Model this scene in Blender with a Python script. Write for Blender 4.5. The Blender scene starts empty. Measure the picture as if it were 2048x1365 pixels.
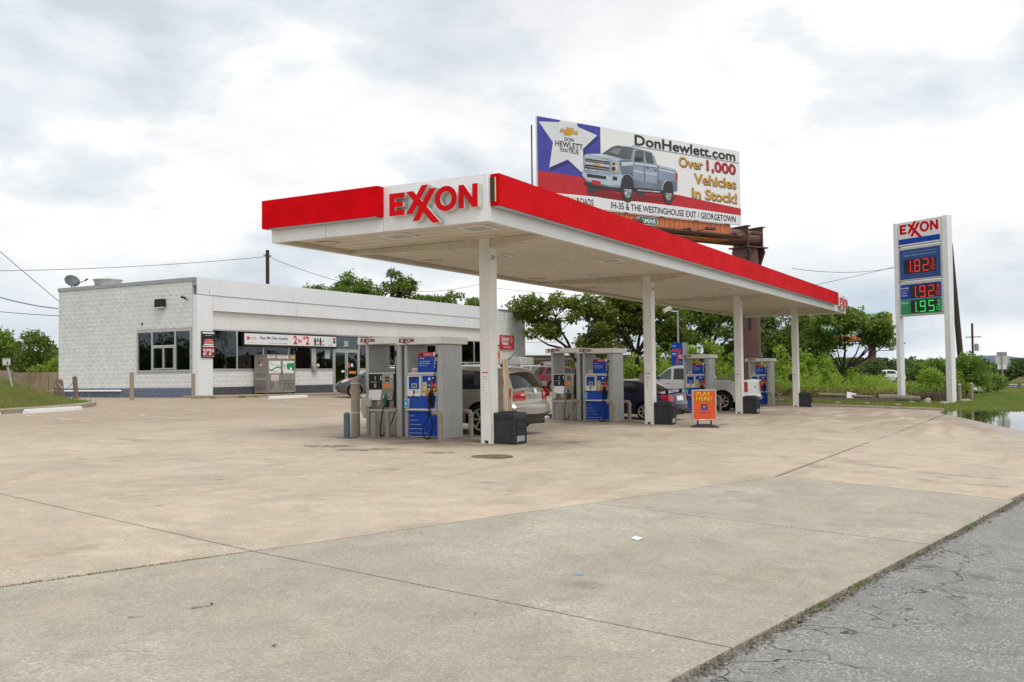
import bpy, bmesh, math, random
import numpy as np
from mathutils import Vector, Matrix, geometry
R = math.radians
random.seed(7)
scn = bpy.context.scene
COL = scn.collection

# ------------------------------------------------------------------ camera
cam_d = bpy.data.cameras.new('camera'); cam = bpy.data.objects.new('camera', cam_d); COL.objects.link(cam)
scn.camera = cam
yaw, pitch, roll = R(29.255), R(1.957), R(-0.728)
fw = Vector((math.cos(pitch)*math.cos(yaw), math.cos(pitch)*math.sin(yaw), math.sin(pitch)))
rt = Vector((math.sin(yaw), -math.cos(yaw), 0)); up = rt.cross(fw)
rt2 = rt*math.cos(roll) + up*math.sin(roll); up2 = up*math.cos(roll) - rt*math.sin(roll)
cam.matrix_world = Matrix(((rt2.x, up2.x, -fw.x, -14.943), (rt2.y, up2.y, -fw.y, -8.825), (rt2.z, up2.z, -fw.z, 1.462), (0, 0, 0, 1)))
cam_d.sensor_width = 36; cam_d.lens = 33.69; cam_d.clip_start = .05; cam_d.clip_end = 8000

# ------------------------------------------------------------------ sky, sun, exposure
SUN_EL, SUN_AZ = 58.0, -118.0          # elevation; direction towards the sun, degrees from +X
world = bpy.data.worlds.new('World'); scn.world = world; world.use_nodes = True
nt = world.node_tree; nt.nodes.clear()
def wn(t, **k):
    n = nt.nodes.new(t)
    for a, b in k.items(): setattr(n, a, b)
    return n
def wl(a, b): nt.links.new(a, b)
out = wn('ShaderNodeOutputWorld'); bg = wn('ShaderNodeBackground'); bg.inputs['Strength'].default_value = .1
sky = wn('ShaderNodeTexSky', sky_type='NISHITA', sun_disc=False)
sky.sun_elevation = R(SUN_EL); sky.sun_rotation = R(90-SUN_AZ); sky.air_density = 1.0; sky.dust_density = 1.5; sky.ozone_density = 1.5
bgc = wn('ShaderNodeBackground'); bgc.inputs['Strength'].default_value = 1.0
mix = wn('ShaderNodeMixShader')
tc = wn('ShaderNodeTexCoord')
sep = wn('ShaderNodeSeparateXYZ'); wl(tc.outputs['Generated'], sep.inputs[0])
# project the view direction on a flat cloud deck so that clouds flatten towards the horizon
zc = wn('ShaderNodeMath', operation='MAXIMUM'); wl(sep.outputs['Z'], zc.inputs[0]); zc.inputs[1].default_value = 0.0
za = wn('ShaderNodeMath', operation='ADD'); wl(zc.outputs[0], za.inputs[0]); za.inputs[1].default_value = .34
dx = wn('ShaderNodeMath', operation='DIVIDE'); wl(sep.outputs['X'], dx.inputs[0]); wl(za.outputs[0], dx.inputs[1])
dy = wn('ShaderNodeMath', operation='DIVIDE'); wl(sep.outputs['Y'], dy.inputs[0]); wl(za.outputs[0], dy.inputs[1])
cmb = wn('ShaderNodeCombineXYZ'); wl(dx.outputs[0], cmb.inputs[0]); wl(dy.outputs[0], cmb.inputs[1]); wl(za.outputs[0], cmb.inputs[2])
n1 = wn('ShaderNodeTexNoise', noise_dimensions='3D'); wl(cmb.outputs[0], n1.inputs['Vector'])
n1.inputs['Scale'].default_value = 1.15; n1.inputs['Detail'].default_value = 9; n1.inputs['Roughness'].default_value = .53; n1.inputs['Distortion'].default_value = .35
n2 = wn('ShaderNodeTexNoise', noise_dimensions='3D'); wl(cmb.outputs[0], n2.inputs['Vector'])
n2.inputs['Scale'].default_value = 1.7; n2.inputs['Detail'].default_value = 5; n2.inputs['Roughness'].default_value = .5; n2.inputs['Distortion'].default_value = .2
cr = wn('ShaderNodeValToRGB'); wl(n1.outputs['Fac'], cr.inputs[0])       # cover: almost closed deck
e = cr.color_ramp.elements; e[0].position = .26; e[0].color = (.70, .70, .70, 1); e[1].position = .46; e[1].color = (1, 1, 1, 1)
# piled white heads over a bluish grey base layer: a soft-edged mask with finer shading inside
n4 = wn('ShaderNodeTexNoise', noise_dimensions='3D'); wl(cmb.outputs[0], n4.inputs['Vector'])
n4.inputs['Scale'].default_value = 4.6; n4.inputs['Detail'].default_value = 10; n4.inputs['Roughness'].default_value = .58; n4.inputs['Distortion'].default_value = .3
mk = wn('ShaderNodeMath', operation='MULTIPLY_ADD'); wl(n4.outputs['Fac'], mk.inputs[0]); mk.inputs[1].default_value = .42; wl(n2.outputs['Fac'], mk.inputs[2])
cs = wn('ShaderNodeValToRGB'); wl(mk.outputs[0], cs.inputs[0])
e = cs.color_ramp.elements; e[0].position = .52; e[0].color = (.64, .71, .775, 1); e[1].position = .80; e[1].color = (1.06, 1.06, 1.06, 1)
for p_, c_ in ((.60, (.79, .845, .895, 1)), (.655, (.89, .925, .96, 1)), (.685, (.99, .995, 1.0, 1))): q_ = cs.color_ramp.elements.new(p_); q_.color = c_
# thicker, bluer air low over the horizon, broken by the clouds
hz = wn('ShaderNodeMapRange'); wl(sep.outputs['Z'], hz.inputs['Value']); hz.inputs['From Min'].default_value = .0; hz.inputs['From Max'].default_value = .17; hz.inputs['To Min'].default_value = .85; hz.inputs['To Max'].default_value = 0
n3 = wn('ShaderNodeTexNoise', noise_dimensions='3D'); wl(cmb.outputs[0], n3.inputs['Vector']); n3.inputs['Scale'].default_value = 1.4; n3.inputs['Detail'].default_value = 7; n3.inputs['Roughness'].default_value = .55
c3 = wn('ShaderNodeValToRGB'); wl(n3.outputs['Fac'], c3.inputs[0]); c3.color_ramp.elements[0].position = .40; c3.color_ramp.elements[1].position = .58
hm = wn('ShaderNodeMath', operation='MULTIPLY'); wl(hz.outputs[0], hm.inputs[0]); wl(c3.outputs['Color'], hm.inputs[1])
hmix = wn('ShaderNodeMix', data_type='RGBA'); wl(hm.outputs[0], hmix.inputs[0]); wl(cs.outputs['Color'], hmix.inputs[6]); hmix.inputs[7].default_value = (.50, .615, .72, 1)
wl(hmix.outputs[2], bgc.inputs['Color'])
wl(sky.outputs['Color'], bg.inputs['Color'])
wl(cr.outputs['Color'], mix.inputs['Fac']); wl(bg.outputs[0], mix.inputs[1]); wl(bgc.outputs[0], mix.inputs[2]); wl(mix.outputs[0], out.inputs[0])

sl = bpy.data.lights.new('sun', 'SUN'); sun = bpy.data.objects.new('sun', sl); COL.objects.link(sun)
sl.energy = 1.5; sl.angle = R(20); sl.color = (1.0, .955, .89)
sd = Vector((math.cos(R(SUN_EL))*math.cos(R(SUN_AZ)), math.cos(R(SUN_EL))*math.sin(R(SUN_AZ)), math.sin(R(SUN_EL))))
sun.rotation_euler = sd.to_track_quat('Z', 'Y').to_euler()
scn.view_settings.view_transform = 'Standard'; scn.view_settings.look = 'None'
scn.cycles.use_denoising = True; scn.cycles.denoising_input_passes = 'RGB_ALBEDO_NORMAL'; scn.cycles.denoising_prefilter = 'ACCURATE'
scn.view_settings.exposure = 0; scn.view_settings.gamma = 1; scn.view_settings.use_curve_mapping = False

# ------------------------------------------------------------------ helpers: objects
def tag(o, label=None, cat=None, group=None, kind=None):
    if label: o['label'] = label
    if cat: o['category'] = cat
    if group: o['group'] = group
    if kind: o['kind'] = kind
    return o
def empty(name, loc=(0, 0, 0), rz=0, label=None, cat=None, group=None):
    o = bpy.data.objects.new(name, None); COL.objects.link(o); o.location = loc; o.rotation_euler = (0, 0, rz)
    o.empty_display_size = .2
    return tag(o, label, cat, group)
def link(name, me, m=None, parent=None, smooth=None):
    if m is not None and not me.materials: me.materials.append(m)
    if smooth is not None:
        me.shade_smooth(); me.set_sharp_from_angle(angle=R(smooth))
    o = bpy.data.objects.new(name, me); COL.objects.link(o)
    if parent: o.parent = parent
    return o
def copy_tree(o, parent=None):
    c = o.copy(); COL.objects.link(c); c.parent = parent
    for ch in list(o.children): copy_tree(ch, c)
    return c
def h(x, y):
    """height of the lot: it falls gently towards the road and to the right"""
    return -.00863*(min(max(x, -40), 85)-2.39) + .03096*(min(max(y, -16), 23.5)-1.4)

class MB:
    """collects shapes and builds them as one mesh object"""
    def __init__(s): s.v = []; s.f = []
    def add(s, vs, fs, M=None):
        b = len(s.v)
        for p in vs:
            p = Vector(p)
            s.v.append(tuple(M @ p) if M else tuple(p))
        s.f += [tuple(b+i for i in f) for f in fs]
        return s
    def box(s, x0, x1, y0, y1, z0, z1, M=None, c=0):
        if c <= 0:
            v = [(x, y, z) for x in (x0, x1) for y in (y0, y1) for z in (z0, z1)]
            f = [(0, 1, 3, 2), (4, 6, 7, 5), (0, 4, 5, 1), (2, 3, 7, 6), (0, 2, 6, 4), (1, 5, 7, 3)]
            return s.add(v, f, M)
        bm = bmesh.new(); bmesh.ops.create_cube(bm, size=1)
        for q in bm.verts: q.co = Vector((x0+(q.co.x+.5)*(x1-x0), y0+(q.co.y+.5)*(y1-y0), z0+(q.co.z+.5)*(z1-z0)))
        bmesh.ops.bevel(bm, geom=list(bm.edges), offset=c, segments=1, profile=.5, affect='EDGES', clamp_overlap=True)
        bm.verts.index_update()
        s.add([q.co.copy() for q in bm.verts], [tuple(q.index for q in fc.verts) for fc in bm.faces], M); bm.free()
        return s
    def prism(s, pts, a, b, axis='z', M=None):
        """polygon pts (2d) extruded from a to b along axis"""
        n = len(pts)
        def mk(p, t): return {'z': (p[0], p[1], t), 'y': (p[0], t, p[1]), 'x': (t, p[0], p[1])}[axis]
        v = [mk(p, a) for p in pts] + [mk(p, b) for p in pts]
        f = [tuple(range(n)), tuple(range(2*n-1, n-1, -1))] + [(i, i+n, (i+1) % n+n, (i+1) % n) for i in range(n)]
        return s.add(v, f, M)
    def cyl(s, p0, p1, r0, r1=None, n=12, cap=True):
        r1 = r0 if r1 is None else r1
        p0, p1 = Vector(p0), Vector(p1); d = (p1-p0).normalized()
        a = d.orthogonal().normalized(); b = d.cross(a)
        v = []
        for p, r in ((p0, r0), (p1, r1)):
            v += [p+(a*math.cos(2*math.pi*i/n)+b*math.sin(2*math.pi*i/n))*r for i in range(n)]
        f = [(i, (i+1) % n, n+(i+1) % n, n+i) for i in range(n)]
        if cap: f += [tuple(range(n-1, -1, -1)), tuple(range(n, 2*n))]
        return s.add(v, f)
    def tube(s, pts, r, n=6, cap=True):
        pts = [Vector(p) for p in pts]; k = len(pts); rr = r if isinstance(r, (list, tuple)) else [r]*k
        v = []; a = None
        for i, p in enumerate(pts):
            d = (pts[min(i+1, k-1)]-pts[max(i-1, 0)]).normalized()
            a = d.orthogonal().normalized() if a is None else (a-d*a.dot(d)).normalized()
            b = d.cross(a)
            v += [p+(a*math.cos(2*math.pi*j/n)+b*math.sin(2*math.pi*j/n))*rr[i] for j in range(n)]
        f = [(i*n+j, i*n+(j+1) % n, (i+1)*n+(j+1) % n, (i+1)*n+j) for i in range(k-1) for j in range(n)]
        if cap: f += [tuple(range(n-1, -1, -1)), tuple(range((k-1)*n, k*n))]
        return s.add(v, f)
    def lathe(s, prof, n=24, M=None, closed=False, cap=True):
        """prof: (r, z) pairs turned about z"""
        k = len(prof); v = [(r*math.cos(2*math.pi*j/n), r*math.sin(2*math.pi*j/n), z) for r, z in prof for j in range(n)]
        rng = range(k) if closed else range(k-1)
        f = [(i*n+j, i*n+(j+1) % n, ((i+1) % k)*n+(j+1) % n, ((i+1) % k)*n+j) for i in rng for j in range(n)]
        if not closed and cap:
            if prof[0][0] > 1e-4: f.append(tuple(range(n-1, -1, -1)))
            if prof[-1][0] > 1e-4: f.append(tuple(range((k-1)*n, k*n)))
        return s.add(v, f, M)
    def quad(s, a, b, c, d): return s.add([a, b, c, d], [(0, 1, 2, 3)])
    def mesh(s, name):
        me = bpy.data.meshes.new(name); me.from_pydata([tuple(p) for p in s.v], [], s.f); me.validate(); me.update()
        return me
    def build(s, name, m, parent=None, smooth=None): return link(name, s.mesh(name), m, parent, smooth)
def recalc(o):
    bm = bmesh.new(); bm.from_mesh(o.data); bmesh.ops.recalc_face_normals(bm, faces=bm.faces); bm.to_mesh(o.data); bm.free(); return o

# ------------------------------------------------------------------ helpers: materials
def lin(c):
    if isinstance(c, str):
        c = [int(c[i:i+2], 16)/255 for i in (1, 3, 5)]
        return tuple(x/12.92 if x <= .04045 else ((x+.055)/1.055)**2.4 for x in c)
    return tuple(c)
class NT:
    def __init__(s, m): s.t = m.node_tree; s.n = s.t.nodes
    def new(s, t, ins=None, **k):
        n = s.n.new(t)
        for a, b in k.items(): setattr(n, a, b)
        for a, b in (ins or {}).items():
            if isinstance(b, bpy.types.NodeSocket): s.t.links.new(b, n.inputs[a])
            else: n.inputs[a].default_value = b
        return n
    def math(s, op, a, b=0.0, c=None, clamp=False):
        n = s.n.new('ShaderNodeMath'); n.operation = op; n.use_clamp = clamp
        for i, q in enumerate((a, b) if c is None else (a, b, c)):
            if isinstance(q, bpy.types.NodeSocket): s.t.links.new(q, n.inputs[i])
            else: n.inputs[i].default_value = q
        return n.outputs[0]
    def ramp(s, fac, *st):
        n = s.n.new('ShaderNodeValToRGB'); s.t.links.new(fac, n.inputs[0]); els = n.color_ramp.elements
        while len(els) < len(st): els.new(.5)
        for el, (p, c) in zip(els, st):
            el.position = p; el.color = (*(c if isinstance(c, tuple) else (c, c, c)), 1)
        return n.outputs['Color']
    def mix(s, fac, a, b, blend='MIX'):
        n = s.n.new('ShaderNodeMix'); n.data_type = 'RGBA'; n.blend_type = blend
        for k, q in ((0, fac), (6, a), (7, b)):
            if isinstance(q, bpy.types.NodeSocket): s.t.links.new(q, n.inputs[k])
            else: n.inputs[k].default_value = q if k == 0 else (*q, 1)
        return n.outputs[2]
    def noise(s, vec, scale, detail=4, rough=.55, dist=0):
        return s.new('ShaderNodeTexNoise', {'Vector': vec, 'Scale': scale, 'Detail': detail, 'Roughness': rough, 'Distortion': dist}).outputs['Fac']
MATS = {}
def newmat(name):
    m = bpy.data.materials.new(name); m.use_nodes = True; MATS[name] = m
    return m, NT(m), m.node_tree.nodes['Principled BSDF']
def pm(name, c1, c2=None, scale=3.0, rough=.55, metal=0.0, bump=0.0, bscale=40.0, coat=0.0, spec=.5, world=False, rand=0.0, dirt=0.0, dirtc=(.16, .13, .10), emit=0.0, roughvar=.08):
    """painted / plastic / metal surface with mottled colour, gloss variation, optional streaks of dirt and fine relief"""
    m, T, b = newmat(name); c1 = lin(c1); c2 = lin(c2) if c2 else tuple(x*.86 for x in c1)
    vec = T.new('ShaderNodeNewGeometry').outputs['Position'] if world else T.new('ShaderNodeTexCoord').outputs['Object']
    n = T.noise(vec, scale, 5, .6)
    col = T.mix(T.ramp(n, (.35, 0.0), (.65, 1.0)), c1, c2)
    if rand:
        oi = T.new('ShaderNodeObjectInfo').outputs['Random']
        col = T.mix(T.math('MULTIPLY', oi, rand), col, tuple(x*.45 for x in c1))
    if dirt:
        mp = T.new('ShaderNodeMapping', {'Vector': vec, 'Scale': (5, 5, .7)})
        d = T.ramp(T.noise(mp.outputs[0], 1.6, 6, .65), (.45, 0.0), (.8, 1.0))
        col = T.mix(T.math('MULTIPLY', d, dirt), col, dirtc)
    T.t.links.new(col, b.inputs['Base Color'])
    T.t.links.new(T.math('MULTIPLY_ADD', n, roughvar*2, rough-roughvar), b.inputs['Roughness'])
    b.inputs['Metallic'].default_value = metal; b.inputs['Specular IOR Level'].default_value = spec
    if coat: b.inputs['Coat Weight'].default_value = coat; b.inputs['Coat Roughness'].default_value = .06
    if bump:
        bn = T.new('ShaderNodeBump', {'Height': T.noise(vec, bscale, 6, .6), 'Strength': bump, 'Distance': .02}); T.t.links.new(bn.outputs[0], b.inputs['Normal'])
    if emit:
        T.t.links.new(col, b.inputs['Emission Color']); b.inputs['Emission Strength'].default_value = emit
    return m

# ------------------------------------------------------------------ helpers: flat print and lettering
TXT = {}
def text_mesh(s, bold=0.0):
    k = (s, bold)
    if k in TXT: return TXT[k]
    cu = bpy.data.curves.new('lettering', 'FONT'); cu.body = s; cu.offset = bold; cu.resolution_u = 3
    o = bpy.data.objects.new('lettering', cu); COL.objects.link(o)
    dg = bpy.context.evaluated_depsgraph_get(); me = o.evaluated_get(dg).to_mesh()
    vs = [v.co.copy() for v in me.vertices]; fs = [tuple(p.vertices) for p in me.polygons]
    o.evaluated_get(dg).to_mesh_clear(); bpy.data.objects.remove(o); bpy.data.curves.remove(cu)
    TXT[k] = (vs, fs); return TXT[k]
class Board:
    """a flat printed face: u to the right, v up, n towards the viewer"""
    def __init__(s, origin, u, n, parent=None, step=.003):
        s.o = Vector(origin); s.u = Vector(u).normalized(); s.n = Vector(n).normalized(); s.vv = Vector((0, 0, 1))
        if abs(s.n.z) > 1e-4: s.vv = s.n.cross(s.u).normalized()
        s.parent = parent; s.step = step
    def p(s, u, v, d=0): return s.o + s.u*u + s.vv*v + s.n*d
    def poly(s, mb, pts, layer=1):
        n = len(pts); mb.add([s.p(a, b, layer*s.step) for a, b in pts], [tuple(range(n))])
    def rect(s, mb, u0, v0, u1, v1, layer=1): s.poly(mb, [(u0, v0), (u1, v0), (u1, v1), (u0, v1)], layer)
    def disc(s, mb, cu, cv, ru, rv=None, layer=1, n=24, a0=0, a1=2*math.pi):
        rv = rv or ru
        full = abs(a1-a0-2*math.pi) < 1e-6
        s.poly(mb, [(cu+ru*math.cos(a0+(a1-a0)*i/(n if full else n-1)), cv+rv*math.sin(a0+(a1-a0)*i/(n if full else n-1))) for i in range(n)], layer)
    def ring(s, mb, cu, cv, r0, r1, layer=1, n=24):
        v = []
        for i in range(n):
            a = 2*math.pi*i/n
            v += [s.p(cu+r0*math.cos(a), cv+r0*math.sin(a), layer*s.step), s.p(cu+r1*math.cos(a), cv+r1*math.sin(a), layer*s.step)]
        mb.add(v, [(2*i, 2*i+1, (2*i+3) % (2*n), (2*i+2) % (2*n)) for i in range(n)])
    def text(s, mb, t, u0, v0, u1, v1, layer=2, bold=.02, shear=0.0):
        vs, fs = text_mesh(t, bold)
        xs = [q.x for q in vs]; ys = [q.y for q in vs]; x0, x1, y0, y1 = min(xs), max(xs), min(ys), max(ys)
        mb.add([s.p(u0+(q.x-x0)/(x1-x0)*(u1-u0)+shear*(q.y-y0), v0+(q.y-y0)/(y1-y0)*(v1-v0), layer*s.step) for q in vs], fs)
def arc(cu, cv, ru, rv, a0, a1, n): return [(cu+ru*math.cos(R(a0+(a1-a0)*i/n)), cv+rv*math.sin(R(a0+(a1-a0)*i/n))) for i in range(n+1)]
# the station's word mark, unit = metres at the size used on the canopy (cap height .43)
def exxon_polys():
    E = [(0, 0), (.36, 0), (.36, .105), (.135, .105), (.135, .165), (.32, .165), (.32, .265), (.135, .265), (.135, .325), (.36, .325), (.36, .43), (0, .43)]
    XA = [(.39, .43), (.56, .43), (1.16, -.21), (.99, -.21)]
    XB = [(.39, 0), (.54, 0), (.90, .52), (.75, .52)]
    XC = [(.54, -.14), (.69, -.14), (1.08, .44), (.93, .44)]
    N = [(1.57, 0), (1.685, 0), (1.685, .25), (1.865, 0), (1.98, 0), (1.98, .43), (1.865, .43), (1.865, .18), (1.685, .43), (1.57, .43)]
    return E, XA, XB, XC, N
def exxon_print(bd, mb, u0, v0, sc, layer=2):
    E, XA, XB, XC, N = exxon_polys()
    for q, l in ((E, 0), (XB, 0), (XC, .5), (XA, 1), (N, 0)): bd.poly(mb, [(u0+a*sc, v0+b*sc) for a, b in q], layer+l)
    n = 24; v = []
    for i in range(n):
        a = 2*math.pi*i/n
        for rx, ry in ((.125, .135), (.245, .235)):
            v.append(bd.p(u0+(1.29+rx*math.cos(a))*sc, v0+(.215+ry*math.sin(a))*sc, layer*bd.step))
    mb.add(v, [(2*i, 2*i+1, (2*i+3) % (2*n), (2*i+2) % (2*n)) for i in range(n)])
# ------------------------------------------------------------------ materials
M_white = pm('white_paint', (.84, .85, .86), (.78, .79, .80), 2.0, .45, dirt=.12, dirtc=(.42, .38, .32))
M_fascia = pm('white_fascia', (.83, .85, .87), (.78, .80, .82), 1.2, .4, dirt=.10, dirtc=(.45, .42, .38))
M_red = pm('red_fascia', (.70, .0025, .009), (.58, .002, .007), 1.6, .5, spec=.03, dirt=.30, dirtc=(.40, .006, .012))
M_redl = pm('red_letter', (.66, .003, .009), None, 2, .5, spec=.10)
M_letside = pm('letter_return', (.70, .68, .64), None, 3, .5, dirt=.3)
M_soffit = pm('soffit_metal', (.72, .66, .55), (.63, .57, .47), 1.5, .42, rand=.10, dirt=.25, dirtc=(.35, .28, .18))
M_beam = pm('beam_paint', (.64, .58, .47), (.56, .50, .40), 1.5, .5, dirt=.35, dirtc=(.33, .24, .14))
M_column = pm('column_paint', (.80, .795, .77), (.74, .73, .70), 1.3, .5, dirt=.22, dirtc=(.42, .36, .28))
M_grey = pm('grey_sheet', (.47, .48, .48), (.40, .41, .41), 2.2, .42, metal=.1, dirt=.25, dirtc=(.18, .16, .14))
M_greyl = pm('light_grey_sheet', (.60, .60, .57), (.54, .54, .51), 2, .45, dirt=.2)
M_header = pm('pump_header', (.82, .82, .79), (.74, .74, .71), 2, .45, dirt=.3, dirtc=(.34, .30, .24))
M_bronze = pm('bronze_panel', (.25, .215, .155), (.21, .18, .125), 3, .45, metal=.2, dirt=.25)
M_blue = pm('blue_print', (.008, .068, .42), (.007, .056, .36), 3, .4, spec=.2)
M_blued = pm('dark_blue_print', (.012, .05, .28), None, 3, .35)
M_black = pm('black_plastic', (.012, .012, .013), (.022, .022, .022), 4, .5, spec=.3)
M_rubber = pm('rubber', (.012, .012, .012), (.022, .021, .020), 6, .8, spec=.2)
M_bin = pm('bin_plastic', (.030, .035, .040), (.022, .027, .031), 2.5, .6, spec=.25, bump=.08, bscale=120, dirt=.25, dirtc=(.13, .12, .11))
M_redp = pm('red_print', (.62, .012, .018), None, 4, .4)
M_whitep = pm('white_print', (.82, .82, .82), (.78, .78, .78), 4, .4)
M_cream = pm('cream_print', (.72, .62, .36), None, 4, .45)
M_orange = pm('orange_print', (.80, .22, .03), None, 4, .45)
M_sorange = pm('poster_orange', (.72, .10, .012), (.66, .085, .01), 4, .4)
M_yellow = pm('yellow_print', (.85, .58, .02), None, 4, .45)
M_green = pm('green_plastic', (.01, .17, .08), None, 6, .4)
M_greenp = pm('green_print', (.015, .30, .12), None, 4, .4)
M_cyan = pm('cyan_print', (.06, .40, .75), None, 4, .4)
M_lcd = pm('lcd', (.12, .16, .10), None, 4, .25)
M_chrome = pm('chrome', (.75, .75, .75), None, 4, .14, metal=1)
M_alu = pm('aluminium', (.62, .63, .64), (.54, .55, .56), 5, .35, metal=.6)
M_galv = pm('galvanised', (.42, .44, .45), (.34, .36, .37), 6, .45, metal=.5)
M_bollard = pm('bollard_paint', (.34, .285, .225), (.29, .24, .185), 5, .6, dirt=.35, bump=.05)
M_bpost = pm('blue_grey_post', (.09, .14, .18), None, 5, .5, dirt=.2)
M_wall = pm('painted_block', (.80, .815, .815), (.68, .695, .695), 3.2, .75, bump=.8, bscale=22, rand=.10, dirt=.22, dirtc=(.40, .38, .34))
M_wallblue = pm('painted_block_blue', (.155, .20, .28), (.105, .14, .20), 3.5, .75, bump=.5, bscale=26, dirt=.35, dirtc=(.32, .30, .28))
M_walldark = pm('painted_block_dark', (.075, .085, .095), (.055, .062, .07), 3, .7, bump=.5, bscale=26, dirt=.2, dirtc=(.2, .19, .18))
M_mortar = pm('painted_mortar', (.60, .595, .58), None, 6, .8)
M_mortarb = pm('blue_mortar', (.09, .11, .15), None, 6, .8)
M_panelw = pm('facade_panel', (.80, .83, .86), (.75, .78, .81), .7, .5, dirt=.14, dirtc=(.42, .40, .37))
M_panelc = pm('facade_board', (.78, .78, .76), (.74, .74, .72), .8, .5, dirt=.10, dirtc=(.42, .40, .36))
M_cap = pm('metal_cap', (.40, .42, .43), (.34, .36, .37), 3, .4, metal=.4)
M_concrete = pm('cast_concrete', (.40, .34, .26), (.30, .25, .185), 2.5, .85, bump=.3, bscale=60, dirt=.3, dirtc=(.17, .12, .08))
M_wpaintc = pm('white_painted_concrete', (.80, .80, .79), (.70, .70, .69), 9, .7, bump=.25, bscale=40, dirt=.15)
M_wood = pm('weathered_wood', (.21, .165, .12), (.14, .105, .075), 7, .85, bump=.4, bscale=50)
M_pole = pm('creosoted_pole', (.055, .034, .024), (.035, .022, .016), 5, .8, bump=.3)
M_brown = pm('brown_steel', (.135, .062, .048), (.105, .048, .038), 1.5, .5, dirt=.12, dirtc=(.05, .03, .03))
M_browno = pm('orange_brown_board', (.62, .18, .06), (.50, .135, .045), 2, .55, dirt=.2)
M_wire = pm('cable', (.02, .02, .02), None, 3, .7)
M_dark = pm('dark_interior', (.02, .02, .022), None, 3, .8)
M_rock = pm('limestone', (.42, .38, .31), (.28, .24, .19), 6, .9, bump=.6, bscale=14)
M_interior = pm('interior_wall', (.30, .28, .24), None, 2, .8)
M_stain = pm('stainless', (.40, .375, .34), (.30, .28, .255), 3, .4, metal=.35, dirt=.2)
def glass_pane(name, tint, refl=.22):
    m, T, b = newmat(name); T.n.remove(b)
    o = T.n['Material Output']
    fr = T.new('ShaderNodeFresnel', {'IOR': 1.55}).outputs[0]
    wob = T.new('ShaderNodeBump', {'Height': T.noise(T.new('ShaderNodeTexCoord').outputs['Object'], 1.3, 2), 'Strength': .12, 'Distance': .05})
    g = T.new('ShaderNodeBsdfGlossy', {'Color': (.92, .96, 1, 1), 'Roughness': .015, 'Normal': wob.outputs[0]})
    t = T.new('ShaderNodeBsdfTransparent', {'Color': (*tint, 1)})
    fac = T.math('ADD', fr, refl, clamp=True)
    mx = T.new('ShaderNodeMixShader', {0: fac, 1: t.outputs[0], 2: g.outputs[0]}); T.t.links.new(mx.outputs[0], o.inputs[0])
    return m
M_pane = glass_pane('window_pane', (.62, .67, .65), .035)
M_cglass = pm('car_glass', (.010, .011, .011), (.016, .018, .018), 1.5, .06, spec=.45, coat=.15, roughvar=.02)
M_cglassg = pm('car_glass_green', (.05, .085, .08), (.03, .055, .05), 1.5, .05, spec=.7, coat=.3, roughvar=.02)
def led(name, c, s):
    m, T, b = newmat(name)
    n = T.noise(T.new('ShaderNodeTexCoord').outputs['Object'], 60, 2)
    b.inputs['Base Color'].default_value = (*[x*.3 for x in c], 1)
    T.t.links.new(T.mix(n, c, tuple(x*.8 for x in c)), b.inputs['Emission Color']); b.inputs['Emission Strength'].default_value = s
    return m
M_ledr = led('led_red', (1.0, .012, .02), 1.1)
M_ledg = led('led_green', (.03, 1.0, .14), .9)
def paint(name, c, flake=.25, rough=.32):
    c = lin(c); m, T, b = newmat(name)
    v = T.new('ShaderNodeTexCoord').outputs['Object']
    n = T.noise(v, 240, 2); d = T.ramp(T.noise(v, 1.4, 5), (.4, 0.0), (.75, 1.0))
    sep = T.new('ShaderNodeSeparateXYZ', {0: v}).outputs['Z']
    low = T.ramp(sep, (.15, 1.0), (.62, 0.0))
    col = T.mix(n, c, tuple(x*.88 for x in c))
    col = T.mix(T.math('MULTIPLY', T.math('MULTIPLY', d, low), .35), col, (.26, .22, .17))
    T.t.links.new(col, b.inputs['Base Color']); b.inputs['Metallic'].default_value = flake; b.inputs['Roughness'].default_value = rough
    b.inputs['Coat Weight'].default_value = .7; b.inputs['Coat Roughness'].default_value = .10
    return m
M_tan = paint('champagne_paint', (.42, .39, .33), .4)
M_gry = paint('graphite_paint', (.085, .085, .088), .35)
M_mar = paint('maroon_paint', (.16, .012, .018), .2)
M_navy = paint('navy_paint', (.008, .014, .058), .2)
M_slv = paint('silver_white_paint', (.76, .765, .78), .1)
M_wht = paint('white_car_paint', (.75, .75, .76), .05)
M_clad = pm('dark_cladding', (.03, .03, .031), (.045, .044, .043), 5, .6)
M_cladg = pm('grey_cladding', (.20, .185, .17), None, 5, .55)
M_tail = pm('tail_lamp', (.52, .008, .012), (.40, .006, .010), 6, .12, coat=.8, emit=.03)
M_lampw = pm('clear_lamp', (.70, .70, .70), None, 6, .12, coat=.8)
M_lampa = pm('amber_lamp', (.75, .16, .05), None, 6, .15, coat=.8)
M_rim = pm('alloy', (.50, .50, .50), None, 5, .3, metal=.3)
M_gap = pm('panel_gap', (.012, .012, .012), None, 5, .8)
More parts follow.
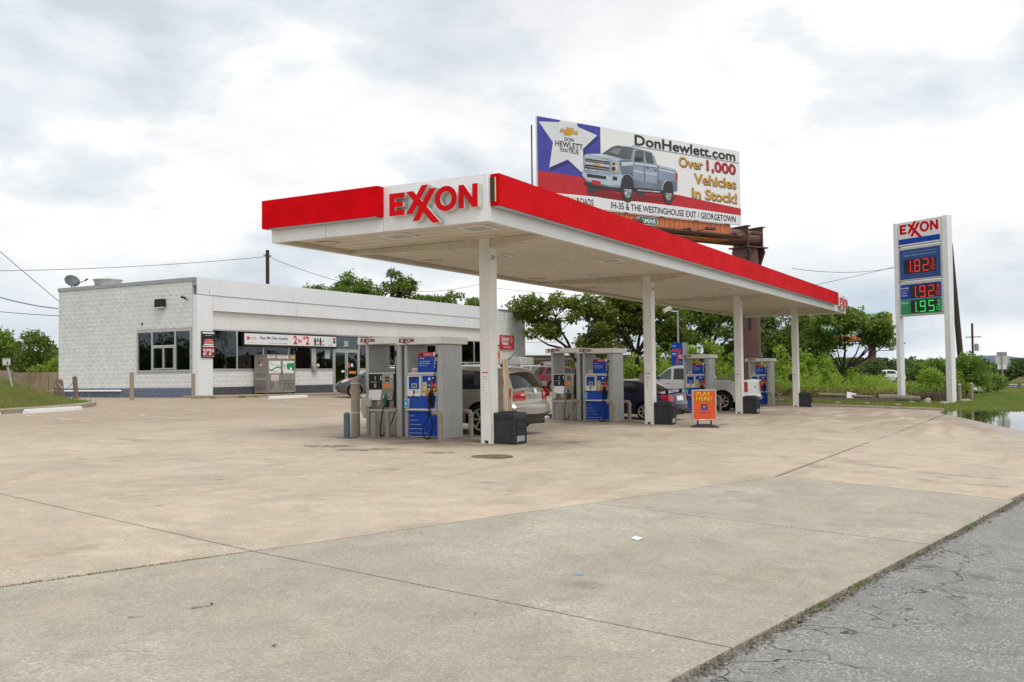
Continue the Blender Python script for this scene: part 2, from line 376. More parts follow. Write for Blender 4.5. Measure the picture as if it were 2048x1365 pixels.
# ------------------------------------------------------------------ the ground
def clip(poly, a, b):
    """keep the part of poly on the left of the line a->b"""
    out_ = []
    def sd_(p): return (b[0]-a[0])*(p[1]-a[1])-(b[1]-a[1])*(p[0]-a[0])
    for i, p in enumerate(poly):
        q = poly[(i+1) % len(poly)]; s0, s1 = sd_(p), sd_(q)
        if s0 >= 0: out_.append(p)
        if s0*s1 < 0:
            t = s0/(s0-s1); out_.append((p[0]+(q[0]-p[0])*t, p[1]+(q[1]-p[1])*t))
    return out_
def shrink(poly, d):
    c = poly
    n = len(poly); res = poly
    for i in range(n):
        a, b = poly[i], poly[(i+1) % n]; L = math.hypot(b[0]-a[0], b[1]-a[1])
        if L < 1e-6: continue
        nx, ny = -(b[1]-a[1])/L*d, (b[0]-a[0])/L*d
        res = clip(res, (a[0]+nx, a[1]+ny), (b[0]+nx, b[1]+ny))
    return res
def concrete_mat(name, base, alt, grey, apron=False):
    m, T, b = newmat(name)
    pos = T.new('ShaderNodeNewGeometry').outputs['Position']
    big = T.noise(pos, .22, 6, .6, .6); mid = T.noise(pos, 1.1, 7, .65, .8); fine = T.noise(pos, 26, 6, .7); grit = T.noise(pos, 95, 4, .75)
    st = T.new('ShaderNodeMapping', {'Vector': pos, 'Rotation': (0, 0, .25), 'Scale': (.18, .9, 1)})
    streak = T.noise(st.outputs[0], 1.0, 7, .65, 1.2)
    col = T.mix(T.ramp(big, (.38, 0.0), (.62, 1.0)), base, alt)
    col = T.mix(T.math('MULTIPLY', T.ramp(mid, (.42, 0.0), (.68, 1.0)), .8), col, grey)
    m4 = T.noise(pos, 3.1, 8, .7, .6)
    col = T.mix(T.math('MULTIPLY', T.ramp(m4, (.50, 0.0), (.66, 1.0)), .42), col, tuple(x*.66 for x in base))
    col = T.mix(T.math('MULTIPLY', T.ramp(m4, (.34, 1.0), (.46, 0.0)), .35), col, tuple(min(1, x*1.28) for x in base))
    blot = T.math('MULTIPLY', T.ramp(T.noise(pos, .42, 7, .68, 1.4), (.56, 0.0), (.68, 1.0)), T.ramp(m4, (.30, .35), (.62, 1.0)))
    col = T.mix(T.math('MULTIPLY', blot, .55 if not apron else .3), col, (.25, .185, .125) if not apron else (.27, .225, .16))
    col = T.mix(T.math('MULTIPLY', T.ramp(streak, (.52, 0.0), (.72, 1.0)), .75 if not apron else .3), col, tuple(x*.56 for x in base))
    # pale worn aggregate
    worn = T.math('MULTIPLY', T.ramp(T.noise(pos, .55, 6, .7, .5), (.50, 0.0), (.66, 1.0)), T.ramp(fine, (.42, 0.0), (.62, 1.0)))
    col = T.mix(T.math('MULTIPLY', worn, .75), col, (.70, .635, .51))
    # ochre rust blotches and dark oil spots
    och = T.math('MULTIPLY', T.ramp(T.noise(pos, .75, 5, .6, .4), (.66, 0.0), (.76, 1.0)), T.ramp(fine, (.3, .3), (.7, 1.0)))
    col = T.mix(T.math('MULTIPLY', och, .55), col, (.30, .215, .11))
    vo = T.new('ShaderNodeTexVoronoi', {'Vector': pos, 'Scale': .62, 'Randomness': 1.0}, feature='F1')
    dist = T.math('ADD', vo.outputs['Distance'], T.math('MULTIPLY', T.math('SUBTRACT', mid, .5), .22))
    oil = T.math('MULTIPLY', T.ramp(dist, (.045, 1.0), (.12, 0.0)), T.ramp(fine, (.35, .4), (.65, 1.0)))
    col = T.mix(T.math('MULTIPLY', oil, .60), col, (.15, .14, .125))
    sx = T.new('ShaderNodeSeparateXYZ', {0: pos})
    if not apron:
        # drips and tyre grime around the pump islands, browner where water runs off
        isl = None
        for x in (2.8, 12.2, 21.6, 31.0):
            ddx = T.math('DIVIDE', T.math('SUBTRACT', sx.outputs['X'], x), 2.6); ddy = T.math('DIVIDE', T.math('SUBTRACT', sx.outputs['Y'], 2.6), 3.4)
            d = T.math('SQRT', T.math('ADD', T.math('MULTIPLY', ddx, ddx), T.math('MULTIPLY', ddy, ddy)))
            isl = d if isl is None else T.math('MINIMUM', isl, d)
        isl = T.math('ADD', isl, T.math('MULTIPLY', T.math('SUBTRACT', streak, .5), 1.3))
        gr = T.math('MULTIPLY', T.ramp(isl, (.45, 1.0), (1.45, 0.0)), T.ramp(mid, (.3, .45), (.62, 1.0)))
        col = T.mix(T.math('MULTIPLY', gr, .88), col, (.135, .105, .075))
        far = T.ramp(T.math('ADD', sx.outputs['Y'], T.math('MULTIPLY', streak, 9.0)), (0.0, 0.0), (1.0, 0.0))
        m2 = T.new('ShaderNodeMapRange', {'Value': T.math('ADD', sx.outputs['Y'], T.math('MULTIPLY', streak, 7.0)), 'From Min': 11.0, 'From Max': 17.0})
        col = T.mix(T.math('MULTIPLY', m2.outputs[0], .62), col, (.285, .205, .135))
        m3 = T.new('ShaderNodeMapRange', {'Value': T.math('ADD', sx.outputs['X'], T.math('MULTIPLY', streak, 9.0)), 'From Min': 16.0, 'From Max': 25.0})
        col = T.mix(T.math('MULTIPLY', T.math('MULTIPLY', m3.outputs[0], T.ramp(streak, (.40, 0.0), (.56, 1.0))), .6), col, (.25, .185, .125))
    # fine speckle
    col = T.mix(T.math('MULTIPLY', T.ramp(grit, (.50, 0.0), (.66, 1.0)), .62), col, tuple(x*.50 for x in base))
    col = T.mix(T.math('MULTIPLY', T.ramp(grit, (.30, 1.0), (.43, 0.0)), .60), col, (.74, .68, .57))
    g2 = T.noise(pos, 42, 3, .65)
    col = T.mix(T.math('MULTIPLY', T.ramp(g2, (.54, 0.0), (.64, 1.0)), .34), col, tuple(x*.55 for x in base))
    col = T.mix(T.math('MULTIPLY', T.ramp(g2, (.34, 1.0), (.44, 0.0)), .30), col, (.76, .70, .59))
    # specks: tar crumbs and pale chips
    for sc_, cut, cc, am in ((5.5, .035, (.06, .05, .04), .75), (9.0, .05, (.80, .77, .70), .6), (14.0, .09, (.15, .125, .095), .5)):
        vs_ = T.new('ShaderNodeTexVoronoi', {'Vector': pos, 'Scale': sc_}, feature='F1')
        pick = T.math('GREATER_THAN', T.new('ShaderNodeSeparateColor', {0: vs_.outputs['Color']}).outputs[0], .62)
        col = T.mix(T.math('MULTIPLY', T.math('MULTIPLY', T.ramp(vs_.outputs['Distance'], (cut*.7, 1.0), (cut*1.3, 0.0)), pick), am), col, cc)
    # wet rim of the puddle
    wet = T.new('ShaderNodeMapRange', {'Value': T.math('ADD', sx.outputs['Z'], T.math('MULTIPLY', T.math('SUBTRACT', streak, .5), .09)), 'From Min': -.375, 'From Max': -.405})
    lim = T.math('MULTIPLY', wet.outputs[0], T.new('ShaderNodeMapRange', {'Value': sx.outputs['X'], 'From Min': 11.0, 'From Max': 15.0}).outputs[0])
    col = T.mix(T.math('MULTIPLY', lim, .55), col, tuple(x*.42 for x in base))
    T.t.links.new(col, b.inputs['Base Color'])
    T.t.links.new(T.math('SUBTRACT', T.math('MULTIPLY_ADD', fine, .2, .72), T.math('MULTIPLY', lim, .45)), b.inputs['Roughness'])
    hg = T.math('ADD', T.math('MULTIPLY', fine, .7), T.math('MULTIPLY', grit, .5))
    bn = T.new('ShaderNodeBump', {'Height': hg, 'Strength': .6, 'Distance': .014}); T.t.links.new(bn.outputs[0], b.inputs['Normal'])
    b.inputs['Specular IOR Level'].default_value = .3
    return m
M_lot = concrete_mat('lot_concrete', (.60, .495, .375), (.50, .415, .32), (.40, .35, .285))
M_apron = concrete_mat('apron_concrete', (.41, .375, .31), (.46, .395, .315), (.35, .33, .285), True)

def slab(poly, m, parent, dz=0, gap=.006, t=.16, name='slab'):
    poly = shrink(poly, gap)
    if len(poly) < 3: return
    n = len(poly)
    v = [(x, y, h(x, y)+dz) for x, y in poly]+[(x, y, h(x, y)+dz-t) for x, y in poly]
    mb = MB().add(v, [tuple(range(n)), tuple(range(2*n-1, n-1, -1))]+[(i, i+n, (i+1) % n+n, (i+1) % n) for i in range(n)])
    o = mb.build(name, m, parent); recalc(o)
    return o
lot = empty('concrete_lot'); tag(lot, 'beige worn concrete forecourt slabs around the fuel pumps', kind='structure')
LA, LB = (-8.81, -2.81), (.12, -5.11)                        # joint between forecourt and apron
def yl(x): return LA[1]+(x-LA[0])*(LB[1]-LA[1])/(LB[0]-LA[0])
JD = ((-7.93+8.81)/4.93)                                     # lean of the joints that run towards the shop
def jx(x0, y): return x0+JD*(y+2.81)
xs = [-40, -24.4, -16.6, -8.81, .12, 9.3]
for i in range(len(xs)-1):
    a, b2 = xs[i], xs[i+1]
    for y0, y1 in ((-9, 3.2), (3.2, 12.6), (12.6, 23.5)):
        q = [(jx(a, y0), y0), (jx(b2, y0), y0), (jx(b2, y1), y1), (jx(a, y1), y1)]
        q = clip(q, (-60, yl(-60)), (60, yl(60)))            # keep the shop side of the apron joint
        if b2 > .13: q = clip(q, (-40, -5.11), (40, -5.0))
        slab(q, M_lot, lot, gap=.011 if (y0 < 0 and b2 < .5) else .004)
far_x = [(9.3, 21), (21, 32.4)]
for i, (a, b2) in enumerate(far_x):
    for y0, y1 in ((-5.1, 3.2), (3.2, 12.6), (12.6, 23.5)):
        q = [(jx(a, y0) if i == 0 else a, y0), (b2, y0), (b2, y1), (jx(a, y1) if i == 0 else a, y1)]
        slab(q, M_lot, lot, gap=.004)
slab([(32.4, 9.0), (58, 9.0), (58, 23.5), (32.4, 23.5)], M_lot, lot, gap=.004)
slab([(5.5, 23.5), (15.3, 23.5), (15.3, 40), (5.5, 40)], M_lot, lot, gap=.004)
slab([(.12, -5.11), (-.72, -8.32), (10, -10.0), (10.5, -5.07)], M_lot, lot, gap=.010)
slab([(10.5, -5.07), (10, -10.0), (32.4, -12.6), (32.4, -5.0)], M_lot, lot, gap=.006)
apron = empty('concrete_apron'); tag(apron, 'grey concrete driveway apron slabs between forecourt and road', kind='structure')
def ya(x): return -7.18-(x+9.08)*.142                          # road edge
for a, b2, a2, b3 in ((-40, -24.4, -40.3, -24.9), (-24.4, -16.6, -24.9, -17.1), (-16.6, -8.81, -17.1, -9.36), (-8.81, -4.34, -9.36, -4.95), (-4.34, .12, -4.95, -.75)):
    q = [(a2, ya(a2)-.02), (b3, ya(b3)-.02), (b2, yl(b2)), (a, yl(a))]
    slab(q, M_apron, apron, gap=.010)

# the road: old asphalt with a broken edge
def asphalt_mat():
    m, T, b = newmat('asphalt'); pos = T.new('ShaderNodeNewGeometry').outputs['Position']
    stones = T.new('ShaderNodeTexVoronoi', {'Vector': pos, 'Scale': 46.0}, feature='F1'); st2 = T.new('ShaderNodeTexVoronoi', {'Vector': pos, 'Scale': 118.0}, feature='F1'); blend = T.ramp(T.noise(pos, 3.5, 5, .65), (.40, 0.0), (.60, 1.0)); sd_ = T.mix(blend, T.ramp(stones.outputs['Distance'], (.10, 1.0), (.60, 0.0)), T.ramp(st2.outputs['Distance'], (.15, 1.0), (.60, 0.0)))
    big = T.noise(pos, .6, 6, .65, .5); mid = T.noise(pos, 5, 6, .7)
    col = T.mix(T.ramp(big, (.35, 0.0), (.65, 1.0)), (.36, .36, .35), (.44, .435, .42))
    scol = T.mix(T.ramp(T.new('ShaderNodeSeparateColor', {0: stones.outputs['Color']}).outputs[0], (.1, 0.0), (.9, 1.0)), (.30, .30, .29), (.70, .69, .66))
    col = T.mix(T.math('MULTIPLY', sd_, .95), tuple([.11, .108, .10]), scol)
    col = T.mix(.28, col, T.mix(T.ramp(big, (.35, 0.0), (.65, 1.0)), (.42, .42, .41), (.52, .515, .50)))
    worn = T.math('MULTIPLY', T.ramp(T.noise(pos, 1.1, 8, .72, 1.0), (.53, 0.0), (.66, 1.0)), T.ramp(mid, (.45, 0.0), (.6, 1.0)))
    col = T.mix(T.math('MULTIPLY', worn, .6), col, (.085, .07, .055))
    # cracks: thin along warped cell borders, densest beside the concrete edge
    wv = T.new('ShaderNodeVectorMath', {0: pos, 1: T.new('ShaderNodeTexNoise', {'Vector': pos, 'Scale': 2.2, 'Detail': 6}).outputs['Color']}, operation='ADD')
    ck = None
    s = T.new('ShaderNodeSeparateXYZ', {0: pos})
    edge = T.math('SUBTRACT', T.math('MULTIPLY_ADD', s.outputs['X'], -.142, -8.469), s.outputs['Y'])     # metres from the edge
    for sc_, w, reach in ((1.3, .013, .85), (3.4, .022, .36)):
        v = T.new('ShaderNodeTexVoronoi', {'Vector': wv.outputs[0], 'Scale': sc_}, feature='DISTANCE_TO_EDGE')
        c = T.ramp(v.outputs['Distance'], (w*.35, 1.0), (w*1.25, 0.0))
        c = T.math('MULTIPLY', c, T.new('ShaderNodeMapRange', {'Value': T.math('ADD', edge, T.math('MULTIPLY', T.math('SUBTRACT', big, .5), 2.2)), 'From Min': reach, 'From Max': reach*.4}).outputs[0])
        ck = c if ck is None else T.math('MAXIMUM', ck, c)
    ck = T.math('MULTIPLY', ck, T.math('MULTIPLY', T.new('ShaderNodeMapRange', {'Value': T.math('ADD', s.outputs['X'], T.math('MULTIPLY', big, 2.0)), 'From Min': -2.6, 'From Max': -4.4}).outputs[0], T.ramp(T.noise(pos, 1.7, 3, .6), (.40, .25), (.55, 1.0))))
    col = T.mix(T.math('MULTIPLY', ck, .9), col, (.022, .020, .017))
    T.t.links.new(col, b.inputs['Base Color']); b.inputs['Roughness'].default_value = .88; b.inputs['Specular IOR Level'].default_value = .3
    hh = T.math('SUBTRACT', T.math('ADD', T.math('MULTIPLY', sd_, .5), T.math('MULTIPLY', mid, .5)), T.math('MULTIPLY', ck, 1.6))
    bn = T.new('ShaderNodeBump', {'Height': hh, 'Strength': .8, 'Distance': .012}); T.t.links.new(bn.outputs[0], b.inputs['Normal'])
    return m
M_asph = asphalt_mat()
rng = random.Random(3)
edge_pts = []; x = -40.0
while x < 85:
    st_ = .05 if -12 < x < 2 else .8
    edge_pts.append((x, ya(x)-.03+(rng.random()-.5)*.06+.05*math.sin(x*2.3)*math.sin(x*5.1+1))); x += st_
mb = MB(); n = len(edge_pts); rows = [0, .06, .3, 1.2, 4, 9, 16]
for k, dd in enumerate(rows):
    for i, (ex, ey) in enumerate(edge_pts):
        yy = (ey if k < 2 else ya(ex)-.03)-dd
        mb.v.append((ex, yy, h(ex, yy)-(.034 if k == 0 else .012+.010*(.5+.5*math.sin(ex*3.1)) if k == 1 else .008)))
for k in range(len(rows)-1):
    for i in range(n-1): mb.f.append((k*n+i, (k+1)*n+i, (k+1)*n+i+1, k*n+i+1))
road = mb.build('road', M_asph, smooth=40); tag(road, 'cracked grey asphalt road along the concrete apron', kind='structure')

# turf and soil
def soil_mat():
    m, T, b = newmat('turf_soil'); pos = T.new('ShaderNodeNewGeometry').outputs['Position']
    n_ = T.noise(pos, .35, 7, .65, .5); f_ = T.noise(pos, 9, 6, .7)
    col = T.mix(T.ramp(n_, (.36, 0.0), (.56, 1.0)), (.16, .115, .065), (.075, .115, .022))
    col = T.mix(T.ramp(f_, (.4, 0.0), (.65, 1.0)), col, (.10, .13, .028))
    far_ = T.ramp(T.noise(pos, .05, 5, .6), (.42, 0.0), (.60, 1.0))
    col = T.mix(T.math('MULTIPLY', far_, .5), col, (.20, .165, .055))
    T.t.links.new(col, b.inputs['Base Color']); b.inputs['Roughness'].default_value = .95; b.inputs['Specular IOR Level'].default_value = .1
    bn = T.new('ShaderNodeBump', {'Height': f_, 'Strength': .9, 'Distance': .08}); T.t.links.new(bn.outputs[0], b.inputs['Normal'])
    return m
M_soil = soil_mat()
def in_lot(x, y):
    if y < ya(x)+.05: return True
    if x < 32.35 and -16 < y < 23.5 and x > -40:
        return True
    if 32.3 <= x < 57.9 and 9.1 < y < 23.5: return True
    if 5.6 < x < 15.4 and y < 40: return True
    if 15.3 <= x < 46 and 23 < y < 34: return True
    return False
def turf(x, y):
    z = h(x, y)
    if in_lot(x, y): return z-.30
    if x > 32:                                                # verge beyond the kerb, a bank round the puddle
        z += .10*min(1, (x-32.35)/1.0)
        if y < -4.5: z = max(z, -.46+.13*min(1, max(0, x-32.6)/1.6)+.004*max(0, x-34))
    return z
gx = sorted(set([-3000, -900, -300, -120]+list(np.arange(-60, 32, 4.0))+[32.2, 32.42]+list(np.arange(33, 100, 1.0))+[110, 130, 160, 220, 320, 600, 1200, 3000, 5000]))
gy = sorted(set([-4000, -1500, -500, -200, -90, -50]+list(np.arange(-30, 48, 1.0))+[23.52, 9.05]+[55, 70, 90, 130, 200, 350, 700, 1600, 4000]))
mb = MB()
for xx in gx:
    for yy in gy: mb.v.append((xx, yy, turf(xx, yy)))
ny = len(gy)
for i in range(len(gx)-1):
    for j in range(ny-1): mb.f.append((i*ny+j, (i+1)*ny+j, (i+1)*ny+j+1, i*ny+j+1))
gnd = mb.build('ground', M_soil, smooth=60); tag(gnd, 'rough grass and bare soil around the station', kind='structure')

# puddle
m, T, b = newmat('puddle_water'); pos = T.new('ShaderNodeNewGeometry').outputs['Position']
b.inputs['Base Color'].default_value = (.10, .085, .06, 1); b.inputs['Roughness'].default_value = .02; b.inputs['IOR'].default_value = 1.33; b.inputs['Transmission Weight'].default_value = .55
bn = T.new('ShaderNodeBump', {'Height': T.noise(pos, 3.0, 3), 'Strength': .03, 'Distance': .02}); T.t.links.new(bn.outputs[0], b.inputs['Normal'])
wp = [(14, -13), (34.2, -13), (34.2, -9), (33.9, -7), (33.4, -5.2), (32.5, -4.7), (14, -4.7)]
mbw = MB().add([(x, y, -.4215) for x, y in wp], [tuple(range(len(wp)))])
puddle = mbw.build('puddle', m); tag(puddle, 'shallow rain puddle reflecting the sky at the lot edge', kind='structure')

# kerb along the far end of the lot, painted bay lines
kb = MB()
def kerb_run(mb, pts, w=.16, t=.14, dz=0):
    for a, b2 in zip(pts[:-1], pts[1:]):
        a, b2 = Vector((*a, 0)), Vector((*b2, 0)); d = (b2-a).normalized(); s_ = Vector((-d.y, d.x, 0))*w
        q = []
        for p in (a, b2):
            z = h(p.x, p.y)+dz
            q += [(p.x, p.y, z-.2), (p.x+s_.x, p.y+s_.y, z-.2), (p.x+s_.x, p.y+s_.y, z+t), (p.x+s_.x*.2, p.y+s_.y*.2, z+t), (p.x, p.y, z+t*.8)]
        mb.add(q, [(0, 5, 9, 4), (4, 9, 8, 3), (3, 8, 7, 2), (2, 7, 6, 1), (0, 4, 3, 2, 1), (5, 6, 7, 8, 9)])
kerb_run(kb, [(32.42, -4.6), (32.4, -2.7), (32.42, 1.3), (32.5, 9)][::-1], .18, .10)
k1 = kb.build('kerb', M_concrete); tag(k1, 'low worn kerb at the far end of the forecourt', kind='structure')
kb = MB()
tipx = [(-9, 14.2), (-4, 15.6), (1.75, 17.25), (3.72, 17.95), (5.6, 18.9), (6.7, 19.7), (7.35, 20.45), (7.7, 21.5), (8.4, 23.8), (9.8, 27.6), (11.4, 32), (12.2, 38)]
kerb_run(kb, tipx, .20, .15)
k2 = kb.build('kerb', M_concrete); tag(k2, 'rounded beige kerb around the grass bank by the shop', kind='structure')
def stripe(name, a, b2, w, m, parent=None):
    a, b2 = Vector((*a, 0)), Vector((*b2, 0)); d = (b2-a).normalized(); s_ = Vector((-d.y, d.x, 0))*w/2
    n_ = 6; mb = MB()
    for i in range(n_+1):
        p = a.lerp(b2, i/n_)
        for q in (p+s_, p-s_): mb.v.append((q.x, q.y, h(q.x, q.y)+.005))
    for i in range(n_): mb.f.append((2*i, 2*i+1, 2*i+3, 2*i+2))
    return mb.build(name, m, parent)
m, T, b = newmat('worn_line_paint'); pos = T.new('ShaderNodeNewGeometry').outputs['Position']
b.inputs['Base Color'].default_value = (.74, .73, .70, 1); b.inputs['Roughness'].default_value = .7
tr = T.new('ShaderNodeBsdfTransparent'); mx = T.new('ShaderNodeMixShader', {0: T.ramp(T.noise(pos, 3.5, 8, .75), (.44, 1.0), (.56, 0.0)), 1: tr.outputs[0], 2: b.outputs[0]})
T.t.links.new(mx.outputs[0], T.n['Material Output'].inputs[0]); M_line = m
bay = empty('bay_marking'); tag(bay, 'worn white parking bay lines on the forecourt', kind='structure')
for a, b2 in (((1.94, 17.0), (1.3, 12.2)), ((4.9, 17.6), (3.9, 12.4)), ((7.9, 18.2), (6.9, 13.0)), ((13.0, 19.3), (11.6, 14.6)), ((16.0, 19.9), (14.7, 15.0)), ((19.6, 20.6), (18.3, 15.6)), ((23.0, 21.0), (22.0, 16.0))):
    stripe('line', a, b2, .11, M_line, bay)
# tyre scuffs on the slab by the road
m, T, b = newmat('tyre_scuff'); pos = T.new('ShaderNodeNewGeometry').outputs['Position']
b.inputs['Base Color'].default_value = (.12, .115, .105, 1); b.inputs['Roughness'].default_value = .9
tr = T.new('ShaderNodeBsdfTransparent'); mx = T.new('ShaderNodeMixShader', {0: T.math('MULTIPLY', T.ramp(T.noise(pos, 2.5, 7, .7), (.40, 0.0), (.66, 1.0)), .20), 1: tr.outputs[0], 2: b.outputs[0]})
T.t.links.new(mx.outputs[0], T.n['Material Output'].inputs[0]); M_scuff = m
sc_root = empty('tyre_mark'); tag(sc_root, 'dark curved tyre scuffs on the concrete near the road', kind='structure')
def scuff(cx, cy, r0, w, a0, a1):
    mb = MB(); n_ = 28
    for i in range(n_+1):
        a = R(a0+(a1-a0)*i/n_)
        for q in (r0, r0+w):
            x_, y_ = cx+q*math.cos(a), cy+q*math.sin(a); mb.v.append((x_, y_, h(x_, y_)+.004))
    for i in range(n_): mb.f.append((2*i, 2*i+1, 2*i+3, 2*i+2))
    mb.build('scuff', M_scuff, sc_root)
scuff(5.6, -8.6, 3.5, .30, 112, 182); scuff(5.6, -8.6, 4.6, .30, 114, 182)
# dark rubber scuffs and spills, each with its own ragged outline
m, T, b = newmat('rubber_smear'); pos = T.new('ShaderNodeNewGeometry').outputs['Position']
b.inputs['Base Color'].default_value = (.09, .088, .08, 1); b.inputs['Roughness'].default_value = .9
tr = T.new('ShaderNodeBsdfTransparent'); mx = T.new('ShaderNodeMixShader', {0: T.math('MULTIPLY', T.ramp(T.noise(pos, 9, 7, .75), (.44, 0.0), (.58, 1.0)), .62), 1: tr.outputs[0], 2: b.outputs[0]})
T.t.links.new(mx.outputs[0], T.n['Material Output'].inputs[0]); M_smear = m
rsm = random.Random(9)
SMEARS = [((-7.49, -0.11), 0.1), ((-5.43, 1.2), 0.14), ((-6.39, 0.32), 0.06), ((-6.32, -0.37), 0.09), ((-4.63, 0.76), 0.07), ((-4.62, 0.35), 0.08), ((-6.39, -0.56), 0.08), ((-3.2, 0.22), 0.12), ((-7.14, 1.31), 0.06), ((-9.06, -1.63), 0.03), ((-10.79, -3.75), 0.06), ((-10.39, -3.89), 0.09), ((-6.07, -1.21), 0.06), ((-3.82, 0.15), 0.06), ((-4.3, -2.81), 0.12), ((-3.96, 1.38), 0.1), ((-0.27, 3.51), 0.76), ((-0.01, 1.1), 0.48), ((-0.37, 2.45), 0.86), ((4.02, 0.25), 0.57), ((12.92, 0.05), 0.78), ((7.04, 0.33), 0.48)]
def smear(x, y, L, w, a):
    mb = MB(); n_ = 14; pts = []
    for i in range(n_):
        q = 2*math.pi*i/n_; rr = rsm.uniform(.55, 1.1); px_, py_ = L*rr*math.cos(q), w*rr*math.sin(q)
        X, Y = x+px_*math.cos(a)-py_*math.sin(a), y+px_*math.sin(a)+py_*math.cos(a); pts.append((X, Y, h(X, Y)+.004))
    mb.add(pts, [tuple(range(n_))]); mb.build('scuff', M_smear, sc_root)
for (x, y), L in SMEARS: smear(x, y, L, L*rsm.uniform(.28, .5), rsm.uniform(-.9, -.3))
# oil stained manhole lid in front of the nearest pumps
mh = MB(); c = (-.05, -.02)
mh.lathe([(0, .012), (.36, .012), (.38, .008), (.40, 0)], 32, Matrix.Translation((c[0], c[1], h(*c))))
o = mh.build('manhole_cover', pm('rusty_iron', (.24, .165, .10), (.17, .12, .08), 9, .7, metal=.3, bump=.5, bscale=60)); tag(o, 'round rusty tank cover set in the concrete by first column', 'manhole cover')
# ------------------------------------------------------------------ canopy over the pumps
CW, CL, ZB, ZT = 5.27, 35.03, 4.25, 5.13
CX = [2.39, 11.77, 21.16, 30.54]; CY0, CY1 = 1.40, 1.67
can = empty('fuel_canopy', (0, 0, 0)); tag(can, 'long flat station canopy with red and white fascia over the pumps', 'canopy')
fasc = MB()
t = .06
def fpanel(name, x0, x1, y0, y1, z0, z1, m=M_fascia):
    return MB().box(x0, x1, y0, y1, z0, z1, c=.006).build(name, m, can, 40)
# white fascia panels with fine joints
seg = [0, 2.37, 3.82, CW]
for a, b2 in zip(seg[:-1], seg[1:]): fpanel('fascia_panel', 0, t, a+.004, b2-.004, ZB, ZT)
xsx = [t+.004, .10, 5.9, 11.8, 17.7, 23.6, 29.5, 32.3, CL]
for a, b2 in zip(xsx[:-1], xsx[1:]):
    fpanel('fascia_panel', a+.003, b2-.003, 0, t, ZB, ZT)
for a, b2 in zip([0.07, 5.9, 11.8, 17.7, 23.6, 29.5], [5.9, 11.8, 17.7, 23.6, 29.5, CL]): fpanel('fascia_panel', a+.003, b2-.003, CW-t, CW, ZB, ZT)
fpanel('fascia_panel', CL-t, CL, t+.004, CW-t-.004, ZB, ZT)
# red light boxes, proud of the fascia
def red_box(x0, x1, y0, y1, z0=4.53, z1=5.115):
    n_ = max(1, round(max(x1-x0, y1-y0)/3.66)); o_ = None
    for k in range(n_):                                     # sheets butted with a hairline seam
        a, b2 = k/n_, (k+1)/n_; g_ = .001
        if x1-x0 > y1-y0: o_ = MB().box(x0+(x1-x0)*a+g_, x0+(x1-x0)*b2-g_, y0, y1, z0, z1).build('red_band', M_red, can)
        else: o_ = MB().box(x0, x1, y0+(y1-y0)*a+g_, y0+(y1-y0)*b2-g_, z0, z1).build('red_band', M_red, can)
    return o_
def red_box_single(x0, x1, y0, y1, z0=4.53, z1=5.115):
    return MB().box(x0, x1, y0, y1, z0, z1, c=.012).build('red_band', M_red, can, 40)
red_box(-.19, -.003, 2.36, 5.36); red_box(.07, 32.2, -.19, -.003); red_box(.5, CL-2.5, CW+.003, CW+.19); red_box(CL+.003, CL+.19, .2, CW-.2)
eb = MB().box(.058, .068, -.10, -.006, 4.60, 5.05).build('end_plate', pm('band_end', (.06, .022, .018), None, 4, .6), can)
MB().box(.056, .066, -.125, -.102, 4.60, 5.05).build('end_trim', M_cream, can)
# thin dark trim under the red boxes, added to stand in for their drip shadow
MB().box(.10, 32.1, -.17, -.004, 4.505, 4.527).build('shadow_trim', M_cap, can)
MB().box(-.17, -.004, 2.42, 5.20, 4.505, 4.527).build('shadow_trim', M_cap, can)
# roof deck
MB().box(t+.002, CL-t-.002, t+.002, CW-t-.002, ZT-.25, ZT-.20).build('roof_deck', M_cap, can)
# soffit of narrow pressed planks that run across the canopy
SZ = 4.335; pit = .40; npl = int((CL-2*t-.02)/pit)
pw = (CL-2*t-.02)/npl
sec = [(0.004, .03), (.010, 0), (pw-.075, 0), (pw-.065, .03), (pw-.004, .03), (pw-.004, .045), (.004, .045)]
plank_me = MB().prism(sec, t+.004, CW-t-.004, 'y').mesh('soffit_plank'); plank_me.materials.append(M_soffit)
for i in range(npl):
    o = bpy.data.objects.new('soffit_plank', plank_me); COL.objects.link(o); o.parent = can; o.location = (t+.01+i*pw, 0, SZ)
# cross beams and the long edge girders
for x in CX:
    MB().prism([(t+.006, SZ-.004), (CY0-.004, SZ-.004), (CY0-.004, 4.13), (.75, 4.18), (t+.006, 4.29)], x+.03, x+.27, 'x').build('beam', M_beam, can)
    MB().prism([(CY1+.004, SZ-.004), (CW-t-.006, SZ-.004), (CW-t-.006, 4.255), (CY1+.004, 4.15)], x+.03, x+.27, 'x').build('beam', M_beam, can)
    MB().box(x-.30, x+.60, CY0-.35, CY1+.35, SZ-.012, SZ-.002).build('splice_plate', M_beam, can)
    MB().box(x+.02, x+.28, CY1+.75, CY1+.79, 4.155, SZ-.006).build('beam_joint', M_beam, can)
MB().box(t+.02, CL-t-.02, CW-t-.10, CW-t-.006, ZB+.004, SZ-.004).build('edge_channel', M_beam, can)
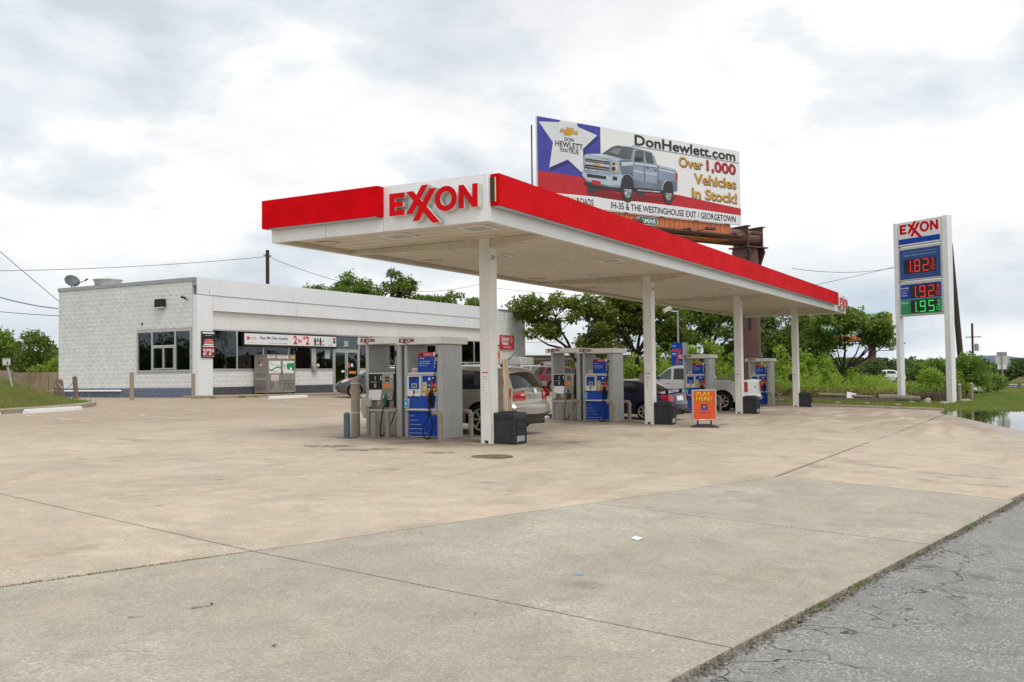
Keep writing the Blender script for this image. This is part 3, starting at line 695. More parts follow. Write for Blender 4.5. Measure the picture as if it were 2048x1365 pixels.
# columns: white box sections with a notched foot
colmats = M_column
for i, x in enumerate(CX):
    zb = h(x+.15, 1.5)
    mb = MB()
    w = .30
    pts = [(0, 0), (.07, 0), (.09, .055), (.19, .055), (.21, 0), (.27, 0), (.27, .01), (.27, 4.2), (0, 4.2)]
    mb.box(x, x+w, CY0, CY1, zb+.06, SZ+.0, c=.012)
    c = mb.build('column', M_column, can, 40)
    ft = MB()
    for a, b2 in ((CY0+.003, CY0+.085), (CY1-.085, CY1-.003)): ft.box(x+.003, x+w-.003, a, b2, zb-.02, zb+.072)
    ft.build('column_foot', M_column, c)
    # height mark and the notice
    bd = Board((x, CY1, 0), (0, -1, 0), (-1, 0, 0), step=.002)
    bd2 = Board((x, CY0, 0), (1, 0, 0), (0, -1, 0), step=.002)
    tm = MB(); bd2.text(tm, "13'4\"", .05, 3.87, .23, 3.98, 1, .015); tm.build('height_mark', M_black, c)
    nm = MB(); bd.rect(nm, .05, 1.08+zb, .20, 1.50+zb, 1); nm.build('notice', M_whitep, c)
    nr = MB(); bd.rect(nr, .05, 1.48+zb, .20, 1.505+zb, 2); nr.build('notice_heading', M_redp, c)
    nl = MB()
    rl = random.Random(4)
    for k in range(12):
        if k % 4 != 3: bd.rect(nl, .065+.02*(k % 2), 1.11+zb+k*.03, .10+rl.random()*.085, 1.118+zb+k*.03, 2)
    nl.build('notice_text', pm('grey_print%d' % i, (.18, .18, .18), None, 4, .5), c)
    # intercom box on the far side of the column
    sp = MB().box(x+.03, x+.27, CY1+.004, CY1+.17, zb+1.22, zb+1.52, c=.02).build('speaker_box', M_black if i in (0, 3) else M_bronze, c, 40)
# lights let into the soffit
def soffit_light(x, y, square=True):
    if square:
        f = MB()
        s_, w_ = .30, .045
        f.box(x-s_, x+s_, y-s_, y-s_+w_, SZ-.03, SZ-.003); f.box(x-s_, x+s_, y+s_-w_, y+s_, SZ-.03, SZ-.003)
        f.box(x-s_, x-s_+w_, y-s_+w_, y+s_-w_, SZ-.03, SZ-.003); f.box(x+s_-w_, x+s_, y-s_+w_, y+s_-w_, SZ-.03, SZ-.003)
        fr = f.build('soffit_light', M_fascia, can)
        MB().box(x-s_+w_, x+s_-w_, y-s_+w_, y+s_-w_, SZ-.018, SZ-.004).build('lens', M_lens, fr)
    else:
        M_ = Matrix.Translation((x, y, SZ-.03))
        fr = MB().lathe([(.24, .027), (.25, .02), (.245, .004), (.20, 0), (.20, .012), (0, .012)], 24, M_).build('soffit_light', M_beam, can, 40)
M_lens = pm('prismatic_lens', (.34, .36, .33), (.42, .44, .41), 30, .25, bump=.3, bscale=90)
for x in (1.07, 5.1, 10.78, 14.48, 20.2, 23.9, 29.6, 33.2): soffit_light(x, 2.76); soffit_light(x, 4.67, False)
for x in (1.06, 7.54, 17.42, 26.8): soffit_light(x, .87)
# channel letters: red faces with pale returns, standing off the fascia
def channel_letters(origin, udir, ndir, parent, sc=1.0, depth=.16):
    u = Vector(udir); n_ = Vector(ndir)
    E, XA, XB, XC, N = exxon_polys()
    O = [(1.29+.245*math.cos(a*2*math.pi/28), .215+.235*math.sin(a*2*math.pi/28)) for a in range(28)]
    Oi = [(1.29+.125*math.cos(a*2*math.pi/28), .215+.135*math.sin(a*2*math.pi/28)) for a in range(28)]
    def P_(a, b2, d): return Vector(origin)+u*(a*sc)+Vector((0, 0, b2*sc))+n_*d
    for nm, polys, off in (('letter_e', [E], 0), ('letter_x', [XB, XA], 0), ('letter_x', [XC], .004), ('letter_o', [O], 0), ('letter_n', [N], 0)):
        side, face = MB(), MB()
        for kq, q in enumerate(polys):
            d = depth+off+kq*.003; n2 = len(q)
            side.add([P_(a, b2, .02) for a, b2 in q]+[P_(a, b2, d) for a, b2 in q], [(i, (i+1) % n2, (i+1) % n2+n2, i+n2) for i in range(n2)]+[tuple(range(n2))])
            if nm == 'letter_o':
                side.f.pop()
                side.add([P_(a, b2, .02) for a, b2 in Oi]+[P_(a, b2, d) for a, b2 in Oi], [(i, (i+1) % n2, (i+1) % n2+n2, i+n2) for i in range(n2)])
                face.add([P_(a, b2, d+.001) for a, b2 in q]+[P_(a, b2, d+.001) for a, b2 in Oi], [(i, (i+1) % n2, (i+1) % n2+n2, i+n2) for i in range(n2)])
            else:
                face.add([P_(a, b2, d+.001) for a, b2 in q], [tuple(range(n2))])
        s_ = side.build(nm, M_letside, parent)
        face.build('letter_face', M_redl, s_)
channel_letters((0, 2.11, 4.50), (0, -1, 0), (-1, 0, 0), can)
channel_letters((32.75, 0, 4.50), (1, 0, 0), (0, -1, 0), can)
# ------------------------------------------------------------------ fuel pumps
# local frame: face towards -X at x = 0, y from 0 (right-hand side seen from the face) to the left, z up
def frame_shell(t, W=.88, D=.80):
    """grey sheet shroud: broad side panel, left post and the white header with the word mark"""
    MB().box(-.02, D, -.16, -.02, 0, 2.08, c=.008).build('side_panel', M_grey, t, 40)
    MB().box(.0, D, W-.06, W+.03, 0, 2.08, c=.008).build('side_panel', M_grey, t, 40)
    hd = MB().box(-.14, D+.12, -.24, W+.16, 2.085, 2.235, c=.012).build('header', M_header, t, 40)
    bd = Board((-.14, W+.16, 2.085), (0, -1, 0), (-1, 0, 0), step=.002)
    w = MB(); exxon_print(bd, w, .10, .045, .20); w.build('word_mark', pm_mark, hd)
    return hd
pm_mark = pm('dark_red_print', (.20, .004, .008), None, 4, .5, spec=.2)
def hose(t, pts, r=.013, name='hose'):
    # smooth the control points
    P_ = [Vector(p) for p in pts]; out_ = []
    for i in range(len(P_)-1):
        p0, p1, p2, p3 = P_[max(i-1, 0)], P_[i], P_[i+1], P_[min(i+2, len(P_)-1)]
        for k in range(7):
            s = k/7; out_.append(.5*((2*p1)+(p2-p0)*s+(2*p0-5*p1+4*p2-p3)*s*s+(3*p1-p0-3*p2+p3)*s**3))
    out_.append(P_[-1]); return MB().tube(out_, r, 8).build(name, M_rubber, t, 60)
def nozzle(t, x, y, z, m, lean=.10):
    n = MB()
    n.tube([(x, y, z), (x-.03, y, z-.10), (x-.02, y-.01, z-.22)], [.028, .034, .026], 8)
    n.tube([(x+.06, y+.01, z+.05), (x+.01, y, z+.02), (x, y, z-.02)], [.012, .016, .026], 8)
    n.tube([(x-.005, y, z-.02), (x-.07, y, z-.07), (x-.075, y, z-.16), (x-.03, y, z-.20)], .009, 6)
    return n.build('nozzle', m, t, 50)
def blue_pump(nohose=False):
    t = empty('fuel_pump'); W = .84
    frame_shell(t, W)
    body = MB().box(.02, .55, 0, W-.065, .035, .615, c=.006).build('lower_cabinet', M_greyl, t, 40)
    bd = Board((.02, W-.065, 0), (0, -1, 0), (-1, 0, 0), step=.003)
    w = W-.065
    a = MB(); bd.rect(a, .01, .055, w-.01, .605, 1); a.build('lower_graphic', M_blue, t)
    a = MB()
    for k in range(5): bd.rect(a, .012, .12+k*.095, .52-.09*k, .126+k*.095, 2)
    a.build('speed_line', M_whitep, t)
    # leaning middle section
    mid = MB().prism([(-.075, .655), (-.035, .66), (.50, .66), (.50, .64), (-.075, .63)], -.004, W-.06, 'y').build('sill', M_whitep, t)
    MB().prism([(-.06, .66), (-.005, .95), (.0, 1.43), (.50, 1.43), (.50, .66)], .0, w, 'y').build('dispenser_head', M_greyl, t)
    b2 = Board((-.003, w, .95), (0, -1, 0), (-1, 0, 0), step=.003)
    bs = Board((-.062, w, .665), (0, -1, 0), (-1, 0, .19), step=.003)
    a = MB(); bs.rect(a, .0, .005, w-.012, .285, 1); a.build('apron_graphic', M_blue, t)
    # keypad module on the left with a rounded pale surround
    sur = MB()
    sp = arc(.045, .045, .035, .035, 180, 270, 4)+arc(.345, .045, .035, .035, 270, 360, 4)+arc(.345, .425, .035, .035, 0, 90, 4)+arc(.045, .425, .035, .035, 90, 180, 4)
    sp = [(p[0]*.98, p[1]-.02) for p in sp]
    n_ = len(sp)
    sur.add([b2.p(p[0], p[1], .001) for p in sp]+[b2.p(p[0], p[1], .035) for p in sp], [tuple(range(n_, 2*n_))]+[(i, (i+1) % n_, (i+1) % n_+n_, i+n_) for i in range(n_)])
    surr = sur.build('keypad_surround', pm_ivory, t, 40)
    bk = Board(b2.p(0, 0, .036), (0, -1, 0), (-1, 0, 0), step=.002)
    a = MB(); bk.rect(a, .055, .145, .335, .425, 1); a.build('screen_panel', M_blue, surr)
    a = MB(); bk.rect(a, .13, .17, .275, .275, 2); a.build('screen_bezel', M_galv, surr)
    a = MB(); bk.rect(a, .16, .19, .25, .255, 3); a.build('display', M_lcd, surr)
    a = MB(); bk.rect(a, .155, .365, .26, .395, 2); bk.rect(a, .155, .32, .26, .345, 2); a.build('price_display', M_black, surr)
    a = MB(); bk.rect(a, .17, .04, .215, .12, 1); bk.rect(a, .255, .075, .315, .09, 1); bk.rect(a, .15, -.02, .20, .01, 1); a.build('card_slot', M_black, surr)
    # product selector on the right
    a = MB(); b2.rect(a, .40, .08, w-.01, .44, 1); a.build('selector_panel', M_blue, t)
    for nm, mm, u0, u1 in (('grade_button', M_cream, .41, .515), ('grade_button', M_blued, .53, .63), ('grade_button', M_redp, .64, .765)):
        a = MB(); b2.rect(a, u0, .095, u1, .30 if mm is not M_blued else .28, 2); g_ = a.build(nm, mm, t)
        a = MB(); b2.rect(a, u0+.02, .11, u1-.03, .165, 3); a.build('push_pad', M_yellow, g_)
        a = MB(); b2.rect(a, u0+.02, .225, u1-.02, .24, 3); a.build('grade_text', M_blued if mm is M_cream else M_whitep, g_)
    a = MB(); b2.rect(a, .475, -.005, .60, .10, 3); a.build('sticker', M_orange, t)
    a = MB(); b2.rect(a, .56, .34, .61, .40, 2); b2.rect(a, .66, .38, .70, .40, 2); a.build('pump_number', M_whitep, t)
    MB().prism([(-.03, 1.43), (.02, 1.465), (.50, 1.465), (.50, 1.43)], .0, w, 'y').build('head_cap', M_whitep, t)
    # holder with paper towels, tilted topper board
    MB().box(-.10, -.015, w-.085, w+.04, .67, .885, c=.012).build('towel_box', M_greyl, t, 40)
    tw = Board((-.10, w+.04, .67), (0, -1, 0), (-1, 0, 0)); a = MB(); tw.rect(a, .012, .03, .113, .20, 1); a.build('towel_label', M_cyan, t)
    a = MB(); tw.disc(a, .06, .11, .022, layer=2); a.build('label_dot', M_whitep, t)
    MB().box(.05, .18, .45, .70, 1.467, 1.56, c=.008).build('leaflet_box', M_whitep, t, 40)
    lb = Board((.05, .70, 1.467), (0, -1, 0), (-1, 0, 0)); a = MB(); lb.rect(a, .02, .01, .17, .07, 1); a.build('leaflet_print', pm_pink, t)
    tp = MB().prism([(.03, 1.467), (.05, 1.467), (.10, 1.91), (.075, 1.91)], .02, .53, 'y').build('topper', M_blue, t)
    # topper face leans back a little: print on it
    bt = Board((.0285, .53, 1.467), (0, -1, 0), (-1, 0, .10), step=.003)
    a = MB(); bt.poly(a, [(.02, .005), (.50, .005), (.51, .35), (.0, .35)], 1); a.build('topper_blue', M_blue, tp)
    a = MB(); bt.poly(a, [(-.02, .352), (.40, .352), (.40, .442), (-.02, .442)], 1); a.build('topper_red', M_redp, tp)
    a = MB(); bt.rect(a, .40, .352, .51, .442, 1); bt.rect(a, .16, .38, .37, .386, 2); bt.rect(a, .16, .405, .34, .411, 2); a.build('topper_white', M_whitep, tp)
    a = MB(); bt.poly(a, [(.01, .355), (.06, .43), (.10, .43), (.14, .355), (.10, .355), (.075, .40), (.05, .355)], 2); a.build('topper_icon', M_black, tp)
    a = MB(); bt.text(a, 'Synergy', .05, .295, .17, .325, 2, .015); bt.text(a, '7 key ingredients for', .04, .225, .33, .255, 2, .012); bt.text(a, 'better gas mileage', .04, .18, .31, .21, 2, .012); bt.text(a, 'Fuel Technology', .04, .14, .25, .158, 2, .0)
    bt.text(a, '2', .44, .24, .475, .30, 2, .03); bt.text(a, '4', .44, .16, .475, .22, 2, .03); bt.text(a, '4', .44, .08, .475, .14, 2, .03)
    a.build('topper_text', M_whitep, tp)
    a = MB(); bt.rect(a, .435, .31, .48, .325, 3); bt.rect(a, .435, .22, .48, .23, 3); bt.rect(a, .435, .145, .48, .155, 3); a.build('topper_mark', M_redp, tp)
    # hoist arm, swivel, hose and nozzle on the right
    MB().cyl((-.03, -.012, 1.99), (-.03, -.012, 2.085), .014).cyl((-.03, -.012, 1.84), (-.03, -.012, 1.99), .02).cyl((-.03, -.012, 1.72), (-.03, -.012, 1.84), .016).build('hose_swivel', M_chrome, t, 40)
    MB().cyl((-.03, -.012, 1.80), (-.03, -.012, 1.86), .032).build('breakaway', M_black, t, 40)
    hose(t, [(-.03, -.012, 1.73), (-.06, .02, 1.35), (-.10, .07, .95), (-.13, .10, .70), (-.14, .155, .45), (-.15, .27, .22), (-.15, .24, .05), (-.15, .13, .02), (-.14, .05, .16), (-.13, .05, .40), (-.12, .125, .62), (-.11, .14, .74)])
    nozzle(t, -.085, .14, 1.0, M_black)
    MB().box(-.075, -.005, .06, .19, .70, 1.02, c=.02).build('nozzle_boot', M_black, t, 40)
    return t
def bronze_pump():
    t = empty('fuel_pump'); W = .82; w = W-.065
    frame_shell(t, W)
    MB().box(.02, .55, 0, w, .02, .56, c=.006).build('lower_cabinet', M_stain, t, 40)
    bd = Board((.02, w, 0), (0, -1, 0), (-1, 0, 0), step=.003)
    a = MB()
    for k in range(5): bd.rect(a, .012, .12+k*.085, .12, .124+k*.085, 2)
    a.build('speed_line', M_whitep, t)
    MB().box(-.02, .52, -.002, w+.004, .563, .61).build('sill', M_greyl, t)
    MB().box(-.005, .50, 0, w, .612, 1.41, c=.004).build('dispenser_head', M_bronze, t, 40)
    b2 = Board((-.005, w, 0), (0, -1, 0), (-1, 0, 0), step=.003)
    a = MB(); b2.rect(a, 0, 1.06, .37, 1.41, 1); b2.rect(a, .69, .66, w, 1.41, 1); a.build('display_panel', M_black, t)
    a = MB(); b2.rect(a, .375, 1.07, .69, 1.40, 1); a.build('preset_panel', M_stain, t)
    a = MB(); b2.rect(a, .455, 1.305, .58, 1.345, 2); b2.rect(a, .455, 1.24, .58, 1.275, 2); b2.rect(a, .07, 1.12, .14, 1.2, 2); b2.rect(a, .22, 1.15, .29, 1.2, 2); a.build('price_display', M_black, t)
    a = MB(); b2.rect(a, .175, 1.27, .19, 1.36, 2); b2.rect(a, .33, 1.27, .35, 1.36, 2); b2.rect(a, .05, 1.225, .23, 1.232, 2); b2.text(a, '12', .62, 1.33, .68, 1.39, 2, .02); a.build('display_text', M_whitep, t)
    a = MB(); b2.rect(a, .425, 1.09, .585, 1.20, 2); a.build('sticker', M_orange, t)
    a = MB(); b2.rect(a, .15, 1.10, .215, 1.19, 3); a.build('card_reader', M_galv, t)
    # tilted plates below the displays
    for u0, u1, mm in ((.01, .36, M_whitep), (.37, .685, M_bronze)):
        MB().prism([(-.06, .82), (-.006, 1.05), (.02, 1.05), (.02, .82)], w-u1, w-u0, 'y').build('tilted_plate', mm, t)
    bs = Board((-.062, w, .825), (0, -1, 0), (-1, 0, .235), step=.003)
    a = MB(); bs.rect(a, .43, .03, .53, .09, 1); a.build('sticker', M_whitep, t)
    a = MB(); bs.rect(a, .45, .10, .62, .15, 1); a.build('sticker', pm_bluel, t)
    a = MB(); b2.rect(a, .425, .655, .57, .81, 1); a.build('nozzle_recess', M_black, t)
    a = MB(); b2.rect(a, .23, .70, .34, .81, 1); a.build('sticker', M_galv, t)
    MB().box(-.09, -.006, w-.10, w+.035, .665, .86, c=.012).build('towel_box', M_greyl, t, 40)
    MB().box(-.02, .49, .005, w-.005, 1.412, 1.44).build('head_cap', M_greyl, t)
    MB().cyl((-.03, -.012, 1.93), (-.03, -.012, 2.085), .016).cyl((-.03, -.012, 1.60), (-.03, -.012, 1.80), .014).build('hose_swivel', M_chrome, t, 40)
    MB().cyl((-.03, -.012, 1.80), (-.03, -.012, 1.93), .03).build('breakaway', M_black, t, 40)
    hose(t, [(-.03, -.012, 1.62), (-.035, -.01, 1.0), (-.05, .0, .55), (-.12, .12, .20), (-.16, .27, .03), (-.15, .33, .03), (-.12, .35, .20), (-.10, .33, .45), (-.085, .29, .66)])
    nozzle(t, -.06, .25, .94, M_green)
    return t
pm_ivory = pm('ivory_plastic', (.80, .78, .70), (.74, .72, .64), 5, .45)
pm_pink = pm('pink_print', (.66, .25, .20), None, 30, .5)
pm_bluel = pm('pale_blue_print', (.25, .40, .55), None, 20, .5)
pb = blue_pump(); pz = bronze_pump()
PX = .20                                   # pump face relative to the column's x
for i, x in enumerate(CX):
    o = pb if i == 0 else copy_tree(pb)
    y = 2.90
    o.location = (x+PX, y, h(x+.5, y)+.01)
    tag(o, ['blue fronted fuel pump nearest the camera beside the first canopy column', 'blue fronted fuel pump beside the second canopy column and navy sedan', 'blue fronted fuel pump behind the orange play here sign', 'blue fronted fuel pump furthest right behind the silver pickup'][i], 'fuel pump', 'fuel pumps under the canopy')
    if i < 2:
        o = pz if i == 0 else copy_tree(pz)
        o.location = (x+PX, 4.0, h(x+.5, 4.0)+.01)
        tag(o, ['bronze diesel pump with green nozzle at the leftmost pump island', 'bronze diesel pump with green nozzle by the tan vehicle and second island'][i], 'fuel pump', 'fuel pumps under the canopy')
    # raised island under the pumps
    isl = MB(); x0, x1, y0, y1 = x+PX-.06, x+PX+.88, 2.62, 4.95 if i < 2 else 3.9
    isl.add([(a, b2, h(a, b2)-.05) for a, b2 in ((x0, y0), (x1, y0), (x1, y1), (x0, y1))]+[(a, b2, h(a, b2)+.012) for a, b2 in ((x0, y0), (x1, y0), (x1, y1), (x0, y1))], [(4, 5, 6, 7), (0, 1, 5, 4), (1, 2, 6, 5), (2, 3, 7, 6), (3, 0, 4, 7)])
    o = isl.build('pump_island', M_concrete); tag(o, 'flush concrete plinth under the pumps of island', kind='structure')

# ------------------------------------------------------------------ pipe bollards
def post(name, x, y, hh, r, m, label, cat='bollard', group='posts guarding the pumps', cap=True, lean=(0, 0)):
    mb = MB(); z = h(x, y)
    t = empty(name, (x, y, z)); tag(t, label, cat, group)
    MB().tube([(0, 0, -.05), (lean[0], lean[1], hh)], r, 14).build('pipe', m, t, 50)
    if cap: MB().lathe([(r, 0), (r*.8, r*.35), (r*.4, r*.55), (0, r*.6)], 14, Matrix.Translation((lean[0], lean[1], hh-.002))).build('cap', m, t, 60)
    return t
def elbow(x, y, hh, dx_, dy_, label, span=.30):
    """pipe that rises and turns over at the top towards the pump"""
    z = h(x, y); t = empty('bollard', (x, y, z)); tag(t, label, 'bollard', 'pipe bollards at the islands'); r = .055
    MB().tube([(0, 0, -.05), (0, 0, hh*.5), (0, 0, hh-.07), (dx_*.02, dy_*.02, hh-.02), (dx_*.07, dy_*.07, hh)], r, 14).build('pipe', M_bollard, t, 60)
    MB().tube([(dx_*.07, dy_*.07, hh), (dx_*span, dy_*span, hh)], r, 14).build('crossbar', M_bollard, t, 60)
    MB().lathe([(r*1.18, -.03), (r*1.18, .03)], 14, Matrix.Translation((0, 0, hh-.09))).build('fitting', M_bollard, t, 60)
    return t
ord_ = ['nearest', 'second', 'third', 'furthest']
for i, x in enumerate(CX):
    if i < 4:
        elbow(x-.10, 2.62, .60, .25, .97, 'pipe bollard in front of the blue pump face at %s island' % ord_[i], .22)
        elbow(x+1.15, 2.62, .60, -.15, .99, 'pipe bollard behind the blue pump at the %s island' % ord_[i], .25)
    if i < 2:
        elbow(x-.13, 4.0, .60, .2, -.98, 'elbow pipe bollard before the bronze pump hose at %s island' % ord_[i], .22)
        post('bollard', x-.32, 4.23, .52, .062, M_bollard, 'plain short pipe bollard before bronze pump at %s island' % ord_[i])
t = post('tall_bollard', 2.12, 4.78, 1.27, .10, M_bollard, 'tall thick tan pipe bollard wrapped with cable ties by leftmost pump')
for zz in (.52, 1.18): MB().lathe([(.103, 0), (.108, .006), (.103, .012)], 20, Matrix.Translation((0, 0, zz))).build('cable_tie', M_whitep, t, 50)
t = post('bollard', 2.45, 5.02, 1.22, .085, M_galv, 'tall galvanised pipe bollard just behind the thick tan bollard')
t = post('service_post', 1.62, 4.62, .52, .072, M_bpost, 'short blue grey post on a base plate left of the pumps')
MB().box(-.17, .17, -.17, .17, .0, .018, c=.004).build('base_plate', M_bpost, t)

# ------------------------------------------------------------------ waste bins with squeegee wells
def waste_bin():
    t = empty('waste_bin')
    # plan: a fat wedge, the service face cut back
    pl = [(-.24, -.28), (.26, -.30), (.28, .24), (.20, .30), (-.24, .30)]
    def ringz(z, s): return [(a*s, b2*s, z) for a, b2 in pl]
    mb = MB(); lv = [(0, .97), (.03, 1.0), (.50, 1.0), (.515, .975), (.53, 1.03), (.62, 1.02), (.655, .93)]
    for z, s in lv: mb.v += ringz(z, s)
    n_ = len(pl)
    for k in range(len(lv)-1):
        for i in range(n_): mb.f.append((k*n_+i, k*n_+(i+1) % n_, (k+1)*n_+(i+1) % n_, (k+1)*n_+i))
    mb.f.append(tuple((len(lv)-1)*n_+i for i in range(n_)))
    body = mb.build('body', M_bin, t)
    md = body.modifiers.new('b', 'BEVEL'); md.width = .018; md.segments = 2; md.limit_method = 'ANGLE'
    lid = MB().lathe([(.20, 0), (.20, .02), (.15, .035), (.14, .035), (.13, .01), (0, .01)], 20, Matrix.Translation((.02, 0, .652))).build('lid', M_bin, t, 40)
    # the cut face (from (.10,-.30) to (.34,-.24)) carries two openings and a squeegee tray
    a, b2 = Vector((-.24, -.28, 0)), Vector((.26, -.30, 0)); u = (b2-a).normalized(); nn = Vector((u.y, -u.x, 0))
    bd = Board(a, u, nn, step=.004)
    for v0, v1 in ((.385, .50), (.215, .33)):
        fr = MB(); q = MB()
        for r_ in ((.07, v0-.01, .45, v0+.01), (.07, v1, .45, v1+.02), (.07, v0+.01, .09, v1), (.43, v0+.01, .45, v1)): 
            o8 = [bd.p(r_[0], r_[1], .002), bd.p(r_[2], r_[1], .002), bd.p(r_[2], r_[3], .002), bd.p(r_[0], r_[3], .002), bd.p(r_[0], r_[1], .02), bd.p(r_[2], r_[1], .02), bd.p(r_[2], r_[3], .02), bd.p(r_[0], r_[3], .02)]
            fr.add(o8, [(4, 5, 6, 7), (0, 1, 5, 4), (1, 2, 6, 5), (2, 3, 7, 6), (3, 0, 4, 7)])
        f_ = fr.build('opening_rim', M_bin, t)
        bd.rect(q, .09, v0+.01, .43, v1, 1.2); q.build('opening', M_dark, f_)
    q = MB(); bd.rect(q, .09, .05, .40, .17, 1); q.build('scuffed_panel', M_galv, t)
    return t
wb = waste_bin()
for i, x in enumerate(CX):
    o = wb if i == 0 else copy_tree(wb)
    bx, by = x+.33, 1.18
    o.location = (bx, by, h(bx, by)+.003); o.rotation_euler = (0, 0, R([0, 6, 3, 8][i]))
    tag(o, ['charcoal plastic waste bin at first column with boards sticking out', 'charcoal plastic waste bin at second column left of orange sign', 'charcoal plastic waste bin at third column by the silver pickup', 'charcoal plastic waste bin at the furthest canopy column'][i], 'waste bin', 'waste bins at the canopy columns')
# squeegee handles standing in the further bins
for i in (2,):
    x = CX[i]; t = empty('squeegee', (x+.62, .93, h(x, 1)+.26)); tag(t, 'black squeegee handle poking from the third bin', 'squeegee')
    MB().cyl((0, 0, 0), (.35, -.22, .10), .012).build('handle', M_black, t)
# boards in the nearest bin
m, T, b = newmat('knotty_pine'); v = T.new('ShaderNodeTexCoord').outputs['Object']
mp = T.new('ShaderNodeMapping', {'Vector': v, 'Scale': (7, 7, 1.1)})
wv = T.new('ShaderNodeTexWave', {'Vector': mp.outputs[0], 'Scale': .9, 'Distortion': 11.0, 'Detail': 3.0, 'Detail Scale': 1.0}, wave_type='BANDS', bands_direction='X')
T.t.links.new(T.ramp(wv.outputs['Fac'], (.0, (.17, .085, .04)), (.22, (.44, .33, .22)), (.5, (.56, .46, .34))), b.inputs['Base Color']); b.inputs['Roughness'].default_value = .75
M_pine = m
zz = h(2.7, 1.2)
t = MB().box(-.06, .06, -.02, .02, -.35, 1.08, c=.003).build('wooden_board', M_pine); t.location = (2.72, 1.22, zz+.70); t.rotation_euler = (R(0), R(-1.2), R(-61)); tag(t, 'tall grained pine board standing in the nearest waste bin', 'board')
t = MB().box(-.018, .018, -.012, .012, -.3, .47, c=.002).build('wooden_stick', pm('bare_pine', (.52, .42, .29), None, 8, .75)); t.location = (2.86, 1.20, zz+.70); t.rotation_euler = (0, R(5), R(-61)); tag(t, 'short pale stick leaning beside the pine board in bin', 'stick')

# ------------------------------------------------------------------ pavement sign
t = empty('pavement_sign', (11.62, -.20, h(11.62, -.2)), R(-52)); tag(t, 'orange play here poster sign in a silver frame on rubber base', 'sign')
# local: face towards -Y
bs = MB(); prof = [(-.42, 0), (-.40, .03), (-.30, .055), (-.18, .085), (.18, .085), (.30, .055), (.40, .03), (.42, 0)]
ring0 = [(a, -.27*(1-abs(a)/1.2), 0) for a, z in prof]; 
v = [(a, -.30*(1-(a/.6)**2), 0) for a, z in prof]+[(a*.9, -.13, z) for a, z in prof]+[(a*.9, .13, z) for a, z in prof]+[(a, .30*(1-(a/.6)**2), 0) for a, z in prof]
f = [(k*8+i, k*8+i+1, (k+1)*8+i+1, (k+1)*8+i) for k in range(3) for i in range(7)]+[(0, 8, 16, 24), (7, 31, 23, 15)]
bs.add(v, f); bs.build('base', M_bin, t, 50)
for xx in (-.20, .20): MB().cyl((xx, 0, .07), (xx, 0, .20), .022).build('spring', M_black, t, 40)
fr = MB(); x0, x1, z0, z1 = -.36, .36, .19, 1.07; w = .035
fr.box(x0, x1, -.03, .03, z0, z0+w, c=.006).box(x0, x1, -.03, .03, z1-w, z1, c=.006).box(x0, x0+w, -.03, .03, z0+w, z1-w, c=.006).box(x1-w, x1, -.03, .03, z0+w, z1-w, c=.006)
fr.build('frame', M_alu, t, 40)
pn = MB().box(x0+w, x1-w, -.018, .018, z0+w, z1-w).build('poster', M_sorange, t)
bd = Board((x0+w, -.018, z0+w), (1, 0, 0), (0, -1, 0), step=.002)
a = MB(); bd.text(a, 'PLAY', .115, .655, .525, .765, 1, .045); bd.text(a, 'HERE!', .095, .52, .565, .63, 1, .045); a.build('lettering_shadow', M_black, pn)
a = MB(); bd.text(a, 'PLAY', .105, .665, .515, .775, 2, .022); bd.text(a, 'HERE!', .085, .53, .555, .64, 2, .022); a.build('lettering', M_yellow, pn)
a = MB(); bd.rect(a, .22, .27, .42, .43, 1); a.build('emblem_square', M_blued, pn)
a = MB(); st = [(.32+.07*(1 if i % 2 == 0 else .4)*math.sin(i*math.pi/5), .355+.06*(1 if i % 2 == 0 else .4)*math.cos(i*math.pi/5)) for i in range(10)]; bd.poly(a, st, 2); a.build('emblem_star', M_orange, pn)
a = MB(); bd.rect(a, .25, .235, .39, .25, 1); bd.rect(a, .12, .185, .52, .195, 1); bd.rect(a, .2, .16, .44, .168, 1); a.build('small_print', M_blued, pn)
# ------------------------------------------------------------------ the shop
BX0, BX1, BY0, BY1, BZ0, BZ1 = 15.48, 46.3, 24.62, 33.95, .58, 5.98
FY = 24.27                                        # front of the fascia band
WY = 24.52                                        # window plane
shop = empty('shop_building', (BX0, BY0, BZ0)); tag(shop, 'low white painted block shop with glass front and flat roof', 'building')
shop.location = (0, 0, 0)
# split faced painted blocks, a few relief variants shared by all
BL, BH = .405, .2085
def block_mesh(seed, m, L=BL, H=BH):
    """relief face towards -Y, body 6 cm deep; origin at the lower left corner"""
    r_ = random.Random(seed); mb = MB(); nx_, nz_ = 5, 4; g_ = .0016
    for j in range(nz_):
        for i in range(nx_):
            x = g_+(L-2*g_)*i/(nx_-1); z = g_+(H-2*g_)*j/(nz_-1)
            ed = i in (0, nx_-1) or j in (0, nz_-1)
            mb.v.append((x+(0 if ed else r_.uniform(-.03, .03)), -.012-(r_.uniform(-.003, .002) if ed else r_.uniform(-.002, .012)), z))
    for j in range(nz_-1):
        for i in range(nx_-1): mb.f.append((j*nx_+i, j*nx_+i+1, (j+1)*nx_+i+1, (j+1)*nx_+i))
    b0 = len(mb.v)
    loop = [i for i in range(nx_)]+[j*nx_+nx_-1 for j in range(1, nz_)]+[(nz_-1)*nx_+i for i in range(nx_-2, -1, -1)]+[j*nx_ for j in range(nz_-2, 0, -1)]
    for k in loop: mb.v.append((mb.v[k][0], .0, mb.v[k][2]))
    n_ = len(loop)
    for k in range(n_): mb.f.append((loop[k], b0+k, b0+(k+1) % n_, loop[(k+1) % n_]))
    me = mb.mesh('block'); me.materials.append(m); return me
VAR = {}
for nm, m in (('w', M_wall), ('b', M_wallblue), ('d', M_walldark)): VAR[nm] = [block_mesh(k, m) for k in range(9)]
rb = random.Random(11)
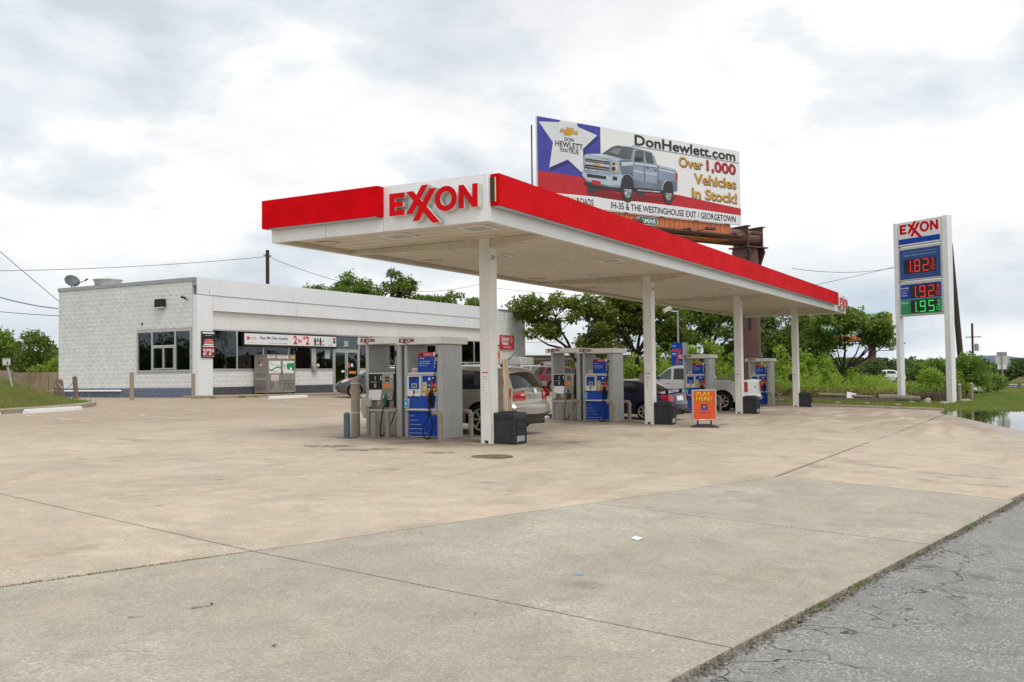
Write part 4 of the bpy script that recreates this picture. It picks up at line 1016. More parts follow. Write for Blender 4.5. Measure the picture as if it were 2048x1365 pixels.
def place_block(kind, M_, L, join=None):
    me = rb.choice(VAR[kind])
    if join is not None:
        S = M_ @ Matrix.Scale(L/BL, 4, (1, 0, 0))
        join.add([v.co for v in me.vertices], [tuple(p.vertices) for p in me.polygons], S); return
    o = bpy.data.objects.new('block', me); COL.objects.link(o); o.parent = shop
    o.matrix_local = M_ @ Matrix.Scale(L/BL, 4, (1, 0, 0))
def block_wall(origin, rz, length, z0, z1, kind_of, hole=None, single=lambda u, z: False, joins=None):
    """courses of running bond laid along local x from origin; outer face towards local -y"""
    M0 = Matrix.Translation(origin) @ Matrix.Rotation(rz, 4, 'Z'); k = 0; z = z0
    while z < z1-.02:
        u = -(BL/2 if k % 2 else 0)
        while u < length-.01:
            a, b2 = max(u, 0), min(u+BL, length)
            pieces = [(a, b2)]
            if hole and z+BH > hole[2]+.03 and z < hole[3]-.03:
                pieces = [(p, q) for p, q in ((a, min(b2, hole[0])), (max(a, hole[1]), b2)) if q-p > .03]
            for p, q in pieces:
                if q-p < .03: continue
                kd = kind_of(z)
                M_ = M0 @ Matrix.Translation((p, 0, z))
                place_block(kd, M_, q-p, None if single(p, z) else joins[kd])
            u += BL
        z += BH; k += 1
# left wall, seen face towards -X: local x runs from the back to the front
joins = {'w': MB(), 'b': MB(), 'd': MB()}
LW = BY1-BY0
HOLE = (BY1-28.26, BY1-24.66, 1.76, 3.66)
cnt = [0]
def near_left(u, z):
    ok = u > LW-4.05 and cnt[0] < 172
    if ok: cnt[0] += 1
    return ok
block_wall((BX0, BY1, 0), -math.pi/2, LW, .60, 5.80, lambda z: 'b' if z < .95 else 'w', HOLE, near_left, joins)
# front wall under the windows
cn2 = [0]
def near_front(u, z):
    cn2[0] += 1; return u < 9.0
block_wall((16.38, WY+.02, 0), 0, 8.62, .60, 1.80, lambda z: 'd' if z < .95 else 'w', None, near_front, joins)
block_wall((27.2, WY+.02, 0), 0, 14.4, .60, 1.80, lambda z: 'd' if z < .95 else 'w', None, lambda u, z: False, joins)
block_wall((42.35, FY+.12, 0), 0, BX1-42.35, .30, 5.86, lambda z: 'd' if z < .70 else 'w', None, lambda u, z: False, joins)
for kd, nm in (('w', 'block_field'), ('b', 'block_field'), ('d', 'block_field')):
    o = joins[kd].build(nm, {'w': M_wall, 'b': M_wallblue, 'd': M_walldark}[kd], shop); o['kind'] = 'stuff'
# backing walls (mortar shows in the joints)
core = MB()
def wallbox(mb, *a): mb.box(*a)
bk = MB()
bk.box(BX0+.004, BX0+.25, BY0, 24.66, .3, 5.80).box(BX0+.004, BX0+.25, 28.26, BY1, .3, 5.80).box(BX0+.004, BX0+.25, 24.66, 28.26, .3, 1.76).box(BX0+.004, BX0+.25, 24.66, 28.26, 3.66, 5.80)
bk.box(BX0+.25, BX1-.004, BY1-.2, BY1, .2, 5.80)
bk.box(BX1-.25, BX1-.002, FY+.40, BY1-.2, .2, 5.80)
bk.box(42.35, BX1-.004, FY+.124, FY+.38, .2, 5.80)
bk.box(16.38, 25.0, WY+.024, WY+.2, .2, 1.80).box(27.2, 41.6, WY+.024, WY+.2, .2, 1.80)
bk.build('wall_core', M_mortar, shop)
MB().box(BX0-.03, BX0+.004, BY0-.2, BY1+.1, .1, .60).build('footing', M_concrete, shop)
MB().box(BX0+.2, BX1-.2, 24.5, BY1-.2, 5.55, 5.62).build('roof', M_cap, shop)
MB().box(BX0+.2, BX1-.2, WY+.1, BY1-.2, .40, .585).build('floor', M_concrete, shop)
MB().box(BX0-.05, BX0+.26, BY0-.25, BY1+.05, 5.80, 5.98, c=.01).build('parapet_cap', M_cap, shop, 40)
MB().box(42.25, BX1+.05, FY+.06, FY+.42, 5.86, 5.97, c=.01).build('parapet_cap', M_cap, shop, 40)
MB().box(BX1-.26, BX1+.04, FY+.42, BY1, 5.80, 5.97).build('parapet_cap', M_cap, shop)
# fascia: two bands of metal panels and upright boards beneath
def sheet(name, x0, x1, y0, y1, z0, z1, m): return MB().box(x0+.006, x1-.006, y0, y1, z0, z1, c=.008).build(name, m, shop, 40)
uj = [BX0+.0, 16.16, 21.62, 27.08, 32.54, 38.0, 42.3]
for a, b2 in zip(uj[:-1], uj[1:]): sheet('upper_fascia_panel', a, b2, FY, FY+.10, 5.195, 5.98, M_panelw)
MB().box(BX0, 42.3, FY+.101, FY+.34, 5.60, 5.97).build('fascia_back', M_cap, shop)
lj = [16.40, 21.95, 27.5, 33.0, 38.5, 41.55]
for a, b2 in zip(lj[:-1], lj[1:]): sheet('lower_fascia_panel', a, b2, FY+.035, FY+.13, 4.50, 5.188, M_panelw)
MB().box(16.40, 41.55, FY+.135, WY+.02, 4.512, 4.56).build('fascia_soffit', M_panelc, shop)
x = 16.40
while x < 41.5:
    b2 = min(x+1.32, 41.55); MB().box(x+.004, b2-.004, WY-.05, WY+.06, 3.68, 4.505).build('upright_board', M_panelc, shop); x += 1.32
MB().box(BX0+.02, 16.38, FY+.02, BY0-.004, .45, 5.185, c=.012).build('pilaster', M_panelw, shop, 40)
MB().box(41.57, 42.32, FY+.02, BY0-.004, .30, 5.185, c=.012).build('pilaster', M_panelw, shop, 40)
# glazing
def frame_bar(x0, x1, z0, z1, y=WY, d=.10, name='mullion', m=None): return MB().box(x0, x1, y-.04, y+d-.04, z0, z1, c=.005).build(name, m or M_alu, shop, 40)
ZW0, ZW1 = 1.80, 3.66
mull = [16.40, 18.06, 19.78, 21.53, 23.28, 23.64, 25.02]
frame_bar(16.40, 41.55, 3.62, 3.678, name='window_head'); 
frame_bar(16.40, 25.02, 1.80, 1.86, name='window_sill', d=.16); frame_bar(27.22, 41.55, 1.80, 1.86, name='window_sill', d=.16)
panes = []
for x in (18.06, 19.78, 21.53): frame_bar(x-.035, x+.035, 1.86, 3.62)
frame_bar(23.28, 23.62, 1.86, 3.62, name='wide_mullion'); frame_bar(24.98, 25.06, .6, 3.62); frame_bar(27.16, 27.24, .6, 3.62)
for a, b2 in ((16.40, 18.02), (18.10, 19.74), (19.82, 21.49), (21.57, 23.27), (23.63, 24.97)):
    MB().box(a, b2, WY+.0, WY+.008, 1.86, 3.62).build('window_pane', M_pane, shop)
x = 27.24
while x < 41.0:
    b2 = min(x+2.0, 41.5); frame_bar(b2-.04, b2+.03, 1.86, 3.62); MB().box(x, b2-.042, WY, WY+.008, 1.86, 3.62).build('window_pane', M_pane, shop); x = b2+.03
# doors with transom and the street number
MB().box(25.06, 27.16, WY+.0, WY+.008, 2.90, 3.62).build('transom_pane', pm('teal_transom', (.055, .085, .095), (.045, .07, .08), 2, .12, spec=.7), shop)
bd = Board((25.06, WY, 2.90), (1, 0, 0), (0, -1, 0)); a = MB(); bd.text(a, '30', .85, .16, 1.22, .46, 2, .01); a.build('street_number', M_whitep, shop)
frame_bar(25.06, 27.16, 2.84, 2.90, name='door_head')
for x0, x1, hx in ((25.08, 26.09, 26.0), (26.13, 27.14, 26.22)):
    d = MB(); w = .09
    d.box(x0, x0+w, WY-.03, WY+.03, .60, 2.83).box(x1-w, x1, WY-.03, WY+.03, .60, 2.83).box(x0+w, x1-w, WY-.03, WY+.03, .60, .82).box(x0+w, x1-w, WY-.03, WY+.03, 2.73, 2.83)
    dr = d.build('door', M_alu, shop)
    MB().box(x0+w, x1-w, WY-.004, WY+.004, .82, 2.73).build('door_pane', M_pane, dr)
    MB().tube([(hx, WY-.03, 1.45), (hx, WY-.09, 1.47), (hx, WY-.09, 1.83), (hx, WY-.03, 1.85)], .014, 6).build('door_handle', M_black, dr)
bd = Board((25.08, WY-.006, .6), (1, 0, 0), (0, -1, 0)); a = MB(); bd.rect(a, .62, 1.05, .86, 1.17, 1); bd.rect(a, 1.42, 1.35, 1.60, 1.53, 1); a.build('door_sticker', M_whitep, shop)
a = MB(); bd.rect(a, 1.2, 1.30, 1.3, 1.56, 1); bd.rect(a, 1.22, .98, 1.85, 1.12, 1); a.build('door_sticker', M_orange, shop)
# left wall window: three lights, the middle one with a sliding hatch
YA, YB = 24.70, 28.22
fr = MB(); xx = BX0-.015
fr.box(xx-.03, xx+.08, YA-.02, YB+.02, 1.76, 1.83).box(xx-.02, xx+.08, YA-.02, YB+.02, 3.58, 3.65).box(xx-.02, xx+.08, YB-.05, YB+.02, 1.83, 3.58).box(xx-.02, xx+.08, YA-.02, YA+.05, 1.83, 3.58)
fr.box(xx-.02, xx+.08, 27.18, 27.26, 1.83, 3.58).box(xx-.02, xx+.08, 25.66, 25.74, 1.83, 3.58).box(xx-.02, xx+.08, 25.74, 27.18, 2.90, 2.97)
wf = fr.build('window_frame', M_alu, shop)
sf = MB()
for p, q in ((25.76, 26.44), (26.46, 27.16)):
    sf.box(xx-.035, xx+.0, p, p+.04, 1.86, 2.89).box(xx-.035, xx+.0, q-.04, q, 1.86, 2.89).box(xx-.035, xx+.0, p+.04, q-.04, 1.86, 1.92).box(xx-.035, xx+.0, p+.04, q-.04, 2.84, 2.89)
sf.build('sliding_sash', M_alu, wf)
for p, q, z0, z1 in ((YA+.05, 25.66, 1.83, 3.58), (25.74, 27.18, 2.97, 3.58), (25.74, 27.18, 1.83, 2.90), (27.26, YB-.05, 1.83, 3.58)):
    MB().box(xx+.03, xx+.036, p, q, z0, z1).build('window_pane', M_pane, shop)
# inside: partition, shelves with goods, a lit-free ceiling
inn = MB().box(16.5, 41.5, 28.6, 28.7, .59, 3.9).box(16.2, 41.5, WY+.2, 33.6, 3.75, 3.8).build('interior_partition', M_interior, shop)
gc = [pm('goods_%d' % i, c, None, 18, .5) for i, c in enumerate(((.35, .05, .03), (.45, .28, .03), (.05, .12, .3), (.3, .3, .28), (.04, .16, .06)))]
rs = random.Random(5)
for k in range(7):
    x0 = 17.2+k*1.15+(1.6 if k > 5 else 0)
    sh = MB().box(x0, x0+.9, 25.5, 25.9, .59, 1.35+.3*(k % 2)).build('shelf', M_interior, shop)
    for j in range(3):
        z = 1.36+.3*(k % 2)
        MB().box(x0+.05+j*.28, x0+.28+j*.28, 25.55, 25.85, z, z+.12+rs.random()*.25, c=.01).build('goods', rs.choice(gc), sh)
MB().box(23.9, 24.9, 24.72, 24.95, 1.83, 2.02, c=.01).build('goods', gc[0], shop); MB().box(24.4, 24.85, 24.7, 24.9, 2.03, 2.25, c=.01).build('goods', gc[1], shop)
# taped notice, and a blue panel with a red seven, on the glass
bd = Board((0, WY-.003, 0), (1, 0, 0), (0, -1, 0), step=.002)
a = MB(); bd.poly(a, [(24.32, 2.42), (24.74, 2.36), (24.80, 2.92), (24.37, 2.98)], 1); a.build('taped_notice', pm('pale_notice', (.42, .52, .56), None, 20, .5), shop)
a = MB(); bd.rect(a, 31.9, 1.95, 32.9, 2.9, 1); a.build('blue_window_panel', M_blued, shop)
a = MB(); bd.poly(a, [(32.05, 2.75), (32.75, 2.75), (32.75, 2.6), (32.5, 2.05), (32.35, 2.05), (32.58, 2.6), (32.05, 2.6)], 2); a.build('red_seven', M_redp, shop)
# wall pack light, camera, rust mark, pipe on the left wall
wl_ = MB().prism([(26.28, 4.72), (26.86, 4.72), (26.82, 5.08), (26.32, 5.08)], BX0-.22, BX0-.012, 'x').build('wall_lamp', M_black, shop)
MB().prism([(26.34, 4.66), (26.80, 4.66), (26.84, 4.718), (26.30, 4.718)], BX0-.20, BX0-.05, 'x').build('lamp_lens', M_lampw, wl_)
cm = MB().cyl((BX0-.01, 24.86, 4.95), (BX0-.14, 24.95, 5.0), .018).cyl((BX0-.12, 24.90, 5.04), (BX0-.30, 25.03, 5.10), .05, .045).build('security_camera', M_black, shop, 40)
MB().box(BX0-.04, BX0-.012, 27.86, 27.92, 3.92, 4.06).build('rusty_bracket', pm('rust', (.10, .02, .012), None, 9, .8), shop)
dp = MB().tube([(BX0-.07, BY1-.02, .89), (BX0-.07, 29.5, .89), (BX0-.05, 29.38, .89), (BX0-.0, 29.36, .89)], .045, 10).build('drain_pipe', M_white, shop, 50)
MB().box(BX0-.09, BX0-.01, 31.9, 31.98, .83, .95).build('pipe_clip', M_galv, shop)
# sidewalk before the shop
sw = empty('sidewalk'); tag(sw, 'raised concrete walk along the shop front', kind='structure')
xq = [14.9]
while xq[-1] < 46: xq.append(xq[-1]+3.05)
for a, b2 in zip(xq[:-1], xq[1:]):
    za, zb = h(a, 23.5)+.10, h(b2, 23.5)+.10
    y0, y1 = 22.85, WY+.1; g_ = .006
    v = [(a+g_, y0, za-.35), (b2-g_, y0, zb-.35), (b2-g_, y1, zb-.35), (a+g_, y1, za-.35), (a+g_, y0, za-.02), (b2-g_, y0, zb-.02), (b2-g_, y0+.03, zb), (b2-g_, y1, zb), (a+g_, y1, za), (a+g_, y0+.03, za)]
    MB().add(v, [(0, 1, 5, 4), (4, 5, 6, 9), (9, 6, 7, 8), (0, 4, 9, 8, 3), (1, 2, 7, 6, 5)]).build('slab', M_lot, sw)
# ------------------------------------------------------------------ signs on the shop
def sign_box(name, label, x0, x1, z0, z1, y, d, m, cat='sign'):
    t = empty(name, (x0, y, z0)); tag(t, label, cat); MB().box(0, x1-x0, 0, d, 0, z1-z0, c=.006).build('case', m, t, 40)
    return t, Board((0, -.0005, 0), (1, 0, 0), (0, -1, 0), t)
t, bd = sign_box('banner_sign', 'long white soft drink offer banner in black frame over shop windows', 18.30, 25.10, 2.92, 3.62, WY-.20, .15, M_black)
W_ = 6.8
a = MB(); bd.rect(a, .06, .10, W_-.06, .62, 1); pn = a.build('banner_face', M_whitep, t)
a = MB(); st = [(.30+.15*(1 if i % 2 == 0 else .42)*math.sin(i*math.pi/5), .40+.15*(1 if i % 2 == 0 else .42)*math.cos(i*math.pi/5)) for i in range(10)]; bd.poly(a, st, 2)
bd.text(a, '2', 3.42, .16, 3.70, .60, 2, .04); bd.text(a, 'for', 3.76, .24, 4.07, .46, 2, .04); bd.text(a, '$', 4.14, .40, 4.30, .60, 2, .04); bd.text(a, '2', 4.33, .16, 4.60, .60, 2, .04)
bd.rect(a, 6.05, .155, 6.45, .175, 2); bd.disc(a, 6.58, .43, .115, .15, 2, 16, 0, math.pi); a.build('red_lettering', M_redp, t)
a = MB(); bd.text(a, 'A.M.A.', .42, .33, .84, .47, 2, .0); a.build('grey_lettering', pm('grey_lettering', (.2, .2, .22), None, 5, .5), t)
a = MB(); bd.text(a, 'Pepsi, Mtn Dew, Aquafina', 1.08, .32, 3.02, .51, 2, .02); bd.disc(a, 6.58, .40, .115, .15, 2, 16, math.pi, 2*math.pi); a.build('blue_lettering', pm('ink_blue', (.03, .06, .25), None, 5, .5), t)
a = MB(); bd.text(a, 'All Flavors 1-Liter Bottles', 1.68, .155, 3.0, .23, 2, .0); a.build('green_lettering', M_greenp, t)
a = MB(); bd.rect(a, .22, .18, .85, .19, 2); bd.rect(a, 1.1, .18, 1.6, .19, 2); bd.ring(a, 6.22, .33, .13, .145, 2); a.build('fine_print', M_galv, t)
for k, mm in enumerate((M_dark, M_greenp, M_dark, M_cyan)):
    u = 5.05+k*.21; z1 = .56 if k < 3 else .46
    a = MB(); bd.poly(a, [(u-.075, .14), (u+.075, .14), (u+.085, z1-.16), (u+.03, z1-.03), (u+.03, z1), (u-.03, z1), (u-.03, z1-.03), (u-.085, z1-.16)], 2); bt = a.build('printed_bottle', mm, t)
    a = MB(); bd.rect(a, u-.07, .22, u+.07, .32, 3); a.build('bottle_label', [M_redp, M_whitep, M_redp, M_whitep][k], bt)
t, bd = sign_box('poster_frame', 'black framed energy drink poster on the white corner pilaster', 15.66, 16.44, 2.36, 3.55, FY-.04, .045, M_black)
a = MB(); bd.rect(a, .05, .05, .73, .49, 1); pr = a.build('red_panel', pm('crimson_print', (.36, .006, .014), None, 5, .4), t)
a = MB(); bd.rect(a, .05, .49, .73, .53, 1); bd.rect(a, .12, .56, .68, .62, 1); bd.rect(a, .05, 1.08, .73, 1.15, 1); bd.text(a, '2/', .07, .13, .30, .40, 2, .03); bd.text(a, '$', .31, .28, .39, .42, 2, .03); bd.text(a, '2', .40, .13, .56, .40, 2, .03); bd.text(a, '50', .57, .25, .72, .40, 2, .03); bd.rect(a, .2, 1.0, .6, 1.012, 1); bd.rect(a, .05, .06, .73, .072, 2); a.build('white_lettering', M_whitep, t)
a = MB()
for k in range(5): bd.poly(a, [(.15+k*.11, .62), (.25+k*.11, .62), (.25+k*.11, .84-.04*abs(k-2)), (.20+k*.11, .90-.04*abs(k-2)), (.15+k*.11, .84-.04*abs(k-2))], 1)
a.build('red_can_print', M_redp, t)
a = MB()
for k in range(3): bd.rect(a, .13+.02*k, .66+.07*k, .69-.02*k, .675+.07*k, 2)
a.build('white_stripe', M_whitep, t)
t, bd = sign_box('money_transfer_sign', 'red money transfer sign on the far right shop wall', 42.55, 44.45, 3.18, 4.16, FY-.01, .08, M_redp)
a = MB(); bd.text(a, 'Orlandi', .06, .58, 1.10, .90, 1, .03); bd.text(a, 'Valuta', .10, .30, 1.05, .58, 1, .03); bd.text(a, 'Envio de dinero', .35, .10, 1.45, .22, 1, .01)
a.build('lettering', M_whitep, t)
a = MB(); bd.ring(a, 1.48, .68, .10, .20, 1, 18); bd.rect(a, 1.44, .40, 1.52, .96, 1.5); a.build('emblem', pm('pale_red', (.70, .35, .33), None, 5, .5), t)
t, bd = sign_box('side_poster', 'small black framed poster on the far right pilaster of shop', 41.75, 42.3, 2.0, 3.45, FY-.06, .05, M_black)
a = MB(); bd.rect(a, .06, .08, .49, .5, 1); bd.rect(a, .06, 1.0, .49, 1.37, 1); a.build('poster_print', M_cream, t)
a = MB(); bd.rect(a, .06, .5, .49, 1.0, 1); a.build('poster_red', M_orange, t)

# ------------------------------------------------------------------ propane cage
cg = empty('propane_cage', (19.10, 23.62, h(20, 23.5)+.10)); tag(cg, 'grey steel propane exchange cage before the shop windows', 'cage')
CWd, CDp, CH = 1.98, .80, 1.86
st_ = MB()
for z in (.08, CH-.16): pass
MB().box(0, .05, 0, CDp, .06, CH, c=.004).build('side_sheet', M_stain, cg); MB().box(CWd-.05, CWd, 0, CDp, .06, CH, c=.004).build('side_sheet', M_stain, cg)
MB().box(.05, CWd-.05, CDp-.04, CDp, .06, CH).build('back_sheet', M_stain, cg); MB().box(-.015, CWd+.015, -.02, CDp, CH, CH+.04, c=.006).build('top_sheet', M_stain, cg, 40); MB().box(.05, CWd-.05, .0, CDp-.04, .06, .09).build('floor_sheet', M_stain, cg)
MB().box(.05, CWd-.05, -.015, .02, CH-.17, CH-.002).build('header_rail', M_stain, cg)
for x in (.0, CWd-.14): 
    for y in (.05, CDp-.15): MB().box(x+.02, x+.12, y, y+.1, 0, .06).build('foot', M_black, cg)
def perf_door(x0, x1, nm):
    d = MB(); d.box(x0, x0+.05, -.03, .0, .08, CH-.19).box(x1-.05, x1, -.03, .0, .08, CH-.19).box(x0+.05, x1-.05, -.03, .0, .08, .14).box(x0+.05, x1-.05, -.03, .0, CH-.25, CH-.19).box(x0+.05, x1-.05, -.022, -.008, .14, CH-.25)
    dr = d.build('cage_door', M_stain, cg)
    b_ = Board((x0, -.0225, 0), (1, 0, 0), (0, -1, 0), step=.003)
    ho = MB()
    for j in range(7):
        for i in range(10):
            if 2 <= i-j*.5 and i+j*.5 <= 8 and nm == 0: continue
            b_.disc(ho, x0*0+.10+i*.085+(.04 if j % 2 else 0), .20+j*.075, .027, layer=1, n=6)
    ho.build('perforation', M_dark, dr)
    a = MB(); b_.rect(a, .07, 1.0, x1-x0-.07, CH-.27, 1); pn_ = a.build('door_poster', M_whitep, dr)
    a = MB()
    if nm == 0:
        lo = [(.07+i*.1, 1.14+.05*math.sin(i*.8+3.4)+.012*i) for i in range(9)]; b_.poly(a, lo+[(q[0], q[1]+.075) for q in lo[::-1]], 2)
        a.build('green_swoosh', M_greenp, dr)
        a = MB(); b_.text(a, 'Texas Propane', .14, 1.36, .80, 1.44, 2, .01); b_.text(a, 'EXPRESS', .25, 1.04, .75, 1.11, 2, .0); b_.poly(a, [(.16, 1.46), (.24, 1.54), (.30, 1.50), (.27, 1.47)], 2); a.build('poster_text', M_galv, dr)
        a = MB(); b_.rect(a, .22, .62, .72, .92, 1); sg = a.build('warning_plate', M_whitep, dr)
        a = MB()
        for k in range(4): b_.text(a, ['NO SMOKING', 'FLAMMABLE', 'DANGER', 'KEEP AWAY'][k], .26, .85-k*.065, .68, .89-k*.065, 2, .02)
        a.build('warning_text', M_redp, dr)
    else:
        b_.poly(a, [(.32, 1.34), (.36, 1.48), (.9, 1.50), (.9, 1.1), (.72, 1.12), (.70, 1.26), (.62, 1.30), (.56, 1.26), (.54, 1.13), (.38, 1.2)], 2); a.build('green_swoosh', M_greenp, dr)
        a = MB(); b_.rect(a, .12, 1.28, .22, 1.42, 2); b_.rect(a, .12, 1.20, .3, 1.22, 2); b_.rect(a, .12, 1.05, .6, 1.06, 2); a.build('poster_text', M_galv, dr)
    return dr
perf_door(.06, .98, 0); perf_door(1.0, CWd-.06, 1)
MB().cyl((.99, -.06, 1.0), (.99, -.02, 1.0), .035).build('padlock', M_black, cg, 40)
bd = Board((0, -.016, 0), (1, 0, 0), (0, -1, 0)); a = MB(); bd.rect(a, .03, CH-.14, .55, CH-.03, 1); bd.rect(a, .70, CH-.15, 1.45, CH-.02, 1); a.build('header_label', M_whitep, cg)
a = MB(); bd.rect(a, .08, CH-.10, .5, CH-.07, 2); bd.text(a, 'NO SMOKING', .78, CH-.11, 1.38, CH-.05, 2, .02); a.build('header_text', M_redp, cg)
a = MB(); bd.rect(a, 1.7, CH-.14, 1.9, CH-.03, 1); a.build('header_label', M_yellow, cg)
bl_ = Board((-.0005, CDp, 0), (0, -1, 0), (-1, 0, 0)); ho = MB()
for j in range(15):
    if j in (9, 10): continue
    for i in range(9): bl_.disc(ho, .08+i*.08+(.04 if j % 2 else 0), .22+j*.055, .023, layer=1, n=6)
ho.build('perforation', M_dark, cg)
for (du, dv, mm) in ((0, .075, M_redp), (-.075, 0, M_blue), (.075, 0, M_yellow), (0, -.075, M_whitep)):
    a = MB(); bl_.poly(a, [(.40+du, 1.48+dv-.07), (.40+du+.07, 1.48+dv), (.40+du, 1.48+dv+.07), (.40+du-.07, 1.48+dv)], 2); a.build('hazard_diamond', mm, cg)
# meter box on the wide mullion
t = empty('pay_phone', (23.43, WY-.06, 1.72)); tag(t, 'small grey box with yellow lamp on the wide window mullion', 'box')
MB().box(-.16, .16, -.12, 0, 0, .30, c=.02).build('case', M_galv, t, 40); MB().lathe([(.09, 0), (.09, .05), (.06, .09), (0, .10)], 16, Matrix.Translation((.12, -.13, .30)) @ Matrix.Rotation(R(90), 4, 'X')).build('lamp', M_cream, t, 40)

# ------------------------------------------------------------------ on the roof and round the left corner
t = empty('roof_vent', (16.6, 31.75, 5.62)); tag(t, 'round pale roof exhaust fan above the left shop wall', 'vent')
MB().lathe([(.52, 0), (.54, .30), (.66, .72), (.68, .74), (.66, .76), (.30, .80), (.16, .90), (0, .92)], 28).build('hood', M_letside, t, 40)
MB().lathe([(.68, .70), (.70, .72), (.70, .75), (.68, .76)], 28).build('rim', M_letside, t, 40)
MB().box(-.70, -.60, -.15, .15, .33, .46, c=.02).build('hatch', M_black, t, 40)
t = empty('satellite_dish', (15.75, 33.35, 5.98)); tag(t, 'dark tilted satellite dish on the shop roof corner', 'satellite dish')
MB().lathe([(0, 0), (.13, .012), (.26, .045), (.36, .10), (.37, .104), (.36, .108), (.26, .055), (.13, .022)], 24, Matrix.Translation((0, 0, .30)) @ Vector((-.25, -.72, .52)).to_track_quat('Z', 'Y').to_matrix().to_4x4()).build('reflector', pm('dish_grey', (.10, .115, .13), None, 6, .5), t, 40)
MB().cyl((0, 0, -.1), (0, 0, .32), .03).cyl((0, 0, .12), (.1, -.9, .34), .018).cyl((.1, -.9, .34), (.1, -1.05, .40), .04).build('mount', M_black, t)
# ------------------------------------------------------------------ billboard on its brown steel monopole
ANG = R(-26.3); BU = Vector((math.cos(ANG), math.sin(ANG), 0)); BN = Vector((math.sin(ANG), -math.cos(ANG), 0)); BO = Vector((26.70, 12.93, 9.88))
bb = empty('billboard', (0, 0, 0)); tag(bb, 'big star and pickup truck billboard on brown pole behind canopy', 'billboard')
MBB = Matrix(((BU.x, -BN.x, 0, BO.x), (BU.y, -BN.y, 0, BO.y), (0, 0, 1, BO.z), (0, 0, 0, 1)))   # local x along the board, y away from the viewer, z up
def lbox(name, x0, x1, y0, y1, z0, z1, m, parent=None, c=0): return MB().box(x0, x1, y0, y1, z0, z1, MBB, c).build(name, m, parent or bb, 40 if c else None)
lbox('panel', 0, 14.5, .0, .12, 0, 4.3, M_whitep)
bd = Board(BO, BU, BN, step=.006)
C_bblue = pm('poster_blue', (.055, .055, .36), (.045, .045, .31), 1.5, .5, world=True, bump=.25, bscale=2.2)
C_bred = pm('poster_red', (.55, .012, .022), (.46, .01, .02), 1.5, .5, world=True, bump=.25, bscale=2.2)
C_bwht = pm('poster_white', (.78, .79, .80), (.74, .75, .77), 1.5, .5, world=True, bump=.25, bscale=2.2)
C_blk = pm('poster_black', (.02, .02, .022), None, 2, .5)
C_gold = pm('poster_gold', (.66, .33, .02), None, 2, .5)
C_slv = pm('poster_silver', (.30, .37, .46), (.20, .26, .34), .55, .5, world=True)
C_slvl = pm('poster_light_silver', (.48, .55, .63), None, 1, .5)
C_gls = pm('poster_glass', (.05, .06, .065), (.14, .15, .155), .6, .5, world=True)
C_slvd = pm('poster_dark_silver', (.12, .15, .195), (.18, .22, .28), .8, .5, world=True)
C_chr = pm('poster_chrome', (.55, .57, .60), (.3, .32, .35), 2.5, .45, world=True)
C_dk = pm('poster_dark', (.03, .032, .036), None, 2, .5)
C_tyre = pm('poster_tyre', (.045, .046, .048), None, 2, .5)
C_star = pm('poster_star', (.70, .72, .75), (.64, .66, .69), 1, .5, world=True, bump=.25, bscale=2.2)
C_amb = pm('poster_amber', (.75, .42, .06), None, 2, .5)
C_shad = pm('poster_shadow', (.23, .008, .012), None, 2, .5)
def pp(name, pts, m, layer): a = MB(); bd.poly(a, pts, layer); return a.build(name, m, bb)
def pt(name, items, m, layer=4, bold=.03):
    a = MB()
    for t_, u0, v0, u1, v1 in items: bd.text(a, t_, u0, v0, u1, v1, layer, bold)
    return a.build(name, m, bb)
pp('printed_field', [(0, 1.55), (4.05, 1.45), (4.05, 4.3), (0, 4.3)], C_bblue, 1)
pp('printed_band', [(0, 1.6), (2.66, 1.55), (5.6, 1.4), (9.58, 1.28), (14.5, .96), (14.5, .32), (0, .44)], C_bred, 2)
pp('printed_strip', [(0, 0), (14.5, 0), (14.5, .56), (9.57, .64), (4.09, .64), (.97, .57), (0, .58)], C_bwht, 3)
pp('printed_star_shadow', [(.30, 3.9), (1.10, 3.05), (.78, 1.62), (1.95, 2.18), (3.05, 1.56), (3.02, 2.95), (3.95, 3.72), (2.7, 4.0)], pm('poster_deep_blue', (.02, .02, .16), None, 2, .5), 1.5)
pp('printed_star', [(.09, 4.04), (1.37, 4.18), (1.46, 4.298), (2.5, 4.298), (2.57, 4.1), (3.83, 3.83), (2.87, 3.01), (2.91, 1.69), (1.88, 2.35), (.71, 1.81), (.96, 3.11)], C_star, 2.5)
# emblem, dealer name
pp('printed_emblem', [(1.36, 3.66), (1.62, 3.66), (1.62, 3.55), (2.13, 3.55), (2.16, 3.66), (2.53, 3.66), (2.60, 3.88), (2.30, 3.88), (2.30, 4.00), (1.82, 4.00), (1.80, 3.88), (1.44, 3.88)], C_chr, 3)
pp('printed_emblem', [(1.42, 3.69), (1.66, 3.69), (1.66, 3.58), (2.09, 3.58), (2.12, 3.69), (2.49, 3.69), (2.54, 3.85), (2.26, 3.85), (2.26, 3.96), (1.86, 3.96), (1.84, 3.85), (1.48, 3.85)], C_gold, 4)
pt('dealer_name', [('DON', 1.68, 3.28, 2.27, 3.47), ('HEWLETT', 1.10, 2.95, 2.86, 3.23), ('TRUE', 1.92, 2.68, 2.60, 2.92), ('TEXAS', 1.36, 2.71, 1.88, 2.89)], C_blk, 4, .018)
pt('web_address', [('DonHewlett.com', 6.4, 3.66, 14.12, 4.22)], C_blk, 4, .022)
a = MB(); bd.rect(a, 6.23, 3.585, 14.42, 3.61, 4); a.build('rule', C_blk, bb)
pt('slogan_shadow', [('Over', 9.63, 2.84, 11.5, 3.41), ('1,000', 11.78, 2.75, 14.15, 3.46), ('Vehicles', 10.78, 2.02, 14.17, 2.60), ('In Stock!', 10.59, 1.19, 14.2, 1.78)], C_blk, 4, .02)
